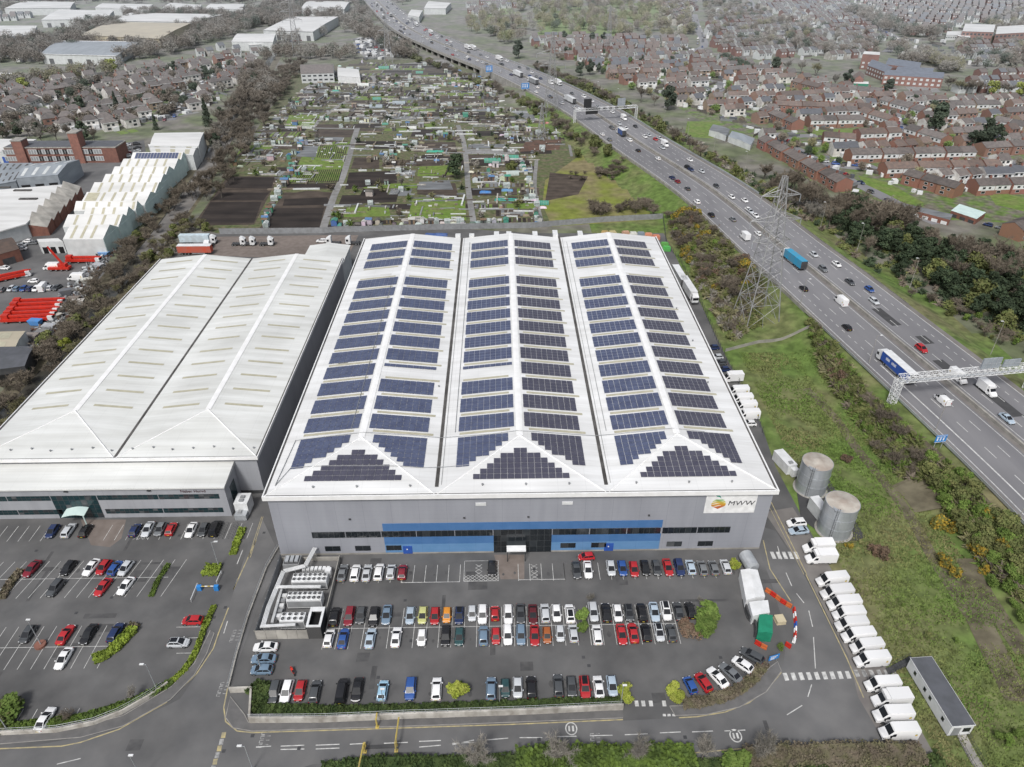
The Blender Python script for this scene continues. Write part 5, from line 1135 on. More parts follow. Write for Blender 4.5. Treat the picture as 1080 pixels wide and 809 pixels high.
# pylons
def pylon(x, y, H, base, rz, label, r=.2, arms=((.62, .17), (.76, .2), (.9, .17)), z=0., faces=True):
    t = thing('pylon', label, 'pylon', (x, y, z), rz); mb = MB()
    wid = lambda k: base/2*((1-k)**1.15*.86+.14) if k < .55 else base/2*(.86*(.45**1.15)+.14)*(1-(k-.55)/.45*.8)
    lv = [0, .16, .29, .39, .47, .54, .60, .66, .72, .78, .84, .90, 1.]
    cor = lambda k: [(s*wid(k), q*wid(k), k*H) for s, q in ((-1, -1), (1, -1), (1, 1), (-1, 1))]
    for a, b in zip(lv, lv[1:]):
        A, B = cor(a), cor(b)
        for i in range(4):
            j = (i+1) % 4; mb.bar(A[i], B[i], r); mb.bar(A[i], B[j], r*.4); mb.bar(A[j], B[i], r*.4); mb.bar(B[i], B[j], r*.36)
            if a < .3: 
                m = tuple((A[i][q]+A[j][q])/2 for q in range(3)); mt = tuple((A[i][q]*.5+B[j][q]*.5) for q in range(3)); mb.bar(m, mt, r*.4)
    mb.build('tower', 'lattice', t)
    for k, l in arms:
        for s in (-1, 1):
            m = MB(); tip = (s*H*l, 0, k*H); w = wid(k)
            for q in (-1, 1): m.bar((s*w, q*w, k*H), tip, r*.7); m.bar((s*w, q*w, (k+.045)*H), tip, r*.6)
            for f in (.3, .6):
                pt = [tuple(Vector((s*w, q*w, k*H)).lerp(Vector(tip), f)) for q in (-1, 1)]; m.bar(pt[0], pt[1], r*.45); m.bar(pt[0], tuple(Vector((s*w, -w, (k+.045)*H)).lerp(Vector(tip), f)), r*.4)
            o = m.build('cross_arm', 'lattice', t)
            m = MB(); m.bar(tip, (tip[0], tip[1], tip[2]-H*.045), .1, 5); [m.cyl(tip[0], tip[1], tip[2]-H*.045+i*.3, tip[2]-H*.045+i*.3+.1, .17, 6) for i in range(6)]; m.build('insulator', 'steel', o)
    m = MB(); [m.box(a-.5, a+.5, b-.5, b+.5, -1.5, .35) for a, b, _ in cor(0)]; m.build('footing', 'concrete', t)
    return t
PYS = s_of(210); pc = G(801, 336, 0); pylon(pc[0]-1.8, pc[1]-1, 49.5, 11.5, rad(8), 'tall steel lattice pylon on the bank between the motorway and the solar warehouse', arms=((.58, .13), (.72, .17), (.88, .13)))
x, y = G(581, 124); pylon(x, y, 52, 8.5, .2, 'lattice pylon among the allotments near the motorway', r=.18)
x, y = G(314, 60); pylon(x, y, 50, 8, .3, 'far lattice pylon in front of the white roofed depot', r=.16)
x, y = G(410, 66); pylon(x, y, 42, 7, .2, 'far lattice pylon beside the motorway viaduct', r=.15)
x, y = G(571, 145); pylon(x, y, 20, 4.5, .2, 'shorter red banded lattice mast at the edge of the allotments', r=.13, arms=((.7, .12), (.9, .1)))
x, y = G(641, 55); pylon(x, y, 40, 6, .2, 'far thin lattice mast behind the estate by the park trees', r=.15, arms=((.9, .08),))
# ---- traffic
def traffic(u, v, what, col, label, sc=1.):
    x, y = G(u, v, MZ+.7); d, s, o = mnear(x, y); o = o if abs(o) < 16.5 else math.copysign(16, o)
    lanes = (3.9, 7.7, 11.3, 14.9); o = math.copysign(min(lanes, key=lambda l: abs(l-abs(o))), o); x, y, h = mway(s, o)
    fwd = h-PI/2 + (PI if o > 0 else 0)          # photo-left carriageway drives away from the camera? left half runs uphill
    if what in LOR: return stamp('lorry', label, 'lorry', LOR[what], (x, y, MZ+.004), fwd, 'lorries on the motorway', COLOURS.get(col, (.8, .8, .8)))
    if what == 'van': return stamp('van', label, 'van', VAN if sc == 1. else VANS, (x, y, MZ+.004), fwd, 'vans on the motorway', COLOURS[col])
    if what == 'boxvan': return stamp('van', label, 'van', BOXVAN, (x, y, MZ+.004), fwd, 'vans on the motorway', COLOURS[col])
    if v > 190: return stamp('car', label, 'car', CARS[what], (x, y, MZ+.004), fwd, 'cars on the motorway', COLOURS[col])
    o_ = link('car', SMALL[what], None, (x, y, MZ+.004), fwd, COLOURS[col]); return tag(o_, label, 'car', 'cars on the motorway')
Z = lambda a, b: (540+a/4.759, 30+b/4.759)
T1 = [(35, 195, H_, 'dark_grey'), (112, 242, H_, 'grey'), (155, 250, H_, 'dark_blue'), (70, 240, H_, 'blue'), (290, 326, S_, 'dark_grey'), (355, 342, P_, 'white'), (205, 343, H_, 'black'), (322, 408, P_, 'white'), (617, 490, S_, 'black'), (577, 500, H_, 'white'), (500, 500, H_, 'grey'), (524, 493, U_, 'dark_grey'), (585, 556, H_, 'silver'), (616, 558, U_, 'white'), (632, 611, H_, 'black'), (672, 541, H_, 'white'), (688, 534, H_, 'silver'), (726, 555, H_, 'red'), (882, 659, S_, 'white'), (868, 697, U_, 'black'), (910, 705, S_, 'dark_blue'), (963, 715, H_, 'silver'), (820, 767, H_, 'dark_red'), (895, 801, H_, 'dark_grey'), (990, 792, H_, 'dark_grey')]
for i, (a, b, k, c) in enumerate(T1):
    u, v = Z(a, b); side = 'housing' if mnear(*G(u, v, 5.5))[2] < 0 else 'allotment'
    traffic(u, v, k, c, f"{WORDS.get(c, c)} {k if k != 'suv' else 'SUV'} on the {side} side around the far gantry, {ordn(sorted(q[1] for q in T1).index(b))} from far")
for a, b, k, c, l in ((30, 232, 'white', 'white', 'white articulated lorry, leading of three far up the motorway'), (100, 268, 'grey', 'white', 'white and grey lorry beside the far blue sign'), (237, 276, 'rigid', 'white', 'white lorry far up the housing side carriageway'), (200, 274, 'van', 'white', 'white van beside the far white lorry'), (285, 362, 'white', 'white', 'white box lorry just beyond the black message boards'), (568, 452, 'boxvan', 'white', 'white box van passing beneath the far gantry'), (780, 583, 'boxvan', 'white', 'white tipper van on the housing side below the far gantry'), (537, 533, 'rigid', 'blue', 'blue and white lorry nearest below the black message board')):
    traffic(*Z(a, b), k, c, l)
for u, v, k, c in ((754, 226, U_, 'black'), (770, 231, S_, 'grey'), (764.5, 208, H_, 'white'), (785, 211, S_, 'white'), (783, 223, S_, 'silver'), (797.5, 227, S_, 'white'), (796, 246, S_, 'white'), (859, 268, H_, 'silver'), (883.5, 278, S_, 'white'), (860, 284, U_, 'grey'), (896, 297, S_, 'dark_grey'), (919.5, 304.5, H_, 'blue'), (924.5, 317, E_, 'silver'), (844, 304, H_, 'black'), (889.5, 345, H_, 'black'), (964, 368, U_, 'red'), (1050, 442, S_, 'silver_blue')):
    side = 'housing' if mnear(*G(u, v, 5.5))[2] < 0 else 'warehouse'
    traffic(u, v, k, c, f"{WORDS.get(c, c)} {k if k != 'suv' else 'SUV'} on the {side} side {'level with the pylon top' if v < 250 else 'between pylon and near gantry'}, {abs(int(mnear(*G(u, v, 5.5))[1]-PYS))} m {'above' if v < 300 else 'below'} it")
for u, v, k, c, l, s_ in ((830, 275, 'cyan', 'pale_blue', 'white cab lorry with bright blue container beside the pylon', 1), (944, 386, 'blue', 'blue', 'dark blue curtain sided lorry with white lettering before the near gantry', 1), (886.5, 318, 'van', 'white', 'rounded white van midway between the two lorries', 1.), (992, 422, 'van', 'white', 'white van just past the near gantry on the warehouse side', .9), (1013, 398, 'van', 'white', 'white van half under the near gantry beside the median', 1.), (1047, 411, 'boxvan', 'white', 'white flat backed van under the near gantry on the housing side', 1.), (785, 250, 'boxvan', 'white', 'white recovery lorry level with the pylon waist', 1.)):
    if k == 'cyan':
        t = traffic(u, v, k, c, l); 
        for o in t.children:
            if o.name.startswith('trailer'): o.color = (.03, .30, .50, 1)
    else: traffic(u, v, k, c, l, s_)
rr = random.Random(4); n = 0; s = s_of(1150)
while s < s_of(640):
    for sd in (1, -1):
        if rr.random() < .85:
            o = sd*rr.choice((3.9, 7.6, 11.2, 14.6)); x, y, h = mway(s+rr.uniform(-3, 3), o); c = rr.choice(('white', 'white', 'silver', 'grey', 'black', 'dark_blue', 'red', 'white', 'silver'))
            fwd = h-PI/2+(PI if o > 0 else 0)
            if rr.random() < .13: stamp('lorry', f"white lorry on the far viaduct, {ordn(n)} vehicle from the horizon", 'lorry', LOR['rigid'], (x, y, MZ+.004), fwd, 'lorries on the motorway', (.75, .75, .75))
            else: tag(link('car', SMALL[rr.choice((H_, S_, U_, P_))], None, (x, y, MZ+.004), fwd, COLOURS[c]), f"{WORDS.get(c, c)} car on the far viaduct, {ordn(n)} vehicle from the horizon", 'car', 'cars on the motorway')
            n += 1
    s += 8.5
s = s_of(640)
while s < s_of(300):
    for sd in (1, -1):
        if rr.random() < .42:
            o = sd*rr.choice((3.9, 7.6, 11.2, 14.6)); x, y, h = mway(s+rr.uniform(-4, 4), o); c = rr.choice(('white', 'silver', 'grey', 'black', 'white', 'dark_blue', 'silver')); tag(link('car', SMALL[rr.choice((H_, S_, U_, E_))], None, (x, y, MZ+.004), h-PI/2+(PI if o > 0 else 0), COLOURS[c]), f"{WORDS.get(c, c)} car in the steady stream beyond the pylon, {ordn(n)} vehicle from the horizon", 'car', 'cars on the motorway'); n += 1
    s += 17
# ================================================================= BUILDINGS
OCC = []                                # occupied discs for the scattered things
def bld(name, label, cat, roofpx, h, wallm, roofm, rise=0., ridge=1, doors=0, doorm='dark_metal', lights=0, lightm='rooflight', over=.25, fascia=None, windows=0):
    """roofpx: photo corners of the eaves at height h, order near-left, far-left, far-right, near-right"""
    p = [G(u, v, h) for u, v in roofpx]; t = thing(name, label, cat, (0, 0, 0))
    cx = sum(q[0] for q in p)/4; cyy = sum(q[1] for q in p)/4; OCC.append((cx, cyy, max(math.hypot(q[0]-cx, q[1]-cyy) for q in p)*.8))
    ins = [(q[0]+(cx-q[0])*.01, q[1]+(cyy-q[1])*.01) for q in p]
    mb = MB(); mb.prism(ins, 0, h-.02); mb.build('wall', wallm, t)
    e = [(x, y, h) for x, y in p]; mb = MB()
    if rise:
        i = 0 if ridge == 1 else 1       # ridge 1: from near edge to far edge; 0: from left edge to right edge
        if ridge == 1: a, b = (e[0], e[3]), (e[1], e[2])
        else: a, b = (e[0], e[1]), (e[3], e[2])
        r0 = ((a[0][0]+a[1][0])/2, (a[0][1]+a[1][1])/2, h+rise); r1 = ((b[0][0]+b[1][0])/2, (b[0][1]+b[1][1])/2, h+rise)
        mb.quad(a[0], a[1] if False else r0, r1, b[0]); mb.quad(a[1], b[1], r1, r0); mb.poly([a[0], a[1], r0], 1); mb.poly([b[1], b[0], r1], 1)
        def at2(s, tt):                  # s across 0..1, tt along 0..1
            ea = Vector(a[0]).lerp(Vector(b[0]), tt); eb = Vector(a[1]).lerp(Vector(b[1]), tt); m = Vector(r0).lerp(Vector(r1), tt)
            return ea.lerp(m, s*2) if s < .5 else m.lerp(eb, s*2-1)
    else:
        mb.poly([e[0], e[3], e[2], e[1]])
        def at2(s, tt): return Vector(e[0]).lerp(Vector(e[3]), s).lerp(Vector(e[1]).lerp(Vector(e[2]), s), tt)
    mb.build('roof', [roofm, wallm], t)
    for i in range(lights):
        tt = (i+.5)/lights
        for s0, s1 in (((.08, .42), (.58, .92)) if rise else ((.1, .9),)):
            w = .16/lights; q = [at2(s0, tt-w), at2(s1, tt-w), at2(s1, tt+w), at2(s0, tt+w)]; g = MB(); g.poly([tuple(v+Vector((0, 0, .06))) for v in q]); g.build('rooflight', lightm, t)
    a, b = Vector((*ins[0], 0)), Vector((*ins[3], 0)); d = (b-a); L_ = d.length
    if L_ > .1:
        d.normalize(); n = Vector((d.y, -d.x, 0))
        for i in range(doors):
            c = a+d*(L_*(i+.5)/doors); w = min(2.2, L_/doors*.32); g = MB(); q = [c-d*w+n*.05, c+d*w+n*.05]; g.quad(tuple(q[0]), tuple(q[1]), (*q[1][:2], h*.55), (*q[0][:2], h*.55)); g.build('loading_door', doorm, t)
        for i in range(windows):
            c = a+d*(L_*(i+.5)/windows); w = L_/windows*.3
            for z in ([h*.25, h*.68] if h > 5 else [h*.45]):
                g = MB(); q = [c-d*w+n*.05, c+d*w+n*.05]; g.quad((*q[0][:2], z), (*q[1][:2], z), (*q[1][:2], z+h*.16), (*q[0][:2], z+h*.16)); g.build('window', 'glass', t)
    if fascia:
        g = MB()
        for k in range(4): g.bar(e[k], e[(k+1) % 4], .22)
        g.build('eaves_trim', fascia, t)
    return t
def K(*c): return [(a/4.909, 130+b/4.909) for a, b in c]       # offsets of the left industrial estate in a survey crop
# teal gabled works by the brook: one building of stepped pitched bays
SAW = thing('factory', 'stepped white factory of many pitched bays with teal end walls beside the brook', 'factory', (0, 0, 0))
bays_px = [((320, 605), (265, 538), (540, 535), (520, 600)), ((325, 537), (330, 490), (640, 486), (600, 535)), ((430, 487), (432, 452), (660, 450), (640, 486)), ((360, 470), (372, 436), (725, 424), (690, 452)), ((405, 430), (415, 370), (755, 364), (735, 424)), ((460, 366), (478, 324), (805, 316), (790, 364)), ((518, 322), (532, 282), (840, 276), (815, 318)), ((570, 278), (582, 242), (860, 236), (845, 276)), ((612, 240), (626, 202), (912, 192), (890, 238)), ((668, 200), (680, 168), (940, 164), (925, 196))]
for i, c in enumerate(bays_px):
    h = 7.0; p = [G(u, v, h) for u, v in K(*c)]
    y0 = min(p[0][1], p[3][1]); y1 = y0+11.5 if i in (0, 4) else y0+9.5
    x0, x1 = p[0][0], p[3][0]+1
    y0 = p[3][1]; y1 = max(p[1][1], p[2][1])
    yn = [G(*K(bays_px[j][3])[0], h)[1] for j in range(len(bays_px))]
    y1 = (yn[i+1] if i+1 < len(yn) else y0+10)-.05
    mb = MB(); mb.box(x0, x1, y0, y1, 0, h); b = mb.build('bay', 'pale_wall', SAW)
    ym = y0+(y1-y0)*.6; rr_ = 3.0
    mb = MB(); mb.quad((x0, y0, h), (x1, y0, h), (x1, ym, h+rr_), (x0, ym, h+rr_)); mb.quad((x0, ym, h+rr_), (x1, ym, h+rr_), (x1, y1, h), (x0, y1, h))
    for x, s in ((x0, 0), (x1, 1)): mb.poly([(x, y0, h), (x, y1, h), (x, ym, h+rr_)] if s else [(x, y1, h), (x, y0, h), (x, ym, h+rr_)], 1)
    mb.build('roof', ['roof_plainwhite', 'teal_wall'], b)
    mb = MB(); mb.box(x1+.01, x1+.14, y0+.1, y1-.1, 0, h-.1); mb.box(x1-1.6, x1-.1, y0+.25, ym-.2, h-1, h-.5); mb.build('end_panel', 'teal_wall', b)
    n = max(4, int((x1-x0)/4.6))
    for k in range(n):
        x = x0+(x1-x0)*(k+.75)/n
        if x+1.2 > x1: continue
        mb = MB(); ww = .55 if not (i in (4,) and k in (0, n-1)) else 2.6
        f = lambda y: h+rr_*(y-y0)/(ym-y0)+.06
        mb.add([(x-ww, y0+.5, f(y0+.5)), (x+ww, y0+.5, f(y0+.5)), (x+ww, ym-.5, f(ym-.5)), (x-ww, ym-.5, f(ym-.5))], [(0, 1, 2, 3)]); mb.build('rooflight', 'rooflight', b)
    if i == 9:
        mb = MB(); 
        for k in range(14): mb.add([(x0+2+k*(x1-x0-4)/14, y0+.6, f(y0+.6)+.1), (x0+2+(k+.85)*(x1-x0-4)/14, y0+.6, f(y0+.6)+.1), (x0+2+(k+.85)*(x1-x0-4)/14, ym-.6, f(ym-.6)+.1), (x0+2+k*(x1-x0-4)/14, ym-.6, f(ym-.6)+.1)], [(0, 1, 2, 3)])
        mb.build('solar_array', 'pv_sky_tint', b)
    OCC.append(((x0+x1)/2, (y0+y1)/2, 16))
bld('warehouse', 'long white flat roofed shed at the far end of the teal factory', 'warehouse', K((790, 165), (765, 108), (1030, 118), (1000, 165)), 8, 'pale_wall', 'roof_plainwhite', 1., 0, lights=3)
bld('warehouse', 'tall white roofed shed behind the teal factory next to the brick factory', 'warehouse', K((775, 118), (800, 50), (1056, 46), (1028, 118)), 9, 'pale_wall', 'roof_plainwhite', .6, 0)
bld('loading_shed', 'small white lean-to with dark doorways in front of the teal factory', 'shed', K((200, 615), (190, 600), (300, 595), (325, 612)), 5, 'pale_wall', 'roof_plainwhite', doors=3, doorm='sign_black')
# white north-light factory
NL = thing('factory', 'large white roofed factory with a row of brick sawtooth gables along its right side', 'factory', (0, 0, 0))
p = GP([(-40, 205), (68, 196), (28, 236), (-60, 262)], 6.); mb = MB(); mb.prism(p, 0, 6.); mb.build('wall', 'pale_wall', NL); mb = MB(); mb.prism(GP([(-42, 204.5), (68.5, 195.5), (28, 237), (-62, 263)], 6.), 6.02, 6.5); mb.build('roof', 'roof_plainwhite', NL)
a, b = Vector((*p[1], 0)), Vector((*p[2], 0))
for i in range(6):
    s, e = a+(b-a)*(i/6), a+(b-a)*((i+.92)/6); d = (e-s).normalized(); n = Vector((-d.y, d.x, 0)); n = n if n.x > 0 else -n; mb = MB()
    q0, q1 = s+n*.1, e+n*.1; w = 7.
    top = 8.4; A = [(*q0[:2], 0), (*q1[:2], 0), (*q1[:2], 5.2), (*q0[:2], top)]; B = [((q0+n*w)[0], (q0+n*w)[1], 0), ((q1+n*w)[0], (q1+n*w)[1], 0), ((q1+n*w)[0], (q1+n*w)[1], 3.6), ((q0+n*w)[0], (q0+n*w)[1], 5.2)]
    mb.loft([A, B]); g = mb.build('sawtooth_gable', 'brick', NL)
    mb = MB(); mb.quad(tuple(Vector(A[3])+Vector((0, 0, .06))), tuple(Vector(A[2])+Vector((0, 0, .06))), tuple(Vector(B[2])+Vector((0, 0, .06))), tuple(Vector(B[3])+Vector((0, 0, .06)))); mb.build('gable_roof', 'concrete', g)
for u, v in ((24, 201), (30, 210), (2, 198)):
    x, y = G(u, v, 6.6); mb = MB(); mb.box(x-4, x+4, y-.8, y+.8, 6.52, 7.); mb.build('roof_opening', 'gutter', NL)
OCC.append((*G(0, 225), 45))
bld('warehouse', 'grey barrel roofed warehouse with dark doorways beyond the white factory', 'warehouse', K((80, 285), (165, 210), (412, 188), (298, 268)), 8, 'roof_grey', 'roof_grey', 2.0, 0, doors=3, doorm='sign_black', lights=4, lightm='pale_wall')
bld('warehouse', 'low grey glazed roof shed at the left edge beside the barrel roofed warehouse', 'warehouse', K((-90, 330), (-40, 205), (170, 205), (80, 300)), 5, 'roof_grey', 'roof_grey', 1.0, 0, lights=6, lightm='gutter')
bld('warehouse', 'white roofed unit with blue doors at the left edge', 'warehouse', K((-60, 150), (-50, 80), (190, 82), (88, 145)), 6, 'pale_wall', 'roof_plainwhite', .5, 0, doors=3, doorm='blue')
# red brick factory with towers
BF = thing('brick_factory', 'long red brick factory with two brick towers and white glazed bays', 'factory', (0, 0, 0))
x0, y0 = G(*K((80, 190))[0]); x1, _ = G(*K((640, 190))[0]); y0 = G(*K((350, 205))[0])[1]; D = 13; h = 8
mb = MB(); mb.box(x0, x1, y0, y0+D, 0, h); mb.box(x0-.2, x1+.2, y0-.2, y0+D+.2, h, h+.5, 1); mb.build('wall', ['brick', 'concrete'], BF); mb = MB(); mb.box(x0+.4, x1-.4, y0+.4, y0+D-.4, h+.5, h+.6); mb.build('roof', 'felt', BF)
for fx, tw, th in ((.14, 5.5, 12), (.66, 5, 16)):
    mb = MB(); x = x0+(x1-x0)*fx; mb.box(x-tw/2, x+tw/2, y0-1.2, y0+5, 0, th); mb.box(x-tw/2-.2, x+tw/2+.2, y0-1.4, y0+5.2, th, th+.5, 1); mb.build('tower', ['brick', 'concrete'], BF)
for i in range(13):
    fx = (i+.5)/13
    if abs(fx-.14) < .06 or abs(fx-.66) < .06 or fx > .82: continue
    for z in (1.1, 4.8):
        x = x0+(x1-x0)*fx; mb = MB(); mb.box(x-3.6, x+3.6, y0-.12, y0-.003, z, z+2.5); f = mb.build('window', 'pale_wall', BF); mb = MB()
        for q in range(5): mb.quad((x-3.4+q*1.4, y0-.13, z+.2), (x-2.3+q*1.4, y0-.13, z+.2), (x-2.3+q*1.4, y0-.13, z+2.3), (x-3.4+q*1.4, y0-.13, z+2.3))
        mb.build('pane', 'grey_metal', f)
OCC.append(((x0+x1)/2, y0+7, 40)); OCC.append((x0+15, y0+7, 25)); OCC.append((x1-15, y0+7, 25))
bld('brick_building', 'small red brick workshop with dark pitched roof at the left edge below the white factory', 'building', K((-40, 690), (-40, 610), (60, 590), (100, 650)), 5, 'brick', 'roof_brown', 1.5, 0, doors=1)
bld('shed', 'cream roofed shed at the left edge beside the red crane booms', 'shed', [(-20, 372), (-10, 350), (27, 349), (14, 371)], 4, 'pale_wall', 'roof_beige', .6, 0, lights=1)
bld('shed', 'dark green open fronted shed at the bottom of the crane yard', 'shed', [(-20, 392), (-12, 366), (36, 365), (26, 386)], 4.5, 'dark_metal', 'felt', .5, 0, doors=1, doorm='sign_black')
# far depots (top left)
far = [('wide beige roofed depot with cream walls and orange dock doors', [(104, 39), (81, 35), (120, 23), (200, 25), (167, 41)], 9, 'cream_wall', 'roof_beige', 9), ]
bld('depot', 'wide beige roofed depot with cream walls and orange dock doors', 'depot', [(84, 37), (118, 23), (201, 24.5), (168, 41)], 9, 'cream_wall', 'roof_beige', .8, 0, doors=10, doorm='orange')
bld('depot', 'white roofed depot directly behind the beige one', 'depot', [(121, 22), (137, 13.5), (238, 15), (203, 23.5)], 9, 'pale_wall', 'roof_plainwhite', .8, 0)
bld('depot', 'grey roofed depot with white front canopy left of the dark tree belt', 'depot', [(42, 57), (62, 43), (147, 44), (122, 59)], 8, 'pale_wall', 'roof_grey', 1., 0, doors=4, doorm='dark_metal', fascia='white_trim')
for i, (lb_, q, h) in enumerate((('long white roofed depot at the top left corner', [(4, 9), (26, 1), (79, 2), (74, 8.5)], 8), ('white roofed depot left of the beige depot', [(43, 21), (62, 10), (120, 11), (113, 20)], 8), ('white roofed depot near the top edge, second from the motorway', [(100, 8), (108, 3.5), (161, 4.5), (157, 11)], 8), ('small white depot between the tree belts at the top', [(171, 8), (180, 3), (213, 5), (210, 10)], 7), ('white depot right of the beige one at the top', [(216, 9), (222, 4), (258, 4), (256, 10)], 8), ('white sheds at the left edge under the tree line', [(-12, 41), (-5, 27), (39, 27), (36, 36)], 7), ('white ribbed warehouse beside the tree belt', [(244, 44), (250, 35.5), (291, 35.5), (288, 44.5)], 8), ('large white roofed depot by the far pylon', [(277, 32), (309, 17.5), (357, 17.5), (330, 33.5)], 9), ('white depot behind the one by the far pylon', [(317, 9), (324, 1), (369, 1.5), (363, 10)], 8), ('low white annex left of the depot by the far pylon', [(262, 48), (266, 37), (286, 36), (284, 46)], 6), ('white shed at the left edge above the terraces', [(-15, 86), (-10, 76), (14, 77), (10, 83)], 5),
                                  ('white depot beside the viaduct on the right', [(430, 16), (434, 10), (446, 11), (442, 18)], 7), ('pale flat roofed store right of the viaduct top', [(447, 9), (452, 1), (476, 3), (470, 9)], 7))):
    bld('depot', lb_, 'depot', q, h, 'pale_wall', 'roof_plainwhite', .7, 0, doors=5 if i in (1, 7) else 0)
CB = bld('club_house', 'white club building with dark tiled roof at the top of the allotments', 'building', [(317, 78), (317, 68), (352, 68), (352, 77)], 7, 'pale_wall', 'roof_tile', 3., 0, windows=6)
bld('hall', 'plain white flat roofed hall beside the club building', 'building', [(356, 80), (356, 71), (378, 73), (380, 82)], 5, 'white_metal', 'roof_plainwhite', .5, 0, windows=0)
# school and flats on the right
SC = thing('school', 'long brick school with slate blue roofs and a square tower', 'school', (0, 0, 0))
def wing(c, h, rise, ridge, wm='brick', rm='slate', par=SC):
    p = [G(u, v, h) for u, v in c]; mb = MB(); mb.prism(p, 0, h); w = mb.build('wing', wm, par); e = [(x, y, h+.02) for x, y in p]; mb = MB()
    a, b = ((e[0], e[3]), (e[1], e[2])) if ridge else ((e[0], e[1]), (e[3], e[2]))
    r0 = tuple((a[0][i]+a[1][i])/2 for i in (0, 1))+(h+rise,); r1 = tuple((b[0][i]+b[1][i])/2 for i in (0, 1))+(h+rise,)
    mb.quad(a[0], r0, r1, b[0]); mb.quad(a[1], b[1], r1, r0); mb.poly([a[0], a[1], r0], 1); mb.poly([b[1], b[0], r1], 1); mb.build('roof', [rm, wm], w)
    A, B = Vector((*p[0], 0)), Vector((*p[3], 0)); n = max(2, int((B-A).length/4)); d = (B-A).normalized(); nn = Vector((d.y, -d.x, 0))*.06
    for i in range(n):
        c_ = A+(B-A)*((i+.5)/n)+nn; mb = MB()
        for z in (1.2, 4.4) if h > 6 else (1.2,): mb.quad(tuple(c_-d*1.+Vector((0, 0, z))), tuple(c_+d*1.+Vector((0, 0, z))), tuple(c_+d*1.+Vector((0, 0, z+1.6))), tuple(c_-d*1.+Vector((0, 0, z+1.6))))
        mb.build('window', 'pale_wall', w)
wing([(932, 79), (934, 75), (995, 77), (995, 83)], 7, 2.5, 0); wing([(915, 69), (922, 63), (945, 72), (936, 77)], 7, 2.5, 0); wing([(934, 68), (938, 61), (972, 66), (970, 72)], 6, 2.2, 0); wing([(944, 75), (948, 70), (985, 72), (984, 76)], 6, 1.5, 0); wing([(910, 57), (912, 54), (928, 55), (928, 58)], 12, .6, 0, rm='roof_plainwhite')
OCC.append((*G(952, 80), 45)); OCC.append((*G(925, 75), 25)); OCC.append((*G(985, 82), 25))
bld('hall', 'brick chapel with pale roof left of the school', 'building', [(900, 84), (900, 79), (912, 79), (911, 84)], 6, 'brick', 'roof_brown', 3, 1)
bld('pavilion', 'turquoise walled pavilion beside the brick chapel', 'building', [(900, 88), (901, 86), (916, 86), (916, 88.5)], 4, 'green_sheet', 'roof_plainwhite', .3, 0)
for i, c in enumerate(([(1015, 33), (1018, 25), (1050, 26), (1048, 34)], [(1050, 36), (1052, 28), (1085, 26), (1085, 34)], [(1010, 38), (1012, 33), (1024, 34), (1023, 40)], [(998, 37), (999, 33), (1018, 33), (1017, 37)])):
    bld('apartment_block', f"brick flats with flat white roof at the top right, {ordn(i)} from the left" if i < 2 else ('low brick wing in front of the flats', 'white flat roofed hall left of the flats')[i-2], 'flats', c, (10, 10, 6, 5)[i], 'brick' if i < 3 else 'pale_wall', 'roof_plainwhite', 0, windows=8)
bld('garage_block', 'row of flat roofed lock-up garages by the estate green', 'garages', [(953, 219), (950, 214), (1005, 226), (1002, 232)], 2.6, 'brick', 'cover_sheet', 0, doors=5, doorm='white_metal')
bld('garage_block', 'turquoise roofed lock-up garage at the right of the estate', 'garages', [(1003, 222), (1012, 215), (1040, 224), (1030, 231)], 2.6, 'brick', 'teal_wall', 0, doors=3)
bld('workshop', 'grey roofed workshop among the estate back gardens', 'building', [(748, 137), (752, 131), (770, 136), (766, 143)], 3.4, 'pale_wall', 'cover_sheet', .4, 1)
bld('workshop', 'long pale roofed garage terrace among the estate back gardens', 'building', [(768, 144), (772, 138), (796, 146), (792, 153)], 3.2, 'pale_wall', 'roof_grey', .4, 1)
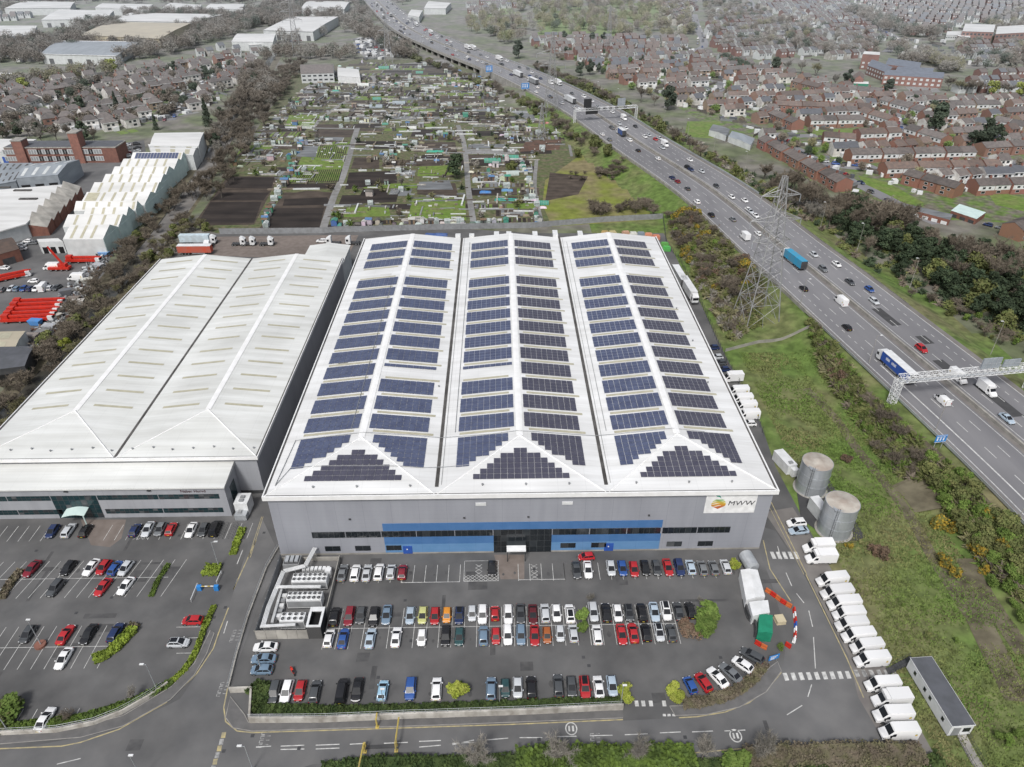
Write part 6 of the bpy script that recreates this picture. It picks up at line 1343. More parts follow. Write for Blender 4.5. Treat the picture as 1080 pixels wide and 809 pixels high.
# ---------------------------------------------------------------- houses
def house_parts(w=5.98, d=8.4, e=5.2, rise=2.1, wall='wall_obj', roof='roof_tile', clad=True, porch=False):
    o = []; hw, hd = w/2, d/2; mb = MB()
    mb.add([(-hw, -hd, 0), (hw, -hd, 0), (hw, hd, 0), (-hw, hd, 0), (-hw, -hd, e), (hw, -hd, e), (hw, hd, e), (-hw, hd, e), (-hw, 0, e+rise), (hw, 0, e+rise)], [(0, 1, 5, 4), (2, 3, 7, 6), (1, 2, 6, 9, 5), (3, 0, 4, 8, 7)])
    o.append(('wall', mb.mesh('wall', wall)))
    mb = MB(); ov = .35; k = rise/hd
    for s in (-1, 1): 
        q = [(-hw, s*(hd+ov), e-ov*k+.06), (hw, s*(hd+ov), e-ov*k+.06), (hw, 0, e+rise+.08), (-hw, 0, e+rise+.08)]; mb.add(q+[(x, y, z+.12) for x, y, z in q], [(4, 5, 6, 7) if s < 0 else (7, 6, 5, 4), (0, 1, 5, 4), (1, 2, 6, 5), (3, 0, 4, 7)])
    chim = MB(); chim.box(hw-1.1, hw-.3, -.5, .5, e+rise-.6, e+rise+1.1); chim.cyl(hw-.7, 0, e+rise+1.1, e+rise+1.5, .15, 6)
    o.append(('roof', mb.mesh('roof', roof), None, [('chimney', chim.mesh('chimney', 'brick'))]))
    if clad: mb = MB(); mb.box(-hw+.25, hw-.25, -hd-.05, -hd-.002, 2.5, e-.15); o.append(('cladding_panel', mb.mesh('cladding_panel', 'white_metal')))
    for x, z, ww, hh in ((-1.4, 3.1, 1.7, 1.2), (1.5, 3.1, 1.4, 1.2), (-1.3, .9, 2.1, 1.35)):
        for s in (-1, 1):
            mb = MB(); y = s*(hd+.05); y1 = s*(hd+.09); mb.box(x-ww/2, x+ww/2, min(y, y1), max(y, y1), z, z+hh); pn = MB(); y2 = s*(hd+.1)
            q = [(x-ww/2+.1, y2, z+.1), (x+ww/2-.1, y2, z+.1), (x+ww/2-.1, y2, z+hh-.1), (x-ww/2+.1, y2, z+hh-.1)]; pn.poly(q if s < 0 else q[::-1])
            o.append(('window', mb.mesh('window', 'white_metal'), None, [('pane', pn.mesh('pane', 'glass'))]))
    mb = MB(); mb.box(1.2, 2.1, -hd-.06, -hd-.003, .1, 2.15); o.append(('door', mb.mesh('door', 'obj_matte')))
    return o
def house_joined(w=5.98, d=8.4, e=5.2, rise=2.3, clad=True, roof='roof_tile', hip=False):
    hw, hd = w/2, d/2; mb = MB()
    if hip: mb.box(-hw, hw, -hd, hd, 0, e); f = hw*.5
    else: mb.add([(-hw, -hd, 0), (hw, -hd, 0), (hw, hd, 0), (-hw, hd, 0), (-hw, -hd, e), (hw, -hd, e), (hw, hd, e), (-hw, hd, e), (-hw, 0, e+rise), (hw, 0, e+rise)], [(0, 1, 5, 4), (2, 3, 7, 6), (1, 2, 6, 9, 5), (3, 0, 4, 8, 7)])
    ov = .35; k = rise/hd; z0 = e-ov*k+.06; zr = e+rise+.1
    if hip:
        A = [(-hw-ov, -hd-ov, z0), (hw+ov, -hd-ov, z0), (hw+ov, hd+ov, z0), (-hw-ov, hd+ov, z0)]; r = [(-hw+hd*.75 if hw > hd else -hw*.3, 0, zr), (hw-hd*.75 if hw > hd else hw*.3, 0, zr)]
        mb.add(A+r, [(0, 1, 5, 4), (1, 2, 5), (2, 3, 4, 5), (3, 0, 4)], 1)
    else:
        for s in (-1, 1):
            q = [(-hw-.02, s*(hd+ov), z0), (hw+.02, s*(hd+ov), z0), (hw+.02, 0, zr), (-hw-.02, 0, zr)]; mb.add(q, [(0, 1, 2, 3) if s < 0 else (3, 2, 1, 0)], 1)
    mb.box(hw-1.1, hw-.3, -.5, .5, e+rise-.6, e+rise+1.1, 2); mb.box(-hw-.05, hw+.05, -hd-ov-.12, -hd-ov+.02, z0-.22, z0+.02, 3)
    if R.random() < .6: mb.box(-hw+.4, -.3, hd, hd+2.8, 0, 2.5, 3); mb.box(.6, hw-.5, -hd-1.4, -hd, 0, 2.4, 3)
    for s in (-1, 1):
        if clad and s < 0: mb.box(-hw+.3, hw-.3, -hd-.05, -hd-.002, 2.6, e-.2, 3)
        for x, z, ww, hh in ((-1.4, 3.1, 1.7, 1.2), (1.4, 3.1, 1.4, 1.2), (-1.3, .9, 2.1, 1.3)):
            y = s*(hd+.07); q = [(x-ww/2, y, z), (x+ww/2, y, z), (x+ww/2, y, z+hh), (x-ww/2, y, z+hh)]; mb.add(q, [(0, 1, 2, 3) if s < 0 else (3, 2, 1, 0)], 4)
    return mb.mesh('house', ['wall_obj', roof, 'brick', 'white_metal', 'glass'])
HK = dict(w=8.9, d=9., e=5.0, rise=2.0)
HP = [house_parts(**HK), house_parts(clad=False, **HK), house_parts(roof='roof_brown', **HK), house_parts(clad=False, roof='roof_brown', **HK)]
JK = dict(w=7.4, d=8.6, e=4.9, rise=2.2)
HJ = [house_joined(**JK), house_joined(clad=False, **JK), house_joined(roof='roof_brown', **JK), house_joined(clad=False, roof='roof_brown', **JK), house_joined(roof='felt', **JK)]
HS = [house_joined(8.8, 7.6, 5.4, 2.4, False, 'roof_tile', True), house_joined(8.8, 7.6, 5.4, 2.4, False, 'roof_tile', True), house_joined(8, 7.5, 5.4, 2.6, False, 'roof_tile')]
BRK = (.275, .135, .098); WHT = (.74, .73, .70); BUF = (.33, .25, .18); PNK = (.34, .22, .17)
nrow = 0
def terrace(u0, v0, u1, v1, desc, kind=0, wall=BRK, wid=9.0, flip=False, white=0.):
    """a terrace between two photo points (middle of the ground line), each house its own thing"""
    a, b = Vector(G(u0, v0)), Vector(G(u1, v1)); d = b-a; L_ = d.length; n = max(1, round(L_/wid)); d.normalize(); rz = math.atan2(d.y, d.x)
    if flip: rz += PI
    for i in range(n):
        p = a+d*(wid*(i+.5))+Vector((-d.y, d.x))*(.55 if i % 2 else -.55); OCC.append((p.x, p.y, 7.)); wl = WHT if R.random() < white else tuple(c*R.uniform(.93, 1.08) for c in wall); z = max(0, hz(p.x, p.y))
        stamp('terraced_house', f"{'white rendered' if wl == WHT else 'brick'} house, {ordn(i)} of {n} {desc}", 'house', HP[kind], (p.x, p.y, z-(.35 if i % 2 else 0)), rz, desc, wl)
terrace(850, 133.5, 906, 132.5, 'in the short terrace facing the estate road bend'); terrace(806, 123, 842, 138, 'in the terrace stepping down behind the road bend', 1)
terrace(866, 151, 897, 153, 'in the pair of homes beside the curving road', 2); terrace(892, 170, 1020, 167, 'in the white fronted terrace below the large dark tree', 0); terrace(928, 185, 1044, 181.5, 'in the brick fronted terrace one row nearer', 2)
terrace(1022, 203, 1100, 200, 'in the terrace at the right edge', 0); terrace(955, 192, 1012, 208, 'in the angled terrace by the right hand green', 1); terrace(806, 155, 893, 204, 'in the long terrace backing onto the motorway bank', 1, flip=True)
terrace(901, 148, 946, 146, 'in the terrace above the road fork', 2); terrace(958, 143, 997, 155, 'in the angled terrace by the road fork', 0); terrace(909, 124, 940, 134, 'in the angled pair left of the side street', 2); terrace(931, 112, 972, 124, 'in the terrace along the side street', 0)
terrace(815, 117, 910, 120, 'in the long terrace two rows above the bend', 3); terrace(997, 117, 1052, 116, 'in the pale terrace right of the tall dark tree', 0, wall=BUF); terrace(1048, 134, 1078, 140, 'in the white terrace at the right edge', 0, wall=BUF, white=.6); terrace(1030, 163, 1078, 160, 'in the terrace right of the white fronted one', 1)
terrace(955, 118, 975, 124, 'in the white pair by the side street', 0, wall=WHT); terrace(1062, 251, 1100, 240, 'in the brick block at the right edge near the pines', 1)
terrace(820, 107, 870, 104, 'in the upper estate terrace left of the pines', 2); terrace(862, 97, 925, 103, 'in the upper estate terrace below the chapel', 0, white=.3); terrace(838, 92, 866, 99, 'in the angled upper estate row', 3)
# the rest of the estate: rows laid out by block
ROADS = [GP(p) for p in ([(820, 140), (828, 150), (845, 160), (867, 172), (892, 188), (925, 204), (960, 222), (990, 236)], [(828, 150), (838, 144), (862, 143)], [(867, 172), (902, 177), (925, 176)], [(945, 112), (944, 122), (955, 136), (966, 146)], [(732, 15), (736, 30), (743, 47), (732, 54), (728, 60)], [(885, 0), (893, 3), (896, 14), (922, 28), (946, 41), (935, 55)], [(752, 84), (762, 92), (745, 100), (735, 97)], [(815, 18), (828, 40), (836, 50)], [(1040, 165), (1062, 172), (1090, 170)], [(790, 0), (800, 12), (815, 18)])]
mb = MB()
for i, p in enumerate(ROADS): strip(mb, smooth(p, 5), 7.5 if i < 4 else 8, .01+.004*i)
struct(mb.build('road', 'motorway'))
for u, v, r_ in ((868, 140, 9), (882, 141, 9), (898, 141, 9), (855, 146, 8), (840, 150, 8), (915, 195, 12), (935, 203, 14), (960, 213, 14), (915, 172, 8), (740, 137, 20), (835, 94, 14), (1055, 212, 14), (1075, 216, 14), (955, 150, 6), (905, 186, 8)): OCC.append((*G(u, v), r_))
est = GP([(556, 40), (640, 41), (720, 44), (738, 56), (765, 66), (805, 72), (860, 88), (905, 94), (930, 98), (1000, 108), (1090, 108), (1090, 205), (900, 212), (868, 196), (806, 150), (792, 128), (735, 118), (712, 112), (690, 98), (650, 86), (612, 68), (575, 52), (556, 46)])
def fill(poly, meshes, wid, rowgap, ang, desc, white, seed, run=(3, 7), walls=(BRK, BRK, PNK, BUF), name='terraced_house', cap=300, gapx=7, keepoff=5.5, jit=1.):
    rr = random.Random(seed); c, s = math.cos(ang), math.sin(ang); xs = [p[0]*c+p[1]*s for p in poly]; ys = [-p[0]*s+p[1]*c for p in poly]; made = 0; k = 0
    y = min(ys)+4; cand = []
    while y < max(ys):
        x = min(xs)+rr.uniform(0, 8); ri = 0
        while x < max(xs):
            n = rr.randint(*run); yo = y+rr.uniform(-1, 1)*2.5*jit; aa = ang+rr.uniform(-1, 1)*.22*jit+(PI if rr.random() < .5 else 0); base = rr.choice(walls); md = rr.choice(meshes); isw = rr.random() < white
            for i in range(n):
                qx, qy = x+wid*(i+.5), yo+rr.uniform(-1.1, 1.1); px, py = qx*c-qy*s, qx*s+qy*c
                if inside((px, py), poly) and all(math.hypot(px-o[0], py-o[1]) > o[2]+3.2 for o in OCC) and all(pldist((px, py), r) > 3.5+keepoff for r in ROADS): cand.append((px, py, aa, base, md, isw, k, ri, i))
            x += wid*n+rr.uniform(2, gapx); ri += 1
        y += rowgap; k += 1
    for px, py, aa, base, md, isw, k, ri, i in sorted(cand, key=lambda q: q[1])[:cap]:
        kf = rr.uniform(.85, 1.12); wl = tuple(q*kf for q in (WHT if isw or rr.random() < .12 else base)); wd = 'white' if wl[2] > .4 else 'brick' if wl[1] < .15 else 'buff'
        tag(link(name, md, None, (px, py, max(0, hz(px, py))), aa, wl), f"{wd} {name.replace('_', ' ')} {desc}, {ordn(k)} row, {ordn(ri)} block, {ordn(i)} house", 'house', desc); made += 1
    for q in cand: OCC.append((q[0], q[1], 4.2))
    gm = MB(); sm = MB(); y = min(ys)+4+rowgap/2; k = 0
    while y < max(ys):
        x = min(xs)
        while x < max(xs):
            P = [(qx*c-qy*s, qx*s+qy*c) for qx, qy in ((x, y-2.4), (x+6, y-2.4), (x+6, y+2.4), (x, y+2.4))]
            if all(inside(q, poly) for q in P) and all(math.hypot(P[0][0]+3-o[0], P[0][1]-o[1]) > o[2] for o in OCC if o[2] > 5):
                if k % 2: sm.poly([(q[0], q[1], hz(*q)-.018) for q in P])
                elif rr.random() < .8: 
                    Q = [(qx*c-qy*s, qx*s+qy*c) for qx, qy in ((x+.3, y-4.4), (x+5.4, y-4.2), (x+5.4, y+4.6), (x+.3, y+4.2))]; gm.poly([(q[0], q[1], hz(*q)-.016) for q in Q])
            x += 6
        y += rowgap; k += 1
    if sm.f: struct(sm.build('street', 'track'))
    if gm.f: struct(gm.build('garden_lawn', 'lawn'))
    return [q for q in sorted(cand, key=lambda q: q[1])[cap:]]
left_over = fill(est, HJ, 7.5, 19, .16, 'in the brick estate', .34, 3, run=(1, 3), cap=180, gapx=8)
def stuffhouses(name, c, label, meshes=None):
    mb = MB(); rr = random.Random(5)
    for (px, py, aa, base, md, isw, *_) in c:
        mb.X = Matrix.Translation((px, py, 0)) @ Matrix.Rotation(aa, 4, 'Z'); hw, hd, e, r = 3.2, 4.2, 5, 2.3; wi = 0 if isw else rr.choice((1, 1, 2))
        mb.add([(-hw, -hd, 0), (hw, -hd, 0), (hw, hd, 0), (-hw, hd, 0), (-hw, -hd, e), (hw, -hd, e), (hw, hd, e), (-hw, hd, e), (-hw, 0, e+r), (hw, 0, e+r)], [(0, 1, 5, 4), (2, 3, 7, 6), (1, 2, 6, 9, 5), (3, 0, 4, 8, 7)], wi)
        mb.add([(-hw, -hd-.3, e), (hw, -hd-.3, e), (hw, 0, e+r+.1), (-hw, 0, e+r+.1), (hw, hd+.3, e), (-hw, hd+.3, e)], [(0, 1, 2, 3), (3, 2, 4, 5)], rr.choice((3, 4, 3, 4, 5)))
        for x in (-1.5, 1.5): mb.quad((x-.8, -hd-.06, 2.9), (x+.8, -hd-.06, 2.9), (x+.8, -hd-.06, 4.3), (x-.8, -hd-.06, 4.3), 0 if wi else 5)
    o = mb.build(name, ['pale_wall', 'brick', 'render_wall', 'roof_brown', 'roof_tile', 'felt']); stuff(o); o['label'] = label; o['category'] = 'houses'; return o
if left_over: stuffhouses('distant_houses', left_over, 'mass of distant brick houses behind the motorway estate')
# left bank of semi-detached houses
lp = GP([(-60, 100), (40, 92), (60, 78), (112, 82), (160, 72), (215, 68), (270, 64), (270, 84), (235, 96), (215, 118), (165, 128), (150, 142), (100, 142), (60, 136), (40, 142), (-30, 142)])
ROADS2 = [GP(p) for p in ([(178, 127), (188, 112), (205, 95), (222, 83), (245, 72)], [(0, 140), (30, 128), (60, 112), (95, 95), (110, 84)])]
mb = MB(); [strip(mb, smooth(p, 5), 8, .011+.005*i) for i, p in enumerate(ROADS2)]; struct(mb.build('road', 'motorway')); ROADS += ROADS2
lo = fill(lp, HS, 9.3, 19, .75, 'among the left houses', .75, 9, run=(1, 3), walls=(PNK, BUF, BRK), name='semi_detached_house', cap=190, gapx=9, keepoff=6)
terrace(-20, 138, 52, 104, 'in the long white terrace at the left edge', 1, wall=WHT, white=1.); 
# top right district: too many to count
tr = []; rr = random.Random(12)
for poly, ang, wv in ((GP([(742, 52), (750, 18), (800, 4), (885, 0), (905, 18), (935, 48), (905, 66), (855, 62), (800, 64)]), .35, .5), (GP([(960, 40), (930, 14), (905, 0), (1085, 0), (1085, 24), (1012, 24), (1005, 36)]), -.2, .45), (GP([(1012, 46), (1085, 40), (1085, 60), (1030, 74), (1010, 66)]), .2, .6), (GP([(690, -2), (735, -2), (730, 24), (720, 40)]), .9, .6), (GP([(490, 8), (540, -1), (560, 4), (500, 20)]), .3, .6), (GP([(-20, 24), (0, 12), (40, 12), (30, 24)]), .2, .8), (GP([(1000, 84), (1085, 78), (1085, 104), (1005, 104)]), .1, .5), (GP([(205, 62), (240, 48), (275, 50), (272, 63)]), .6, .5)):
    c, s = math.cos(ang), math.sin(ang); xs = [p[0]*c+p[1]*s for p in poly]; ys = [-p[0]*s+p[1]*c for p in poly]; y = min(ys)
    while y < max(ys):
        x = min(xs)
        while x < max(xs):
            px, py = x*c-y*s, x*s+y*c
            if inside((px, py), poly) and rr.random() < .78 and all(pldist((px, py), r) > 8 for r in ROADS) and all(math.hypot(px-o[0], py-o[1]) > o[2]+3 for o in OCC if o[2] > 6): tr.append((px, py, ang+rr.uniform(-.12, .12), BRK, None, rr.random() < wv))
            x += 8.5
        y += 26 if len(tr) % 2 else 22
def garden(poly, n, seed, label, hs=(.8, 2.4)):
    r = random.Random(seed); p = GP(poly); x0, x1, y0, y1 = min(q[0] for q in p), max(q[0] for q in p), min(q[1] for q in p), max(q[1] for q in p); mb = MB(); k = t = 0
    while k < n and t < 20000:
        t += 1; x, y = r.uniform(x0, x1), r.uniform(y0, y1)
        if not inside((x, y), p) or any(math.hypot(x-o[0], y-o[1]) < o[2]*.55 for o in OCC) or mnear(x, y)[0] < MHW+16: continue
        k += 1; mb.X = Matrix.Translation((x, y, max(0, hz(x, y)))) @ Matrix.Rotation(r.uniform(0, 3.1), 4, 'Z'); a, b = r.choice(((1.2, .9), (1.6, 1.2), (4.5, .06), (5.5, .06), (.8, .8), (2.4, 1.4))); mb.box(-a, a, -b, b, 0, r.uniform(*hs) if b > .1 else 1.6, r.choice((0, 0, 0, 1, 2, 3, 4)) if b > .1 else r.choice((2, 4, 4)))
    o = mb.build('garden_clutter', ['white_metal', 'pale_wall', 'cover_sheet', 'felt', 'bark']); stuff(o); o['label'] = label; o['category'] = 'garden clutter'
garden([(556, 42), (720, 46), (800, 76), (905, 100), (1090, 112), (1090, 205), (900, 205), (800, 145), (690, 98)], 900, 3, 'sheds, fences and pale garden clutter among the brick estate')
garden([(-40, 105), (40, 95), (110, 84), (200, 72), (268, 68), (225, 112), (160, 130), (60, 138), (-30, 142)], 750, 4, 'sheds, fences and pale garden clutter among the left houses')
garden([(740, 48), (750, 10), (900, 0), (1085, 0), (1085, 70), (1000, 78), (930, 50), (860, 66)], 800, 5, 'pale garden clutter among the distant houses', (1.5, 3.5))
garden([(-10, 52), (150, 46), (150, 64), (20, 66)], 120, 6, 'trailers, skips and pallets in the depot yards', (2, 4)); garden([(372, 42), (432, 40), (432, 60), (385, 64)], 160, 7, 'parked vehicles and crates by the viaduct', (1.4, 2.5))
stuffhouses('distant_houses', tr, 'mass of distant houses at the top of the view')
stuffhouses('distant_houses', lo, 'mass of distant houses behind the left estate') if lo else None
# ================================================================= VEGETATION
def rv(r): return Vector((r.gauss(0, 1), r.gauss(0, 1), r.gauss(0, 1))).normalized()
def bare_meshes(seed, h=9., spread=3.4, ntw=1500, tw=.10, twl=1.3, twig='twig', multi=False):
    r = random.Random(seed); T = MB(); C = MB(); tips = []
    stems = [(Vector((0, 0, -.3)), Vector((0, 0, h*.3)))] if not multi else [(Vector((r.uniform(-.5, .5), r.uniform(-.5, .5), -.3)), Vector((r.uniform(-1, 1), r.uniform(-1, 1), h*.35))) for _ in range(4)]
    for p, q in stems:
        q = q+Vector((r.uniform(-.25, .25), r.uniform(-.25, .25), 0)); T.bar(p, q, .024*h, 6, .017*h)
        nl = 6 if not multi else 3
        for i in range(nl):
            a = 2*PI*i/nl+r.uniform(-.5, .5); f = r.uniform(.25, 1.); tip = q+Vector((math.cos(a)*spread*f*.75, math.sin(a)*spread*f*.75, h*r.uniform(.2, .45)*(1.25-f*.4)))
            T.bar(q, tip, .011*h, 5, .006*h)
            for j in range(4):
                s = q.lerp(tip, r.uniform(.45, 1)); e = s+Vector((r.gauss(0, .35)*spread, r.gauss(0, .35)*spread, r.uniform(.06, .26)*h)); T.bar(s, e, .0055*h, 4, .002*h); tips.append((s, e))
    for _ in range(ntw):
        s, e = r.choice(tips); p = s.lerp(e, r.uniform(.15, 1.05)); d = ((e-s).normalized()*.5+rv(r)*.9+Vector((0, 0, .35))).normalized(); L_ = twl*r.uniform(.5, 1.2); w = d.orthogonal(); w.rotate(Matrix.Rotation(r.uniform(0, 6.28), 3, d)); w = w.normalized()*tw*r.uniform(.6, 1.2)
        C.add([tuple(p-w/2), tuple(p+w/2), tuple(p+d*L_)], [(0, 1, 2)])
    return T.mesh('trunk', 'bark'), C.mesh('crown', twig)
def leafy_meshes(seed, h=9., spread=3.2, n=1700, leaf=.55, m='leaf_dark', base=.18, lobes=9, shape='round', trunk=True):
    r = random.Random(seed); T = MB(); C = MB()
    if trunk: T.bar((0, 0, -.3), (0, 0, h*.55), .024*h, 6, .012*h)
    L_ = []
    for i in range(lobes):
        if shape == 'cone': f = (i+.5)/lobes; z = h*(base+(1-base)*f*.95); rr = spread*(1-f)*.9+.25; a = r.uniform(0, 6.28); L_.append((Vector((math.cos(a)*rr*.25, math.sin(a)*rr*.25, z)), Vector((rr, rr, h*.11))))
        else:
            a = r.uniform(0, 6.28); q = math.sqrt(r.random())*.62; zf = r.uniform(.0, 1.); z = h*(base+.12+(.78-base)*zf); k = 1-abs(zf-.42)*.85
            rr = spread*r.uniform(.38, .58)*max(.55, k); L_.append((Vector((math.cos(a)*spread*q*k, math.sin(a)*spread*q*k, z)), Vector((rr, rr, rr*r.uniform(.65, .95)))))
    for c, _ in L_:
        if trunk: T.bar((0, 0, min(h*.5, c.z*.6)), tuple(c), .008*h, 4, .003*h)
    for _ in range(n):
        c, s = r.choice(L_); d = rv(r); rad_ = r.uniform(.62, 1.08); p = c+Vector((d.x*s.x, d.y*s.y, d.z*s.z))*rad_
        if p.z < .15: p.z = r.uniform(.15, .5)
        nrm = (d*.7+rv(r)*.8+Vector((0, 0, .3))).normalized(); u = nrm.orthogonal().normalized(); u.rotate(Matrix.Rotation(r.uniform(0, 6.28), 3, nrm)); v = nrm.cross(u); k = leaf*r.uniform(.55, 1.25)
        C.add([tuple(p-u*k*.5-v*k*.3), tuple(p+u*k*.5-v*k*.35), tuple(p+u*k*.3+v*k*.45), tuple(p-u*k*.35+v*k*.4)], [(0, 1, 2, 3)])
    return T.mesh('trunk', 'bark') if trunk else None, C.mesh('crown', m)
VG = dict(
    bare=[bare_meshes(i, 9.5, 3.6, 1500, .12) for i in range(4)], grey=[bare_meshes(20+i, 9.5, 3.9, 1500, .12, twig='twig_grey') for i in range(3)], olive=[bare_meshes(40+i, 7., 3.0, 1500, .13, 1.1, twig='twig_olive', multi=True) for i in range(3)],
    fine=[bare_meshes(60+i, 6., 2.4, 1700, .06, 1.0, twig='twig_grey') for i in range(3)], scrub=[bare_meshes(70+i, 4., 2.4, 1300, .09, .9, multi=True) for i in range(3)],
    dark=[leafy_meshes(100+i, 9.5, 3.5, 1900, .6, 'leaf_dark', .06, 12) for i in range(4)], cypress=[leafy_meshes(120+i, 10, 2.0, 1500, .45, 'leaf_dark', .02, 12, 'cone') for i in range(2)],
    green=[leafy_meshes(130+i, 5., 2.5, 1500, .42, 'leaf_green', .05, 10) for i in range(3)], lime=[leafy_meshes(140+i, 5., 2.5, 1500, .42, 'leaf_lime', .05, 10) for i in range(2)], oliveleaf=[leafy_meshes(150+i, 4., 2.6, 1500, .40, 'leaf_olive', .02, 10) for i in range(3)],
    gorse=[leafy_meshes(160+i, 2.4, 2.0, 1100, .32, 'leaf_gorse', .0, 9) for i in range(2)], rust=[leafy_meshes(170+i, 2.4, 2.2, 1100, .34, 'leaf_rust', .0, 9) for i in range(2)], blossom=[leafy_meshes(180, 5, 2.4, 1300, .4, 'blossom', .1, 10)])
NAT = dict(bare=9.5, grey=9.5, olive=7., fine=6., scrub=4., dark=9.5, cypress=10., green=5., lime=5., oliveleaf=4., gorse=2.4, rust=2.4, blossom=5.)
VN = dict(bare=('bare_tree', 'bare brown tree', 'tree'), grey=('bare_tree', 'bare grey tree', 'tree'), olive=('budding_tree', 'budding olive brown tree', 'tree'), fine=('small_bare_tree', 'small bare pale tree', 'tree'), scrub=('scrub_bush', 'leafless brown scrub', 'bush'), dark=('evergreen_tree', 'dark evergreen', 'tree'), cypress=('conifer_tree', 'tall dark conifer', 'tree'),
          green=('leafy_shrub', 'fresh green shrub', 'bush'), lime=('lime_shrub', 'bright lime green shrub', 'bush'), oliveleaf=('olive_shrub', 'olive green shrub', 'bush'), gorse=('gorse_bush', 'yellow flowering gorse bush', 'bush'), rust=('rusty_bush', 'rusty brown bush', 'bush'), blossom=('blossom_tree', 'pale blossoming tree', 'tree'))
VR = random.Random(21)
def plant(kind, x, y, h, where, z=None, group=None, wide=1.):
    nm, ds, cat = VN[kind]; T, C = VR.choice(VG[kind]); z = hz(x, y) if z is None else z; k = h/NAT[kind]
    t = thing(nm, f"{ds} {where}", cat, (x, y, z-.05), VR.uniform(0, 6.28), group); t.scale = (k*wide, k*wide, k)
    if T: link('trunk', T, t)
    link('crown', C, t); return t
def at_px(kind, u, v, h, where, wide=1.): x, y, z = GT(u, v); return plant(kind, x, y, h, where, z, None, wide)
CNT = {}
FARB = []
def belt(pts, width, step, mix, hr, where, px=True, avoid=None, ter=True, wide=1.):
    if px and sum(q[1] for q in pts)/len(pts) < 98: FARB.append((pts, width, step, mix, hr)); return
    hr = (hr[0]*1.15, hr[1]*1.2); step *= .82; wide *= 1.12
    p = [GT(u, v)[:2] for u, v in pts] if px else pts; i = 0
    for x, y, a in along(p, step):
        o = VR.uniform(-.5, .5)*width; x += -math.sin(a)*o+VR.uniform(-.3, .3)*step; y += math.cos(a)*o+VR.uniform(-.3, .3)*step
        if mnear(x, y)[0] < MHW+2.5 and y < 640: continue
        if avoid and avoid(x, y): continue
        if any(math.hypot(x-q[0], y-q[1]) < q[2]*.75 for q in OCC): continue
        k = VR.choices([m[0] for m in mix], [m[1] for m in mix])[0]; c = CNT[(where, k)] = CNT.get((where, k), -1)+1
        plant(k, x, y, VR.uniform(*hr)*(.6 if NAT[k] < 5 and hr[0] > 5 else 1), f"{where}, {ordn(c)} along", None, where, wide)
mainbox = lambda x, y: (XL-3 < x < XR+12 and YF-3 < y < YB+3) or (LX0-3 < x < LX1+3 and 100 < y < LB+3)
# brook with its banks
br = smooth(GP([(290, 55), (262, 100), (235, 140), (208, 188), (162, 252), (112, 315), (68, 372), (18, 428), (-40, 480)]), 5)
mb = MB(); strip(mb, br, 17, .006); struct(mb.build('bank', 'mud')); mb = MB(); strip(mb, br, 6, .012); struct(mb.build('brook', 'water'))
mb = MB(); strip(mb, smooth(GP([(240, 140), (224, 165), (206, 195), (185, 225), (150, 270)]), 4), 9, .016, off=1.); struct(mb.build('silt', 'silt'))
belt([(275, 78), (247, 122), (222, 160)], 9, 4.5, [('bare', 5), ('grey', 2), ('scrub', 2), ('dark', .4)], (7, 10), 'on the factory side of the upper brook', avoid=mainbox)
belt([(196, 205), (160, 240), (112, 302), (60, 372), (10, 420), (-30, 452)], 8, 3.4, [('bare', 4), ('scrub', 5), ('oliveleaf', 1), ('dark', .5)], (3., 5), 'on the crane yard side of the brook', avoid=mainbox)
belt([(312, 70), (285, 105), (262, 140), (240, 175), (215, 214)], 16, 3.0, [('bare', 6), ('scrub', 3), ('grey', 1)], (6, 9), 'between the brook and the allotment soil plots', avoid=mainbox)
belt([(205, 232), (172, 268), (135, 318), (90, 372), (40, 430), (-5, 480)], 12, 1.7, [('olive', 6), ('bare', 3), ('oliveleaf', 1.2), ('scrub', 4)], (2.4, 4.0), 'between the brook and the left warehouse', avoid=lambda x, y: mainbox(x, y) or x > LX0-3)
belt([(185, 243), (228, 243)], 6, 4, [('olive', 3), ('oliveleaf', 2), ('scrub', 2)], (2.5, 4), 'at the corner of the rear yard', avoid=mainbox)
at_px('lime', 72, 372, 5.5, 'standing out beside the dark shed of the crane yard'); at_px('oliveleaf', 103, 345, 4, 'standing out beside the left warehouse eaves')
# belts at the top
belt([(125, 66), (165, 58), (205, 47), (245, 34), (290, 18)], 30, 6.5, [('bare', 6), ('grey', 2), ('dark', 1.2)], (10, 15), 'in the dark belt behind the left houses')
belt([(-20, 98), (30, 92), (100, 80), (125, 76)], 22, 6, [('bare', 3), ('olive', 3), ('grey', 2)], (9, 13), 'in the belt below the grey roofed depot', wide=1.1)
at_px('lime', 119, 78, 13, 'largest and brightest, above the left houses', 1.1); at_px('lime', 25, 95, 10, 'in the belt at the left edge', 1.3)
belt([(-20, 66), (20, 62), (40, 60)], 25, 8, [('bare', 4), ('grey', 2)], (9, 12), 'left of the grey roofed depot')
belt([(375, 60), (350, 62), (300, 62), (280, 58)], 40, 8, [('bare', 6), ('grey', 2), ('dark', .6)], (9, 13), 'around the far pylon and the club building')
belt([(372, 22), (385, 35), (408, 48), (430, 62)], 22, 7, [('bare', 4), ('grey', 3), ('dark', .6)], (9, 13), 'left of the far viaduct')
belt([(265, 75), (275, 100), (262, 112)], 24, 7, [('bare', 5), ('grey', 2)], (8, 11), 'between the left houses and the allotments')
belt([(100, 150), (40, 148), (-20, 150)], 14, 9, [('bare', 3), ('dark', 2), ('grey', 2)], (8, 11), 'behind the brick factory')
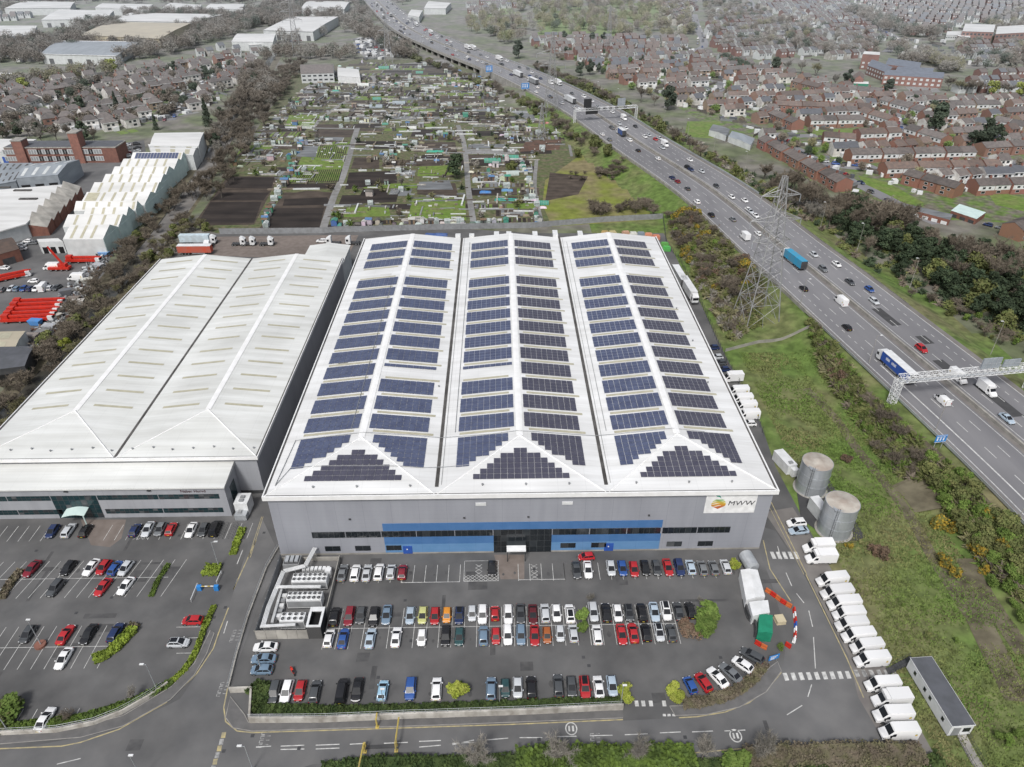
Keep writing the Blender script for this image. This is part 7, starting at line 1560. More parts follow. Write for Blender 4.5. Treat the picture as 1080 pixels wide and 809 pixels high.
for i, (u, v, h, k, w) in enumerate(((87, 121, 13, 'dark', 'wide, among the left houses'), (109, 125, 9, 'dark', 'small and round, among the left houses'), (125, 119, 14, 'cypress', 'left of two among the left houses'), (135, 117, 9, 'dark', 'beside the tall conifer of the left houses'), (220, 133, 17, 'cypress', 'standing alone at the right of the left houses'), (185, 80, 12, 'dark', 'at the foot of the dark tree belt'), (165, 137, 10, 'cypress', 'behind the tall white shed'), (20, 145, 10, 'dark', 'above the brick factory, left'), (42, 146, 10, 'dark', 'above the brick factory, right'),
    (482, 188, 14, 'dark', 'standing alone among the allotments by the gravel path'), (425, 182, 8, 'bare', 'beside the two pale blossoms of the allotments'), (424, 199, 6.5, 'grey', 'below the pale blossoms of the allotments'), (407, 174, 5, 'blossom', 'left of two among the allotments'), (414, 173, 5.5, 'blossom', 'right of two among the allotments'), (503, 178, 5, 'blossom', 'broad one right of the dark allotment tree'), (540, 182, 6, 'oliveleaf', 'by the allotment sheds'), (421, 232, 6, 'bare', 'near the rear fence of the allotments'), (609, 166, 5, 'oliveleaf', 'on the allotment edge near the far gantry'),
    (595, 47, 13, 'dark', 'left of the dark trees above the estate'), (624, 47, 12, 'dark', 'middle of the dark trees above the estate'), (636, 47, 12, 'dark', 'right of the dark trees above the estate'), (547, 62, 17, 'dark', 'tall at the motorway above the estate'), (597, 59, 9, 'dark', 'small among the upper estate roofs'), (612, 80, 12, 'dark', 'left of the dark clump by the motorway'), (622, 79, 13, 'dark', 'middle of the dark clump by the motorway'), (631, 76, 8, 'dark', 'right of the dark clump by the motorway'), (677, 71, 10, 'dark', 'left of two round ones in the estate'), (708, 71, 10, 'dark', 'right of two round ones in the estate'), (704, 116, 17, 'dark', 'big one at the estate edge near the far gantry'), (676, 108, 12, 'bare', 'big one at the estate edge near the far gantry'), (690, 112, 8, 'bare', 'beside the big dark one near the far gantry'), (660, 60, 5, 'lime', 'at the back of the estate'), (660, 78, 5, 'lime', 'in an estate garden near the motorway'),
    (817, 80, 16, 'dark', 'at the left of the chapel trees'), (892, 94, 15, 'dark', 'below the brick chapel'), (880, 92, 11, 'grey', 'left of the evergreen below the chapel'), (935, 101, 13, 'dark', 'in front of the school'), (962, 113, 9, 'dark', 'above the side street'), (985, 139, 19, 'dark', 'largest one at the side street'), (975, 136, 9, 'dark', 'at the foot of the largest one at the side street'), (1035, 157, 18, 'dark', 'large one right of the side street, taller of its clump'), (1048, 156, 14, 'dark', 'right part of the large clump right of the side street'), (1022, 157, 11, 'dark', 'left part of the large clump right of the side street'), (917, 113, 7, 'rust', 'beside the estate terrace below the chapel'), (1006, 143, 8, 'grey', 'between the two large dark clumps'), (845, 78, 12, 'grey', 'left of the chapel'), (860, 80, 10, 'olive', 'left of the chapel'), (830, 76, 11, 'grey', 'beside the left evergreen of the chapel trees'))):
    at_px(k, u, v, h, w)
belt([(762, 66), (775, 72), (790, 78)], 6, 5, [('dark', 1)], (7, 9), 'in the dark hedge line at the side of the estate')
belt([(760, 48), (790, 52), (840, 50), (880, 60)], 30, 12, [('grey', 3), ('bare', 2), ('dark', 1)], (8, 12), 'among the houses left of the school road')
belt([(950, 68), (985, 66), (1005, 78)], 16, 6, [('grey', 3), ('olive', 2), ('bare', 1)], (9, 13), 'around the school grounds')
belt([(1000, 98), (1040, 100), (1090, 104)], 12, 7, [('olive', 3), ('lime', .6), ('bare', 2)], (7, 10), 'in the tree line right of the school')
belt([(900, 14), (935, 30), (965, 40), (1005, 38)], 30, 8, [('bare', 4), ('dark', 1.5), ('grey', 2)], (10, 14), 'along the top road by the flats')
belt([(1020, 60), (1080, 70)], 20, 11, [('dark', 2), ('bare', 2)], (9, 12), 'below the flats')
# motorway bank on the housing side
belt([(568, 72), (610, 93), (650, 114), (690, 136), (735, 165), (775, 192), (820, 222)], 12, 4.2, [('scrub', 4), ('oliveleaf', 3), ('bare', 3), ('dark', 1)], (3.5, 6.5), 'on the motorway bank below the estate')
PINE = True
# motorway bank on the allotment side
belt([(430, 60), (480, 78), (530, 98), (575, 122), (610, 146), (640, 165)], 6, 5, [('scrub', 3), ('bare', 2), ('oliveleaf', 3)], (3, 5), 'on the allotment side of the motorway')
for u, v, w, h, n in ((660, 174, 30, 3., 26), (622, 187, 24, 2.2, 14), (655, 222, 30, 4.2, 18), (715, 225, 12, 3.4, 5), (690, 168, 14, 3, 4)):
    for i in range(n): x, y, z = GT(u, v); x += VR.uniform(-w/2, w/2); y += VR.uniform(-w/4, w/4); plant('scrub', x, y, h*VR.uniform(.8, 1.2), f"in the meadow thicket {('by the parapet', 'in mid meadow', 'by the rear fence', 'at the road bend', 'under the far parapet')[(660, 622, 655, 715, 690).index(u)]}, {ordn(i)}", None, 'brown thickets on the meadow', 1.2) if mnear(x, y)[0] > MHW+3 else None
def thicket(poly, n, mix, hr, where):
    p = [GT(u, v)[:2] for u, v in poly]; x0, x1, y0, y1 = min(q[0] for q in p), max(q[0] for q in p), min(q[1] for q in p), max(q[1] for q in p); c = {}; k = 0; tries = 0
    while k < n and tries < 4000:
        tries += 1; x, y = VR.uniform(x0, x1), VR.uniform(y0, y1)
        if not inside((x, y), p) or mnear(x, y)[0] < MHW+2.2: continue
        m = VR.choices([q[0] for q in mix], [q[1] for q in mix])[0]; c[m] = c.get(m, -1)+1; plant(m, x, y, VR.uniform(*hr)*(1.3 if m in ('bare', 'scrub') else 1), f"{where}, {ordn(c[m])}", None, where); k += 1
thicket([(704, 236), (740, 222), (775, 258), (800, 300), (775, 318), (742, 305), (720, 268)], 175, [('oliveleaf', 4), ('gorse', .8), ('olive', 2.5), ('scrub', 3), ('rust', 1.3), ('green', .8)], (2.2, 4.2), 'in the thicket behind the pylon')
thicket([(745, 312), (785, 325), (800, 350), (770, 362)], 14, [('scrub', 4), ('rust', 2), ('oliveleaf', 2)], (1.2, 2.2), 'in the low scrub below the pylon')
thicket([(850, 335), (880, 372), (905, 405), (925, 425), (908, 440), (880, 400), (855, 360)], 50, [('oliveleaf', 5), ('green', 3), ('rust', 1)], (1.8, 3.2), 'on the bank from the pylon to the near gantry')
thicket([(900, 415), (925, 428), (965, 462), (970, 500), (935, 495), (905, 450)], 60, [('oliveleaf', 5), ('green', 3), ('scrub', 2)], (1.8, 3.6), 'on the bank below the near gantry')
thicket([(975, 478), (1010, 500), (1050, 545), (1085, 590), (1085, 640), (1040, 600), (1000, 545), (980, 510)], 80, [('green', 4), ('oliveleaf', 5), ('gorse', .8)], (2.4, 4.8), 'on the bank below the blue sign')
for i, (u, v, k, h) in enumerate(((990, 556, 'gorse', 3), (1002, 560, 'gorse', 2.4), (1030, 586, 'gorse', 3.2), (995, 596, 'gorse', 2.6), (1008, 606, 'gorse', 2.4), (1036, 603, 'gorse', 2.2), (930, 586, 'rust', 2.4), (922, 583, 'rust', 2), (892, 486, 'rust', 2), (895, 577, 'gorse', 1.4), (1062, 785, 'green', 2.6), (1052, 778, 'green', 2.2), (1072, 778, 'green', 2.4), (1044, 618, 'green', 3), (1062, 625, 'green', 3.4), (1076, 655, 'green', 3.2), (1068, 640, 'green', 2.6), (978, 672, 'oliveleaf', 1.4), (1008, 678, 'green', 1.5), (952, 640, 'green', 1.2), (1030, 702, 'green', .8))):
    at_px(k, u, v, h, f"on the grassy slope, {ordn(i)} counted downhill from the blue sign")
thicket([(870, 236), (900, 222), (950, 246), (1000, 268), (1088, 282), (1088, 362), (1040, 345), (1000, 318), (950, 296), (905, 270)], 150, [('dark', 8), ('bare', 1.2), ('oliveleaf', .6)], (7, 11), 'in the pine belt right of the motorway')
thicket([(800, 185), (850, 205), (900, 215), (960, 235), (960, 255), (900, 245), (850, 232), (810, 212)], 46, [('bare', 5), ('grey', 2), ('scrub', 2), ('dark', 1)], (6, 10), 'between long terrace and motorway')
thicket([(930, 302), (985, 322), (1060, 372), (1085, 385), (1085, 365), (1000, 316)], 26, [('oliveleaf', 3), ('scrub', 3), ('green', 1)], (1.6, 3), 'at the foot of the pine belt')
# car park planting
def at_c(kind, u, v, h, where, wide=1.): x, y = G(u, v+1); return plant(kind, x, y, h, where, 0, None, wide*(1. if kind in ('fine', 'scrub') else 2.))
at_c('lime', 479, 731, 2.9, 'left half of the round bush in the front car row', .62); at_c('lime', 486, 730, 3.0, 'right half of the round bush in the front car row', .62)
at_c('lime', 709, 730, 2.4, 'upper one at the exit corner', .9); at_c('lime', 713, 738, 2.2, 'lower one at the exit corner', .9); at_c('lime', 659, 730, 2.4, 'upper one at the right end of the front row', .7); at_c('lime', 661, 740, 2., 'lower one at the right end of the front row', .7)
at_c('lime', 774, 598, 2.6, 'between the silver hatchback and the silo', .6)
at_c('green', 614, 650, 2.2, 'upper one in the middle island', .85); at_c('green', 614, 663, 2.0, 'lower one in the middle island', .85); at_c('green', 744, 648, 2.8, 'upper one at the right end of the double row', 1.15); at_c('green', 747, 659, 2.8, 'middle one at the right end of the double row', 1.2); at_c('green', 739, 668, 2.4, 'lower one at the right end of the double row', .9); at_c('rust', 726, 668, 1.6, 'at the right end of the double row', .9); at_c('rust', 722, 660, 1.5, 'beside the black hatchback at the right end', .8)
at_c('fine', 622, 636, 3.4, 'in the middle island', .8); at_c('fine', 738, 640, 3.4, 'above the shrubs at the right end of the double row', .8)
at_c('fine', 142, 737, 3.6, 'beside the lamp at the curved hedge', 1.); at_c('scrub', 74, 757, 2, 'in the bottom hedge of the left car park'); at_c('green', 823, 684, 1.8, 'sapling in the works corner', .5)
at_c('green', 9, 752, 3.2, 'at the bottom left corner of the left car park', 1.2); at_c('oliveleaf', -4, 762, 3, 'at the bottom left corner by the garden wall', 1.2); at_c('scrub', 18, 748, 2.2, 'by the bottom left corner shrubs')
at_c('green', 486, 720, .8, 'tuft behind the round bush', .5)
for u, v, w in ((502, 808, 'left of the yellow framed road'), (590, 803, 'above the SLOW marking'), (672, 803, 'below the exit crossing'), (740, 800, 'right of the exit crossing'), (800, 800, 'at the brown end of the near hedge')):
    at_c('fine', u, v+1, 7., f"in the near hedge {w}", 1.)
at_c('green', 776, 806, 3.2, 'domed one in the near hedge')
# hedges: clipped leaf masses
def hedge(pts, w, h, m, label, dens=70, leaf=.26, z=0., seed=1, px=True):
    r = random.Random(seed); p = GP(pts) if px else pts; mb = MB(); 
    for (ax, ay), (bx, by) in zip(p, p[1:]):
        L_ = math.hypot(bx-ax, by-ay); d = Vector((bx-ax, by-ay)).normalized(); n = Vector((-d.y, d.x))
        for _ in range(int(L_*dens)):
            t = r.uniform(-.01, 1.01); s = r.uniform(-1, 1); e = r.random(); hh = h*(.82+.3*mnoise.noise(Vector(((ax+(bx-ax)*t)*.5, (ay+(by-ay)*t)*.5, seed))))
            if e < .62: q = (s, hh*(.92+r.uniform(-.12, .14)))
            else: q = (math.copysign(1, s)*r.uniform(.85, 1.05), hh*r.uniform(.1, 1))
            ww = w*(.46+.12*mnoise.noise(Vector((ax+(bx-ax)*t, ay+(by-ay)*t, seed+5))))
            P = Vector((ax+(bx-ax)*t+n.x*q[0]*ww, ay+(by-ay)*t+n.y*q[0]*ww, z+q[1]))
            nr = (Vector((n.x*q[0]*.6, n.y*q[0]*.6, .7))+rv(r)*.9).normalized(); u = nr.orthogonal().normalized(); u.rotate(Matrix.Rotation(r.uniform(0, 6.28), 3, nr)); v = nr.cross(u); k = leaf*r.uniform(.6, 1.4)
            mb.add([tuple(P-u*k-v*k*.6), tuple(P+u*k-v*k*.7), tuple(P+u*k*.6+v*k*.8), tuple(P-u*k*.7+v*k*.7)], [(0, 1, 2, 3)])
        q = [(ax+n.x*w*.36, ay+n.y*w*.36), (ax-n.x*w*.36, ay-n.y*w*.36), (bx-n.x*w*.36, by-n.y*w*.36), (bx+n.x*w*.36, by+n.y*w*.36)]; mb.prism(q, z, z+h*.68)
    return tag(mb.build('hedge', m), label, 'hedge')
hedge([(268, 748), (340, 751), (470, 748), (560, 744), (655, 742)], 1.7, 1.0, 'ivy', 'long low hedge between the front car row and the retaining wall', 60)
hedge([(266, 735), (278, 722), (275, 745)], 2.6, 1.4, 'ivy', 'ivy mound at the left end of the front retaining wall', 90)
hedge([(100, 697), (112, 692), (124, 683), (132, 674), (142, 664)], 1.9, 1.2, 'hedge_bright', 'bright oval hedge island in the left car park', 90)
hedge([(139, 664), (143, 659)], 1.8, .9, 'hedge_brown', 'brown tip of the hedge island in the left car park', 70)
hedge([(181, 720), (195, 707), (206, 690), (217, 660), (226, 640)], .85, .6, 'hedge_bright', 'curved hedge along the right edge of the left car park', 70)
hedge([(-10, 769), (50, 764), (90, 757), (130, 745), (160, 732), (181, 720)], 1.3, .9, 'hedge', 'low hedge along the bottom of the left car park', 60)
hedge([(246, 585), (250, 572), (256, 558)], 1.4, .6, 'hedge_bright', 'narrow green verge strip by the cycle racks', 60)
hedge([(216, 602), (232, 602)], 3.0, .9, 'hedge_bright', 'small hedge block at the left car park entrance', 70)
hedge([(160, 629), (166, 614), (178, 596)], .7, .5, 'hedge', 'narrow green strip ending the upper double row', 60)
hedge([(2, 632), (10, 618), (22, 602)], 1.6, .7, 'hedge_brown', 'scruffy hedge at the left edge beside the dark red saloon', 60)
hedge([(720, 742), (745, 741), (772, 732), (795, 716), (806, 700)], 2.0, .8, 'hedge_brown', 'dark planting bed around the angled cars in the curved corner', 60)
hedge([(340, 815), (400, 808), (470, 808), (545, 806)], 3.0, 1.3, 'ivy', 'dark green near hedge at the left, by the yellow frame', 55, .24)
hedge([(545, 806), (600, 804), (690, 803), (732, 803)], 4.6, 2.6, 'hedge', 'bright green near hedge below the front road', 85, .26)
hedge([(695, 812), (780, 812), (870, 810)], 3.0, 1.2, 'ivy', 'ivy bank along the bottom edge', 50, .24)
hedge([(785, 803), (850, 800), (925, 798), (972, 800)], 4.2, 2.3, 'hedge_brown', 'leafless brown near hedge at the bottom right', 120, .16)
hedge([(990, 815), (975, 800)], 4, 1.4, 'ivy', 'ivy clump at the bottom of the slope', 60, .24)
# woods that read as one mass
def tuft(mb, r, x, y, h, mi, z=0., nt=240):
    kk = 1. if nt < 100 else .6; nt = nt if nt < 100 else int(nt*1.8)
    R_ = h*r.uniform(.36, .5); mb.bar((x, y, z), (x, y, z+h*.6), .2, 4, mi=9)
    for _ in range(nt):
        d = rv(r); q = Vector((x, y, z+h*.58))+Vector((d.x*R_, d.y*R_, d.z*h*.4))*r.uniform(.45, 1.05); e = (rv(r)+Vector((0, 0, .3))).normalized(); w = e.orthogonal().normalized()*r.uniform(.22, .46)*kk; L_ = r.uniform(1., 2.4)*(kk*.5+.5)
        mb.add([tuple(q-w), tuple(q+w), tuple(q+e*L_)], [(0, 1, 2)], mi)
WM = ['twig', 'twig_grey', 'twig_olive', 'leaf_dark', 'leaf_green', 'leaf_lime', 'leaf_olive', 'twig', 'twig', 'bark']; KI = dict(bare=0, grey=1, olive=2, dark=3, scrub=0, green=4, lime=5, oliveleaf=6, rust=0)
def far_belts():
    mb = MB(); r = random.Random(61)
    for pts, width, step, mix, hr in FARB:
        for x, y, a in along([GT(u, v)[:2] for u, v in pts], step*.42):
            o = r.uniform(-.5, .5)*width; x += -math.sin(a)*o+r.uniform(-.4, .4)*step; y += math.cos(a)*o+r.uniform(-.4, .4)*step
            if mnear(x, y)[0] < MHW+5 or any(math.hypot(x-q[0], y-q[1]) < q[2]*.8 for q in OCC): continue
            k = r.choices([m[0] for m in mix], [m[1] for m in mix])[0]; tuft(mb, r, x, y, r.uniform(*hr)*(.6 if k == 'scrub' else 1), KI[k], hz(x, y))
    o = mb.build('woodland', WM); stuff(o); o['label'] = 'tree belts between the far depots, houses and viaduct'; o['category'] = 'woodland'
def wood(poly, n, label, mats, hr=(9, 14), seed=3, nt=230, mul=2.2):
    n = int(n*mul*.85)
    r = random.Random(seed); p = GP(poly); x0, x1, y0, y1 = min(q[0] for q in p), max(q[0] for q in p), min(q[1] for q in p), max(q[1] for q in p); mb = MB(); k = 0; tr = 0
    while k < n and tr < 9000:
        tr += 1; x, y = r.uniform(x0, x1), r.uniform(y0, y1)
        if not inside((x, y), p) or any(math.hypot(x-q[0], y-q[1]) < q[2]*.8 for q in OCC) or mnear(x, y)[0] < MHW+6: continue
        k += 1; tuft(mb, r, x, y, r.uniform(*hr), WM.index(r.choices([m[0] for m in mats], [m[1] for m in mats])[0]), hz(x, y), nt)
    o = mb.build('woodland', WM); stuff(o); o['label'] = label; o['category'] = 'woodland'; return o
wood([(488, 30), (520, 10), (560, 2), (640, -3), (735, -3), (728, 18), (738, 46), (690, 41), (640, 38), (560, 36), (545, 52), (520, 44)], 330, 'wide grey green park woodland behind the estate at the top', [('twig_grey', 2.5), ('twig', 4), ('twig_olive', 4), ('leaf_olive', 2), ('leaf_dark', .8)], seed=4, mul=1.45)
wood([(-60, 66), (0, 40), (40, 42), (60, 40), (80, 32), (120, 12), (180, 12), (250, 20), (300, 12), (310, 30), (250, 30), (200, 38), (150, 62), (60, 68)], 230, 'brown woodland between the far depots', [('twig', 6), ('twig_grey', 2), ('leaf_dark', 1)], seed=5)
wood([(250, 16), (330, -3), (440, -3), (400, 20), (372, 32), (350, 40), (300, 55), (290, 30)], 130, 'brown woodland around the far pylon depots', [('twig', 6), ('twig_grey', 2), ('leaf_dark', .7)], seed=6)
wood([(-200, 30), (0, -3), (300, -3), (250, 6), (100, 4), (0, 14)], 150, 'woodland at the top left horizon', [('twig', 6), ('twig_grey', 2), ('leaf_dark', .7)], seed=7)
wood([(740, -3), (800, 10), (850, 30), (890, 30), (930, 45), (1000, 45), (1085, 0), (1085, 90), (1000, 60), (900, 60), (800, 55), (750, 40)], 170, 'scattered trees among the distant houses', [('twig', 5), ('twig_grey', 3), ('leaf_dark', 1.5), ('twig_olive', 1)], (7, 11), seed=8)
wood([(555, 48), (720, 52), (800, 85), (900, 108), (1085, 118), (1085, 190), (900, 200), (800, 140), (650, 90)], 150, 'garden trees and shrubs scattered through the brick estate', [('twig', 4), ('leaf_dark', 2), ('twig_olive', 2), ('leaf_green', 1.5)], (3, 6), seed=9, mul=2.)
wood([(-40, 105), (40, 95), (110, 84), (200, 72), (268, 70), (225, 112), (160, 130), (60, 138), (-30, 142)], 130, 'garden trees scattered through the left houses', [('twig', 5), ('leaf_dark', 2), ('twig_grey', 2)], (4, 8), seed=10)
far_belts()
def scrubmass(poly, n, mis, hr, label, nt=70, seed=5):
    r = random.Random(seed); p = [GT(u, v)[:2] for u, v in poly]; x0, x1, y0, y1 = min(q[0] for q in p), max(q[0] for q in p), min(q[1] for q in p), max(q[1] for q in p); mb = MB(); k = t = 0
    while k < n and t < 9000:
        t += 1; x, y = r.uniform(x0, x1), r.uniform(y0, y1)
        if inside((x, y), p) and mnear(x, y)[0] > MHW+2.5: k += 1; tuft(mb, r, x, y, r.uniform(*hr), r.choice(mis), hz(x, y)-.1, nt)
    o = mb.build('undergrowth', WM); stuff(o); o['label'] = label; o['category'] = 'undergrowth'
scrubmass([(704, 234), (742, 222), (780, 262), (806, 305), (800, 345), (770, 360), (742, 312), (720, 268)], 520, (2, 6, 0, 2, 6, 1), (.9, 2.2), 'olive brown bramble cover between the solar warehouse and motorway')
scrubmass([(860, 235), (900, 215), (960, 245), (1088, 275), (1088, 365), (1040, 350), (960, 305), (890, 268)], 330, (3, 3, 0, 6), (1, 2.4), 'dark undergrowth under the pine belt')
scrubmass([(850, 335), (880, 370), (925, 425), (975, 470), (1040, 535), (1088, 590), (1088, 650), (1035, 600), (990, 520), (940, 497), (900, 440), (870, 395)], 420, (6, 4, 6, 2, 0), (.8, 2.), 'bramble cover along the motorway foot')
scrubmass([(568, 70), (650, 110), (740, 162), (825, 222), (870, 240), (850, 222), (760, 165), (700, 130), (620, 88)], 260, (6, 0, 3, 0, 1), (1, 2.4), 'undergrowth on the motorway bank below the estate')
# rough grass on the slope
def tufts(poly, n, name, m, label, hr=(.15, .45), seed=2, w=.22):
    r = random.Random(seed); p = [GT(u, v)[:2] for u, v in poly]; x0, x1, y0, y1 = min(q[0] for q in p), max(q[0] for q in p), min(q[1] for q in p), max(q[1] for q in p); mb = MB(); k = 0
    while k < n:
        x, y = r.uniform(x0, x1), r.uniform(y0, y1)
        if not inside((x, y), p): continue
        k += 1
        if mnoise.noise(Vector((x*.12, y*.12, 3))) < r.uniform(-.5, .2): continue
        z = hz(x, y)-.03; h = r.uniform(*hr)
        for _ in range(3):
            a = r.uniform(0, 6.28); q = Vector((x+r.uniform(-.3, .3), y+r.uniform(-.3, .3), z)); e = Vector((math.cos(a)*.2, math.sin(a)*.2, h)); s = Vector((-math.sin(a), math.cos(a), 0))*w*r.uniform(.5, 1); mb.add([tuple(q-s), tuple(q+s), tuple(q+e)], [(0, 1, 2)])
    o = mb.build(name, m); stuff(o); o['label'] = label; o['category'] = 'grass'; return o
tufts([(780, 372), (860, 362), (905, 440), (985, 545), (1085, 680), (1085, 815), (1000, 812), (960, 745), (915, 655), (850, 520)], 26000, 'grass', 'grass_tuft', 'rough green and straw coloured grass on the slope beside the vans')
# ================================================================= GRASS AREAS, ALLOTMENTS
def psheet(name, pts, z, m, ter=False): return sheet(name, GP(pts), z, m)
psheet('allotment_ground', [(305, 80), (378, 62), (470, 64), (540, 84), (600, 124), (660, 165), (706, 205), (700, 231), (560, 240), (470, 241), (345, 244), (230, 246), (205, 240), (228, 200), (262, 150), (285, 115)], -.012, 'plot_green')
psheet('meadow', [(575, 190), (610, 165), (640, 155), (690, 195), (708, 222), (700, 231), (640, 235), (582, 239), (572, 215)], -.006, 'meadow')
psheet('lawn', [(480, 120), (600, 128), (600, 150), (520, 158)], -.005, 'plot_green')
LZ = -.005
for q in ([(560, 20), (600, 8), (650, 12), (640, 30), (580, 34)], [(640, 10), (700, 6), (720, 16), (680, 32)], [(500, 10), (530, 2), (545, 14), (510, 22)], [(560, 36), (600, 24), (660, 26), (650, 40), (580, 40)], [(600, 8), (690, 2), (720, 6), (640, 14)], [(795, 90), (850, 88), (862, 94), (820, 99)], [(725, 128), (760, 128), (752, 146), (722, 144)], [(845, 136), (905, 136), (900, 145), (860, 144)], [(905, 185), (935, 192), (975, 214), (960, 216), (915, 200)], [(1040, 200), (1085, 210), (1085, 224), (1050, 216)], [(780, 205), (815, 228), (845, 248), (835, 250), (790, 220)]): LZ += .0006; psheet('lawn', q, LZ, 'lawn')
psheet('gardens', [(556, 42), (720, 46), (800, 76), (905, 100), (1090, 112), (1090, 236), (1000, 232), (905, 206), (868, 200), (806, 158), (735, 125), (690, 98), (620, 70)], -.014, 'garden'); psheet('gardens', [(-40, 105), (40, 95), (110, 84), (200, 72), (268, 68), (225, 112), (160, 130), (60, 138), (-30, 142)], -.014, 'garden')
psheet('school_playground', [(955, 92), (985, 89), (992, 97), (962, 98)], -.003, 'track'); psheet('yard', [(120, 152), (152, 148), (155, 168), (122, 170)], -.003, 'asphalt')
psheet('crane_yard', [(-60, 300), (20, 255), (60, 235), (120, 262), (110, 290), (75, 330), (40, 375), (-40, 400)], -.004, 'asphalt_road')
psheet('factory_yard', [(-40, 180), (60, 165), (140, 160), (140, 190), (70, 250), (0, 300), (-80, 300)], -.008, 'asphalt_road')
psheet('depot_yard', [(-10, 50), (60, 44), (150, 60), (60, 64)], -.006, 'asphalt_road'); psheet('depot_yard', [(84, 42), (180, 44), (170, 47), (86, 45)], -.006, 'asphalt_road'); psheet('lorry_park', [(372, 45), (400, 36), (430, 42), (432, 58), (385, 62)], -.006, 'track')
psheet('club_car_park', [(378, 80), (400, 70), (470, 62), (480, 70), (430, 75), (398, 84)], -.006, 'track')
psheet('slope_track', [(1005, 560), (985, 520), (1000, 540)], .0, 'mud') if False else None
mb = MB()
for pts, w in (([(850, 410), (880, 440), (905, 475), (930, 505), (960, 545), (985, 590), (1030, 660)], 2.6), ([(1000, 600), (1020, 630), (1045, 680), (1075, 740)], 5.), ([(955, 508), (970, 520), (985, 540)], 9), ([(1020, 590), (1050, 640), (1085, 690)], 5), ([(925, 425), (965, 462), (1020, 512), (1085, 590)], 3.2)):
    p = [GT(u, v) for u, v in pts]; pl = [(q[0], q[1]) for q in p]; pl = smooth(pl, 5); n = len(pl); zi = w*.004
    for i in range(n-1):
        d = Vector((pl[i+1][0]-pl[i][0], pl[i+1][1]-pl[i][1])).normalized(); nn = Vector((-d.y, d.x))
        A = [(pl[i][0]-nn.x*w/2, pl[i][1]-nn.y*w/2), (pl[i+1][0]-nn.x*w/2, pl[i+1][1]-nn.y*w/2), (pl[i+1][0]+nn.x*w/2, pl[i+1][1]+nn.y*w/2), (pl[i][0]+nn.x*w/2, pl[i][1]+nn.y*w/2)]
        mb.quad(*[(x, y, hz(x, y)+.03+zi) for x, y in A])
struct(mb.build('dirt_track', 'mud'))
# gravel tracks
TR = [GP(p) for p in ([(392, 80), (395, 87), (380, 98), (360, 110), (340, 124), (329, 135)], [(377, 135), (371, 155), (362, 185), (353, 205), (345, 228), (340, 244)], [(329, 135), (377, 136)], [(483, 132), (489, 150), (492, 172), (494, 200), (500, 238)], [(600, 150), (603, 165)], [(566, 168), (564, 200), (572, 238)])]
mb = MB(); [strip(mb, smooth(p, 4), (3.2, 3.4, 2.6, 2.8, 1.6, 2)[i], .02+.004*i) for i, p in enumerate(TR)]; struct(mb.build('track', 'track'))
# big soil plots
big = dict(soil=[[(208, 236), (222, 213), (276, 213), (268, 235)], [(224, 211), (232, 203), (284, 203), (278, 211)], [(234, 198), (243, 187), (290, 187), (286, 199)], [(275, 244), (290, 219), (342, 219), (336, 244)], [(300, 210), (345, 208), (351, 216), (298, 217)], [(357, 216), (361, 206), (420, 205), (418, 213)], [(364, 200), (368, 182), (418, 180), (419, 193)], [(433, 144), (436, 136), (466, 137), (465, 143)], [(303, 199), (300, 194), (354, 193), (353, 199)], [(360, 235), (410, 232), (412, 236), (358, 238)]],
           soil_brown=[[(330, 144), (336, 136), (374, 137), (370, 145)], [(300, 205), (325, 201), (350, 203), (348, 208)], [(370, 178), (374, 166), (400, 166), (400, 178)], [(440, 205), (440, 196), (480, 193), (484, 208)], [(436, 160), (440, 150), (480, 150), (482, 160)], [(580, 182), (620, 186), (610, 205), (575, 212)]],
           lawn=[[(305, 193), (318, 166), (332, 155), (370, 150), (362, 190)], [(300, 134), (305, 122), (338, 121), (330, 134)], [(362, 229), (366, 219), (410, 218), (412, 228)], [(430, 230), (435, 210), (490, 208), (492, 232)], [(440, 186), (442, 176), (478, 174), (480, 184)]],
           cover_sheet=[[(312, 165), (318, 154), (336, 154), (333, 166)], [(540, 118), (552, 106), (576, 122), (560, 128)], [(440, 200), (442, 192), (474, 190), (478, 200)]],
           soil_red=[[(548, 160), (555, 148), (592, 147), (590, 158)], [(520, 105), (530, 96), (548, 98), (540, 108)]])
OP = []
for q in ([(203, 238), (240, 186), (294, 186), (268, 237)], [(270, 246), (300, 203), (356, 203), (338, 246)]): sheet('plot', GP(q), .004, 'soil_brown'); OP.append(GP(q))
for m, qs in big.items():
    for q in qs: sheet('plot', GP(q), .006+.0008*len(OP), m); OP.append(GP(q))
mb = MB()                                # crop rows on the green plots
for q, n in (([(334, 166), (338, 154), (368, 152), (364, 168)], 14), ([(308, 192), (316, 180), (362, 178), (358, 192)], 22)):
    p = GP(q)
    for i in range(n):
        a = Vector(p[0]).lerp(Vector(p[3]), (i+.3)/n); b = Vector(p[1]).lerp(Vector(p[2]), (i+.3)/n); strip(mb, [tuple(a), tuple(b)], .5, .05)
struct(mb.build('crop_rows', 'soil'))
AR = random.Random(31); apoly = GP([(300, 86), (378, 66), (470, 68), (535, 86), (590, 126), (606, 150), (572, 165), (560, 200), (566, 236), (470, 238), (348, 241), (330, 240), (300, 205), (262, 180), (255, 165), (285, 118)])
PM = {k: MB() for k in ('soil', 'soil_brown', 'plot_green', 'lawn', 'cover_sheet', 'mud', 'track')}
spots = []; y = 250.; k = 0
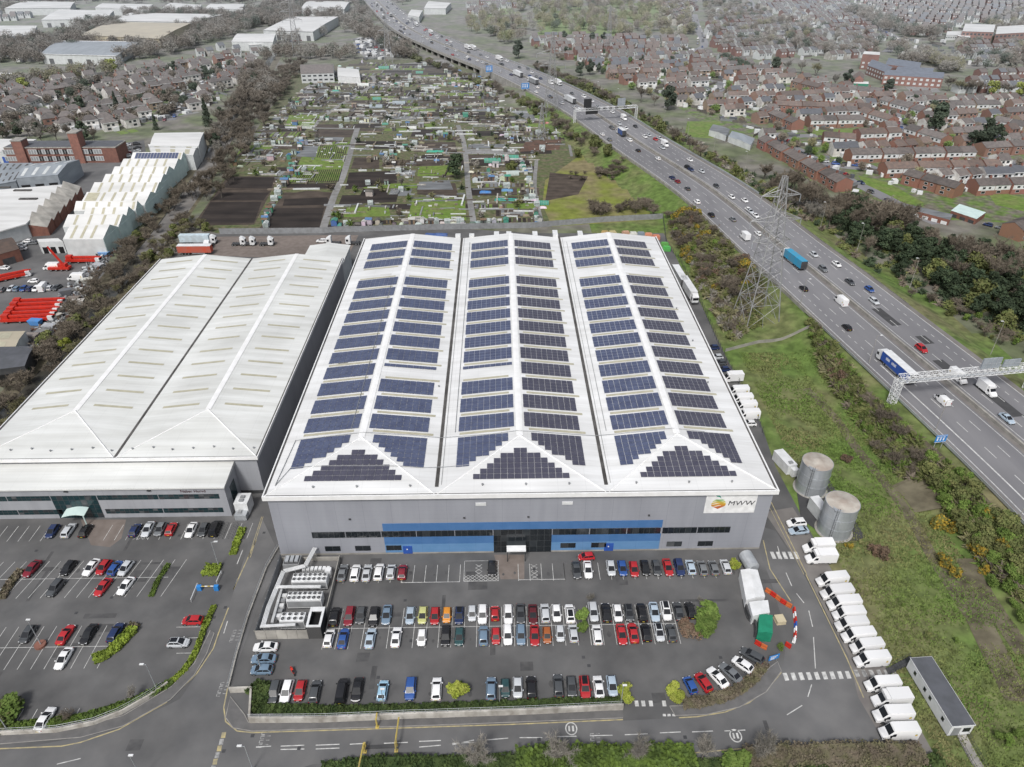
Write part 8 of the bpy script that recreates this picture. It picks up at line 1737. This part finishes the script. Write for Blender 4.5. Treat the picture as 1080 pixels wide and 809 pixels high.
while y < 700:
    dy = AR.uniform(7, 13); x = -150.
    while x < 70:
        dx = AR.uniform(11, 32); c = (x+dx/2, y+dy/2)
        if inside(c, apoly) and all(pldist(c, t) > 3.5 for t in TR):
            if not any(inside(c, o) for o in OP):
                m = AR.choices(list(PM), [4.6, 4.6, 4.0, 1.6, 1.8, 2., .3])[0]; g = AR.uniform(.3, .8); PM[m].poly([(q[0], q[1], .001+AR.uniform(0, .003)) for q in ((x+g, y+g), (x+dx-g, y+g+AR.uniform(-.3, .3)), (x+dx-g, y+dy-g), (x+g, y+dy-g))])
                if m in ('plot_green', 'soil_brown', 'mud') and AR.random() < .5:
                    nb = int(dx/2.2)
                    for b in range(nb):
                        PM[AR.choice(('soil', 'soil_brown', 'lawn', 'cover_sheet'))].poly([(q[0], q[1], .012) for q in ((x+.8+b*2.2, y+1.2), (x+2.3+b*2.2, y+1.2), (x+2.3+b*2.2, y+dy-1.4), (x+.8+b*2.2, y+dy-1.4))])
            spots.append((x, y, dx, dy, any(inside(c, o) for o in OP)))
        x += dx
    y += dy
for m, b in PM.items():
    if b.f: struct(b.build('plot', m))
# allotment furniture: sheds, greenhouses, tunnels, water tanks, tarpaulin heaps
def shed_parts(w=2.4, d=1.9, h=2.0):
    mb = MB(); mb.add([(-w/2, -d/2, 0), (w/2, -d/2, 0), (w/2, d/2, 0), (-w/2, d/2, 0), (-w/2, -d/2, h), (w/2, -d/2, h), (w/2, d/2, h), (-w/2, d/2, h), (-w/2, 0, h+.5), (w/2, 0, h+.5)], [(0, 1, 5, 4), (2, 3, 7, 6), (1, 2, 6, 9, 5), (3, 0, 4, 8, 7)]); rf = MB()
    for s in (-1, 1): q = [(-w/2-.15, s*(d/2+.15), h-.02), (w/2+.15, s*(d/2+.15), h-.02), (w/2+.15, 0, h+.58), (-w/2-.15, 0, h+.58)]; rf.add(q, [(0, 1, 2, 3) if s < 0 else (3, 2, 1, 0)])
    dr = MB(); dr.box(-.4, .4, -d/2-.04, -d/2-.002, .05, 1.8); return [('wall', mb.mesh('wall', 'obj_matte')), ('roof', rf.mesh('roof', 'obj_matte')), ('door', dr.mesh('door', 'dark_metal'))]
def tunnel_parts(L_=6., r=1.5):
    mb = MB(); n = 8; A = [(r*math.cos(PI*i/n), -L_/2, 1.15*r*math.sin(PI*i/n)) for i in range(n+1)]; B = [(a[0], L_/2, a[2]) for a in A]; mb.loft([A, B]); hp = MB()
    for y in [-L_/2+L_*i/5 for i in range(6)]:
        for i in range(n): p, q = (A[i][0]*1.02, y, A[i][2]*1.02), (A[i+1][0]*1.02, y, A[i+1][2]*1.02); hp.bar(p, q, .035)
    return [('cover', mb.mesh('cover', 'obj_matte')), ('hoop', hp.mesh('hoop', 'steel'))]
def glass_parts(w=2.4, d=1.9, h=1.6):
    g = MB(); e = [(-w/2, -d/2, 0), (w/2, -d/2, 0), (w/2, d/2, 0), (-w/2, d/2, 0), (-w/2, -d/2, h), (w/2, -d/2, h), (w/2, d/2, h), (-w/2, d/2, h), (-w/2, 0, h+.7), (w/2, 0, h+.7)]; g.add(e, [(0, 1, 5, 4), (2, 3, 7, 6), (1, 2, 6, 9, 5), (3, 0, 4, 8, 7), (4, 5, 9, 8), (6, 7, 8, 9)]); f = MB()
    for a, b in ((0, 4), (1, 5), (2, 6), (3, 7), (4, 5), (6, 7), (8, 9), (4, 8), (7, 8), (5, 9), (6, 9), (0, 1), (2, 3)): f.bar(e[a], e[b], .05)
    for i in range(1, 4):
        x = -w/2+w*i/4
        for p, q in (((x, -d/2, 0), (x, -d/2, h)), ((x, -d/2, h), (x, 0, h+.7)), ((x, d/2, h), (x, 0, h+.7))): f.bar(p, q, .035)
    return [('glazing', g.mesh('glazing', 'greenhouse_glass')), ('frame', f.mesh('frame', 'white_metal'))]
M['greenhouse_glass'] = mat('greenhouse_glass', (.38, .43, .42), (.24, .28, .27), .9, .2, spec=.5)
SP = [shed_parts(), shed_parts(3.0, 2.2, 2.1), shed_parts(1.8, 1.6, 1.8)]; TP = [tunnel_parts(), tunnel_parts(9, 1.8), tunnel_parts(4, 1.)]; GPn = [glass_parts(), glass_parts(3.2, 2.2, 1.7)]
bt = MB(); bt.cyl(0, 0, 0, .95, .3, 8, .34); bt.cyl(0, 0, .95, 1., .36, 8); BUTT = bt.mesh('water_butt', 'obj_matte')
tb = MB(); tb.loft([[(-1.6, -1, 0), (1.6, -1, 0), (1.6, 1, 0), (-1.6, 1, 0)], [(-1.4, -.8, .35), (1.3, -.8, .5), (1.4, .7, .45), (-1.2, .8, .6)], [(-.6, -.3, .7), (.6, -.35, .8), (.5, .3, .75), (-.5, .3, .85)]]); TARP = tb.mesh('tarpaulin_heap', 'obj_matte')
nc = {}
PAL = [((.62, .62, .60), 'white'), ((.5, .5, .47), 'pale grey'), ((.16, .10, .06), 'brown'), ((.10, .12, .10), 'dark green'), ((.26, .20, .14), 'tan'), ((.30, .32, .33), 'grey'), ((.09, .085, .08), 'black'), ((.05, .26, .19), 'bright green'), ((.07, .18, .38), 'blue')]
def zone(x, y):
    a = 'left of the track' if x < -45 else 'between the gravel tracks' if x < -12 else 'beside the straight path' if x < 12 else 'on the motorway side'
    b = 'near the rear fence' if y < 285 else 'by the dark tree' if y < 350 else 'past the dark tree' if y < 440 else 'by the club'
    return a+' '+b
def furnish(x, y, what=None):
    w = what or AR.choices(['shed', 'greenhouse', 'polytunnel', 'water_butt', 'tarpaulin_heap'], [5.2, 2.0, 1.1, 2.0, 2.2])[0]
    if nc.get(w, 0) > 200: return
    nc[w] = nc.get(w, 0)+1; c, cn = AR.choices(PAL, [5, 4, 2.5, 1.2, 2, 3, 2, .7, .8])[0]; rz = AR.choice((0, 0, PI/2, PI))+AR.uniform(-.15, .15); zn = zone(x, y); i = nc[(w, cn, zn)] = nc.get((w, cn, zn), -1)+1
    lab = f"{cn} {w.replace('_', ' ')} {zn}, {ordn(i)} from the fence"; g = 'allotment '+w.replace('_', ' ')+'s'; c = tuple(max(.02, q*AR.uniform(.8, 1.15)) for q in c)
    if w == 'shed':
        t = stamp('shed', lab, 'shed', AR.choice(SP), (x, y, .0), rz, g, c); k = AR.uniform(.9, 1.25); t.scale = (k, k, k)
        rc = AR.choice(PAL)[0]
        for o in t.children:
            if o.name.startswith('roof'): o.color = (*[max(.05, q*.9) for q in rc], 1)
    elif w == 'greenhouse': stamp('greenhouse', f"glazed greenhouse {zn}, {ordn(i)} with {cn} staging", 'greenhouse', AR.choice(GPn), (x, y, 0), rz, g)
    elif w == 'polytunnel':
        c2, n2 = AR.choice((((.62, .64, .62), 'white'), ((.45, .52, .5), 'pale green'), ((.05, .28, .2), 'green'), ((.3, .36, .4), 'grey'))); nc[('p', n2, zn)] = nc.get(('p', n2, zn), -1)+1; stamp('polytunnel', f"{n2} polytunnel {zn}, {ordn(nc.setdefault(('p', n2, zn), 0))} from the fence", 'polytunnel', AR.choice(TP), (x, y, 0), PI/2+AR.uniform(-.1, .1), g, c2)
    else: tag(link(w, BUTT if w == 'water_butt' else TARP, None, (x, y, 0), rz, c), lab, w.replace('_', ' '), g)
for (x, y, dx, dy, bigp) in sorted(spots, key=lambda s: s[1]):
    if bigp: continue
    f = 1.0 if y < 420 else .75
    for _ in range(AR.choice((0, 1, 2, 2)) if AR.random() < f else 0): furnish(x+AR.uniform(1.5, dx-1.5), y+AR.choice((1.3, dy-1.6, AR.uniform(1.5, dy-1.5))))
# shed lanes where huts stand close
for pts, n in (([(283, 243), (280, 230), (289, 215), (296, 200), (307, 182), (312, 170)], 26), ([(566, 236), (564, 215), (562, 200), (556, 185), (552, 175)], 18), ([(352, 238), (400, 236), (440, 236), (480, 235), (540, 236)], 30), ([(300, 170), (315, 160), (320, 148), (290, 152)], 14), ([(390, 170), (420, 160), (440, 152), (470, 140)], 16), ([(340, 126), (370, 128), (395, 128)], 8), ([(470, 90), (500, 92), (525, 98)], 14), ([(515, 182), (535, 190), (500, 192)], 12)):
    p = GP(pts)
    for q in along(p, sum(math.hypot(b[0]-a[0], b[1]-a[1]) for a, b in zip(p, p[1:]))/n): furnish(q[0]+AR.uniform(-1, 1), q[1]+AR.uniform(-1, 1), AR.choice(('shed', 'shed', 'greenhouse', 'tarpaulin_heap')))
for u, v, cl, cn in ((465, 248, (.03, .10, .33), 'blue'), (455, 248, (.03, .08, .25), 'dark blue'), (512, 203, (.05, .2, .5), 'bright blue'), (541, 211, (.02, .26, .22), 'turquoise'), (528, 211, (.02, .26, .22), 'turquoise'), (535, 201, (.1, .25, .45), 'pale blue'), (455, 160, (.03, .33, .23), 'green'), (463, 160, (.03, .33, .23), 'green'), (354, 96, (.05, .33, .26), 'green'), (575, 130, (.55, .2, .2), 'pink')):
    x, y = G(u, v); o = link('tarpaulin_heap', TARP, None, (x, y, 0), 0, cl); o.scale = (1.8, 1.4, 1); tag(o, f"{cn} cover {zone(x, y)}, {ordn(int(u)//6 % 40)} bed", 'tarpaulin', 'bright allotment covers')
ck = MB(); 
for _ in range(5600):
    x, y = AR.uniform(-150, 70), AR.uniform(248, 640)
    if not inside((x, y), apoly) or any(inside((x, y), o) for o in OP[:16]) or any(pldist((x, y), t) < 2 for t in TR): continue
    if mnoise.noise(Vector((x*.05, y*.05, 9))) < AR.uniform(-.5, .25): continue
    s = AR.uniform(.2, .8); l = AR.choice((1, 1, 3, 6, 9)); ck.X = Matrix.Translation((x, y, 0)) @ Matrix.Rotation(AR.choice((0, 0, 0, PI/2))+AR.uniform(-.1, .1), 4, 'Z'); ck.box(-s*l, s*l, -s*.5, s*.5, 0, AR.uniform(.15, .8), AR.choice((0, 0, 0, 1, 1, 2, 3, 3, 4, 5, 6)))
o = ck.build('clutter', ['pale_wall', 'render_wall', 'soil_brown', 'grey_metal', 'bark', 'cover_sheet', 'twig']); stuff(o); o['label'] = 'boards, beds, bins and bits scattered over the allotment plots'; o['category'] = 'clutter'
ab = MB(); kk = 0
while kk < 170:
    x, y = AR.uniform(-150, 70), AR.uniform(250, 640)
    if not inside((x, y), apoly) or any(inside((x, y), o) for o in OP) or any(pldist((x, y), t) < 2 for t in TR): continue
    kk += 1; tuft(ab, AR, x, y, AR.uniform(1., 3.4), AR.choice((0, 1, 2, 3, 4, 6)), 0, 40)
o = ab.build('undergrowth', WM); stuff(o); o['label'] = 'garden bushes and brambles between the allotment plots'; o['category'] = 'undergrowth'
# ================================================================= CRANE YARD
def boom(u, v, L_, rz, label, z=1.6):
    x, y = G(u, v, 1.5); t = thing('crane_truck', label, 'mobile crane', (x, y, 0), rz); mb = MB()
    for k, (w, a) in enumerate(((.75, 0), (.6, .0), (.46, .0))): mb.box(-w/2, w/2, -L_/2+.4*k, L_/2+.8*k, z+.12*k+.3, z+w+.3+.06*k)
    mb.box(-.9, .9, -L_/2, -L_/2+2.2, z, z+1.4); mb.build('boom', 'red', t); mb = MB(); mb.box(-1.25, 1.25, -L_/2-.4, L_/2-.6, .75, z); mb.build('carrier', 'red', t)
    mb = MB(); mb.loft([[(-1.2, L_/2-.6, .6), (1.2, L_/2-.6, .6), (1.2, L_/2-.6, 2.2), (-1.2, L_/2-.6, 2.2)], [(-1.2, L_/2+1.2, .6), (1.2, L_/2+1.2, .6), (1.2, L_/2+.9, 2.1), (-1.2, L_/2+.9, 2.1)]]); c = mb.build('cab', 'white_metal', t); mb = MB(); mb.quad((1.0, L_/2+1.17, 1.3), (-1, L_/2+1.17, 1.3), (-1, L_/2+.96, 2.0), (1, L_/2+.96, 2.0)); mb.build('windscreen', 'glass', c)
    for s in (-1, 1):
        for i in range(4): link('wheel', WHEELT, t, (s*1.05, -L_/2+1.4+i*(L_-2.4)/3, .5))
    return t
for i, (u, v) in enumerate(((40, 318), (37, 322), (34, 327), (31, 331), (28, 335))): boom(u, v, 15.5, -PI/2+.08, f"red mobile crane parked in the dense rank at the yard, {ordn(i)} from the back")
boom(9, 291, 12, -1.0, 'red mobile crane parked diagonally at the left edge of the yard'); boom(87, 273, 12, -PI/2, 'red mobile crane with lattice boom lying in front of the teal factory')
x, y = G(64, 285); t = thing('crane_truck', 'red mobile crane with its boom raised in front of the teal factory', 'mobile crane', (x, y, 0), PI/2); mb = MB(); mb.box(-1.25, 1.25, -4, 4, .75, 1.6); mb.build('carrier', 'red', t); mb = MB(); mb.box(-1.1, 1.1, -3, -.2, 1.6, 2.8); mb.build('cab', 'red', t); mb = MB(); mb.bar((0, -1.6, 2.6), (0, 1.2, 8.5), .55, 4); mb.bar((0, 1.1, 8.2), (0, 1.7, 9.8), .4, 4); mb.build('boom', 'red', t)
for s in (-1, 1):
    for i in range(4): link('wheel', WHEELT, t, (s*1.05, -3+i*2, .5))
for i, (u, v, c, k) in enumerate(((2, 305, 'grey', H_), (12, 304, 'silver', H_), (18, 304, 'grey_blue', H_), (25, 304, 'blue', H_), (32, 304, 'dark_blue', H_), (38, 304, 'white', H_), (53, 303, 'silver', H_), (60, 303, 'dark_grey', H_), (35, 296, 'white', H_), (26, 290, 'silver', S_), (4, 282, 'white', S_), (22, 258, 'silver', S_), (29, 254, 'white', H_), (22, 262, 'white', S_), (34, 256, 'grey', H_))):
    x, y = G(u, v, .7); park(c, k, x, y, R.uniform(-.15, .15)+(PI if i % 2 else 0) if i < 8 else PI/2+R.uniform(-.3, .3), f"in the crane yard, {ordn(i)} counted from its left edge")
for u, v, rz, l in ((54, 281, PI/2, 'long white van in the crane yard behind the raised boom'), (80, 292, PI/2, 'white van in the crane yard nearest the brook'), (46, 302, .1, 'white van in the line of parked cars in the crane yard')): x, y = G(u, v, 1.2); stamp('delivery_van', l, 'van', VAN, (x, y, 0), rz, None, (.76, .76, .76))
# skips, scrap and clutter along the brook side
sk = MB(); sk.loft([[(-1.4, -.8, .1), (1.4, -.8, .1), (1.4, .8, .1), (-1.4, .8, .1)], [(-1.9, -.95, 1.3), (1.9, -.95, 1.3), (1.9, .95, 1.3), (-1.9, .95, 1.3)]]); SKIP = sk.mesh('skip', 'obj_matte')
for i, (u, v, c, cn) in enumerate(((110, 268, (.15, .32, .6), 'blue'), (38, 341, (.06, .25, .6), 'bright blue'), (59, 333, (.6, .58, .52), 'cream'), (66, 325, (.6, .6, .6), 'white'), (90, 309, (.5, .5, .5), 'grey'), (78, 316, (.2, .17, .15), 'rusty'), (70, 309, (.12, .13, .15), 'dark grey'), (92, 296, (.55, .55, .5), 'pale'), (104, 280, (.45, .47, .5), 'pale grey'), (46, 352, (.2, .2, .2), 'dark'), (52, 345, (.4, .42, .45), 'steel grey'), (34, 356, (.25, .22, .2), 'brown'), (83, 320, (.5, .48, .45), 'light grey'), (12, 382, (.35, .38, .35), 'grey green'))):
    x, y = G(u, v, .5); o = link('skip', SKIP, None, (x, y, 0), R.uniform(-.5, .5), c); o.scale = (1.1, 1.3, R.uniform(.9, 1.6)); tag(o, f"{cn} scrap skip along the brook side of the crane yard, {ordn(i)} in the line", 'skip', 'scrap skips in the crane yard')
jk = MB(); jr = random.Random(8)
for _ in range(420):
    t_ = jr.random(); a = Vector(G(118, 262)).lerp(Vector(G(35, 368)), t_); x, y = a.x+jr.uniform(-5, 3), a.y+jr.uniform(-4, 4); s = jr.uniform(.15, .7); jk.X = Matrix.Translation((x, y, 0)) @ Matrix.Rotation(jr.uniform(0, 3), 4, 'Z'); jk.box(-s, s, -s*.6, s*.6, 0, jr.uniform(.2, 1.), jr.randrange(5))
o = jk.build('scrap', ['steel', 'dark_metal', 'soil_red', 'pale_wall', 'grey_metal']); stuff(o); o['label'] = 'scrap heaps along the brook'; o['category'] = 'scrap'
# cars on estate streets, depots and the brick factory car park
er = random.Random(77)
def street(pts, n, off, where, cmax=None, px=True):
    p = GP(pts) if px else pts; q = along(smooth(p, 4), max(5.2, sum(math.hypot(b[0]-a[0], b[1]-a[1]) for a, b in zip(p, p[1:]))/n))
    for i, (x, y, a) in enumerate(q):
        s = er.choice((-1, 1)); c = er.choice(list(COLOURS)[:9]); tag(link('car', SMALL[er.choice((H_, S_, U_))], None, (x-math.sin(a)*off*s, y+math.cos(a)*off*s, .03), a-PI/2+er.choice((0, PI)), COLOURS[c]), f"{WORDS.get(c, c)} car {where}, {ordn(i)} along", 'car', 'cars '+where)
street([(828, 150), (845, 160), (867, 172), (892, 188), (925, 204), (960, 222)], 9, 2.2, 'on the curving estate road'); street([(944, 118), (955, 136), (966, 146)], 6, 2.4, 'in the estate side street'); street([(870, 172), (924, 176)], 5, 1.6, 'in the estate parking court'); street([(745, 98), (762, 92)], 4, 2.2, 'in the upper estate road')
street([(178, 127), (188, 112), (205, 95), (222, 83)], 16, 2.5, 'in the street of the left houses'); street([(732, 20), (738, 34), (738, 50)], 12, 2.4, 'on the far road left of the school'); street([(895, 6), (922, 28), (944, 41)], 14, 2.4, 'on the far road above the school')
for r_ in range(4): street([(124, 155+4*r_), (152, 152+4*r_)], 7, .2, f"in the {ordn(r_)} line of the brick factory car park")
for r_ in range(4): street([(378, 56-4*r_), (428, 52-4*r_)], 8, .3, f"in the {ordn(r_)} line of the park by the viaduct")
street([(285, 46), (330, 42)], 12, .5, 'in front of the depot by the far pylon'); street([(1042, 238), (1062, 243)], 3, .5, 'by the brick block near the pines')
SKY = .122; SUN = 2.35
# ================================================================= CAMERA, LIGHT
cam = bpy.data.cameras.new('camera'); co = bpy.data.objects.new('camera', cam); COL.objects.link(co); S.camera = co
co.location = (0, 0, HC); co.rotation_euler = (PI/2-PIT, 0, -YAW); cam.sensor_width = 36.; cam.lens = F0/1080*36; cam.clip_start = .5; cam.clip_end = 6000
w = bpy.data.worlds.new('World'); S.world = w; w.use_nodes = True; nt = w.node_tree; bg = nt.nodes['Background']
sky = nt.nodes.new('ShaderNodeTexSky'); sky.sky_type = 'NISHITA'; sky.sun_disc = False; sky.sun_elevation = rad(52); sky.sun_rotation = rad(200); sky.dust_density = 4.; sky.air_density = 1.2
hs = nt.nodes.new('ShaderNodeHueSaturation'); hs.inputs['Saturation'].default_value = .5; nt.links.new(sky.outputs[0], hs.inputs['Color']); nt.links.new(hs.outputs[0], bg.inputs['Color']); bg.inputs['Strength'].default_value = SKY
sl = bpy.data.lights.new('sun', 'SUN'); sl.energy = SUN; sl.angle = rad(11); sl.color = (1, .985, .965); so = bpy.data.objects.new('sun', sl); COL.objects.link(so)
so.rotation_euler = Vector((math.sin(rad(200))*math.cos(rad(52)), math.cos(rad(200))*math.cos(rad(52)), math.sin(rad(52)))).to_track_quat('Z', 'Y').to_euler()
S.view_settings.view_transform = 'Standard'; S.view_settings.look = 'None'; S.view_settings.exposure = 0; S.view_settings.gamma = 1
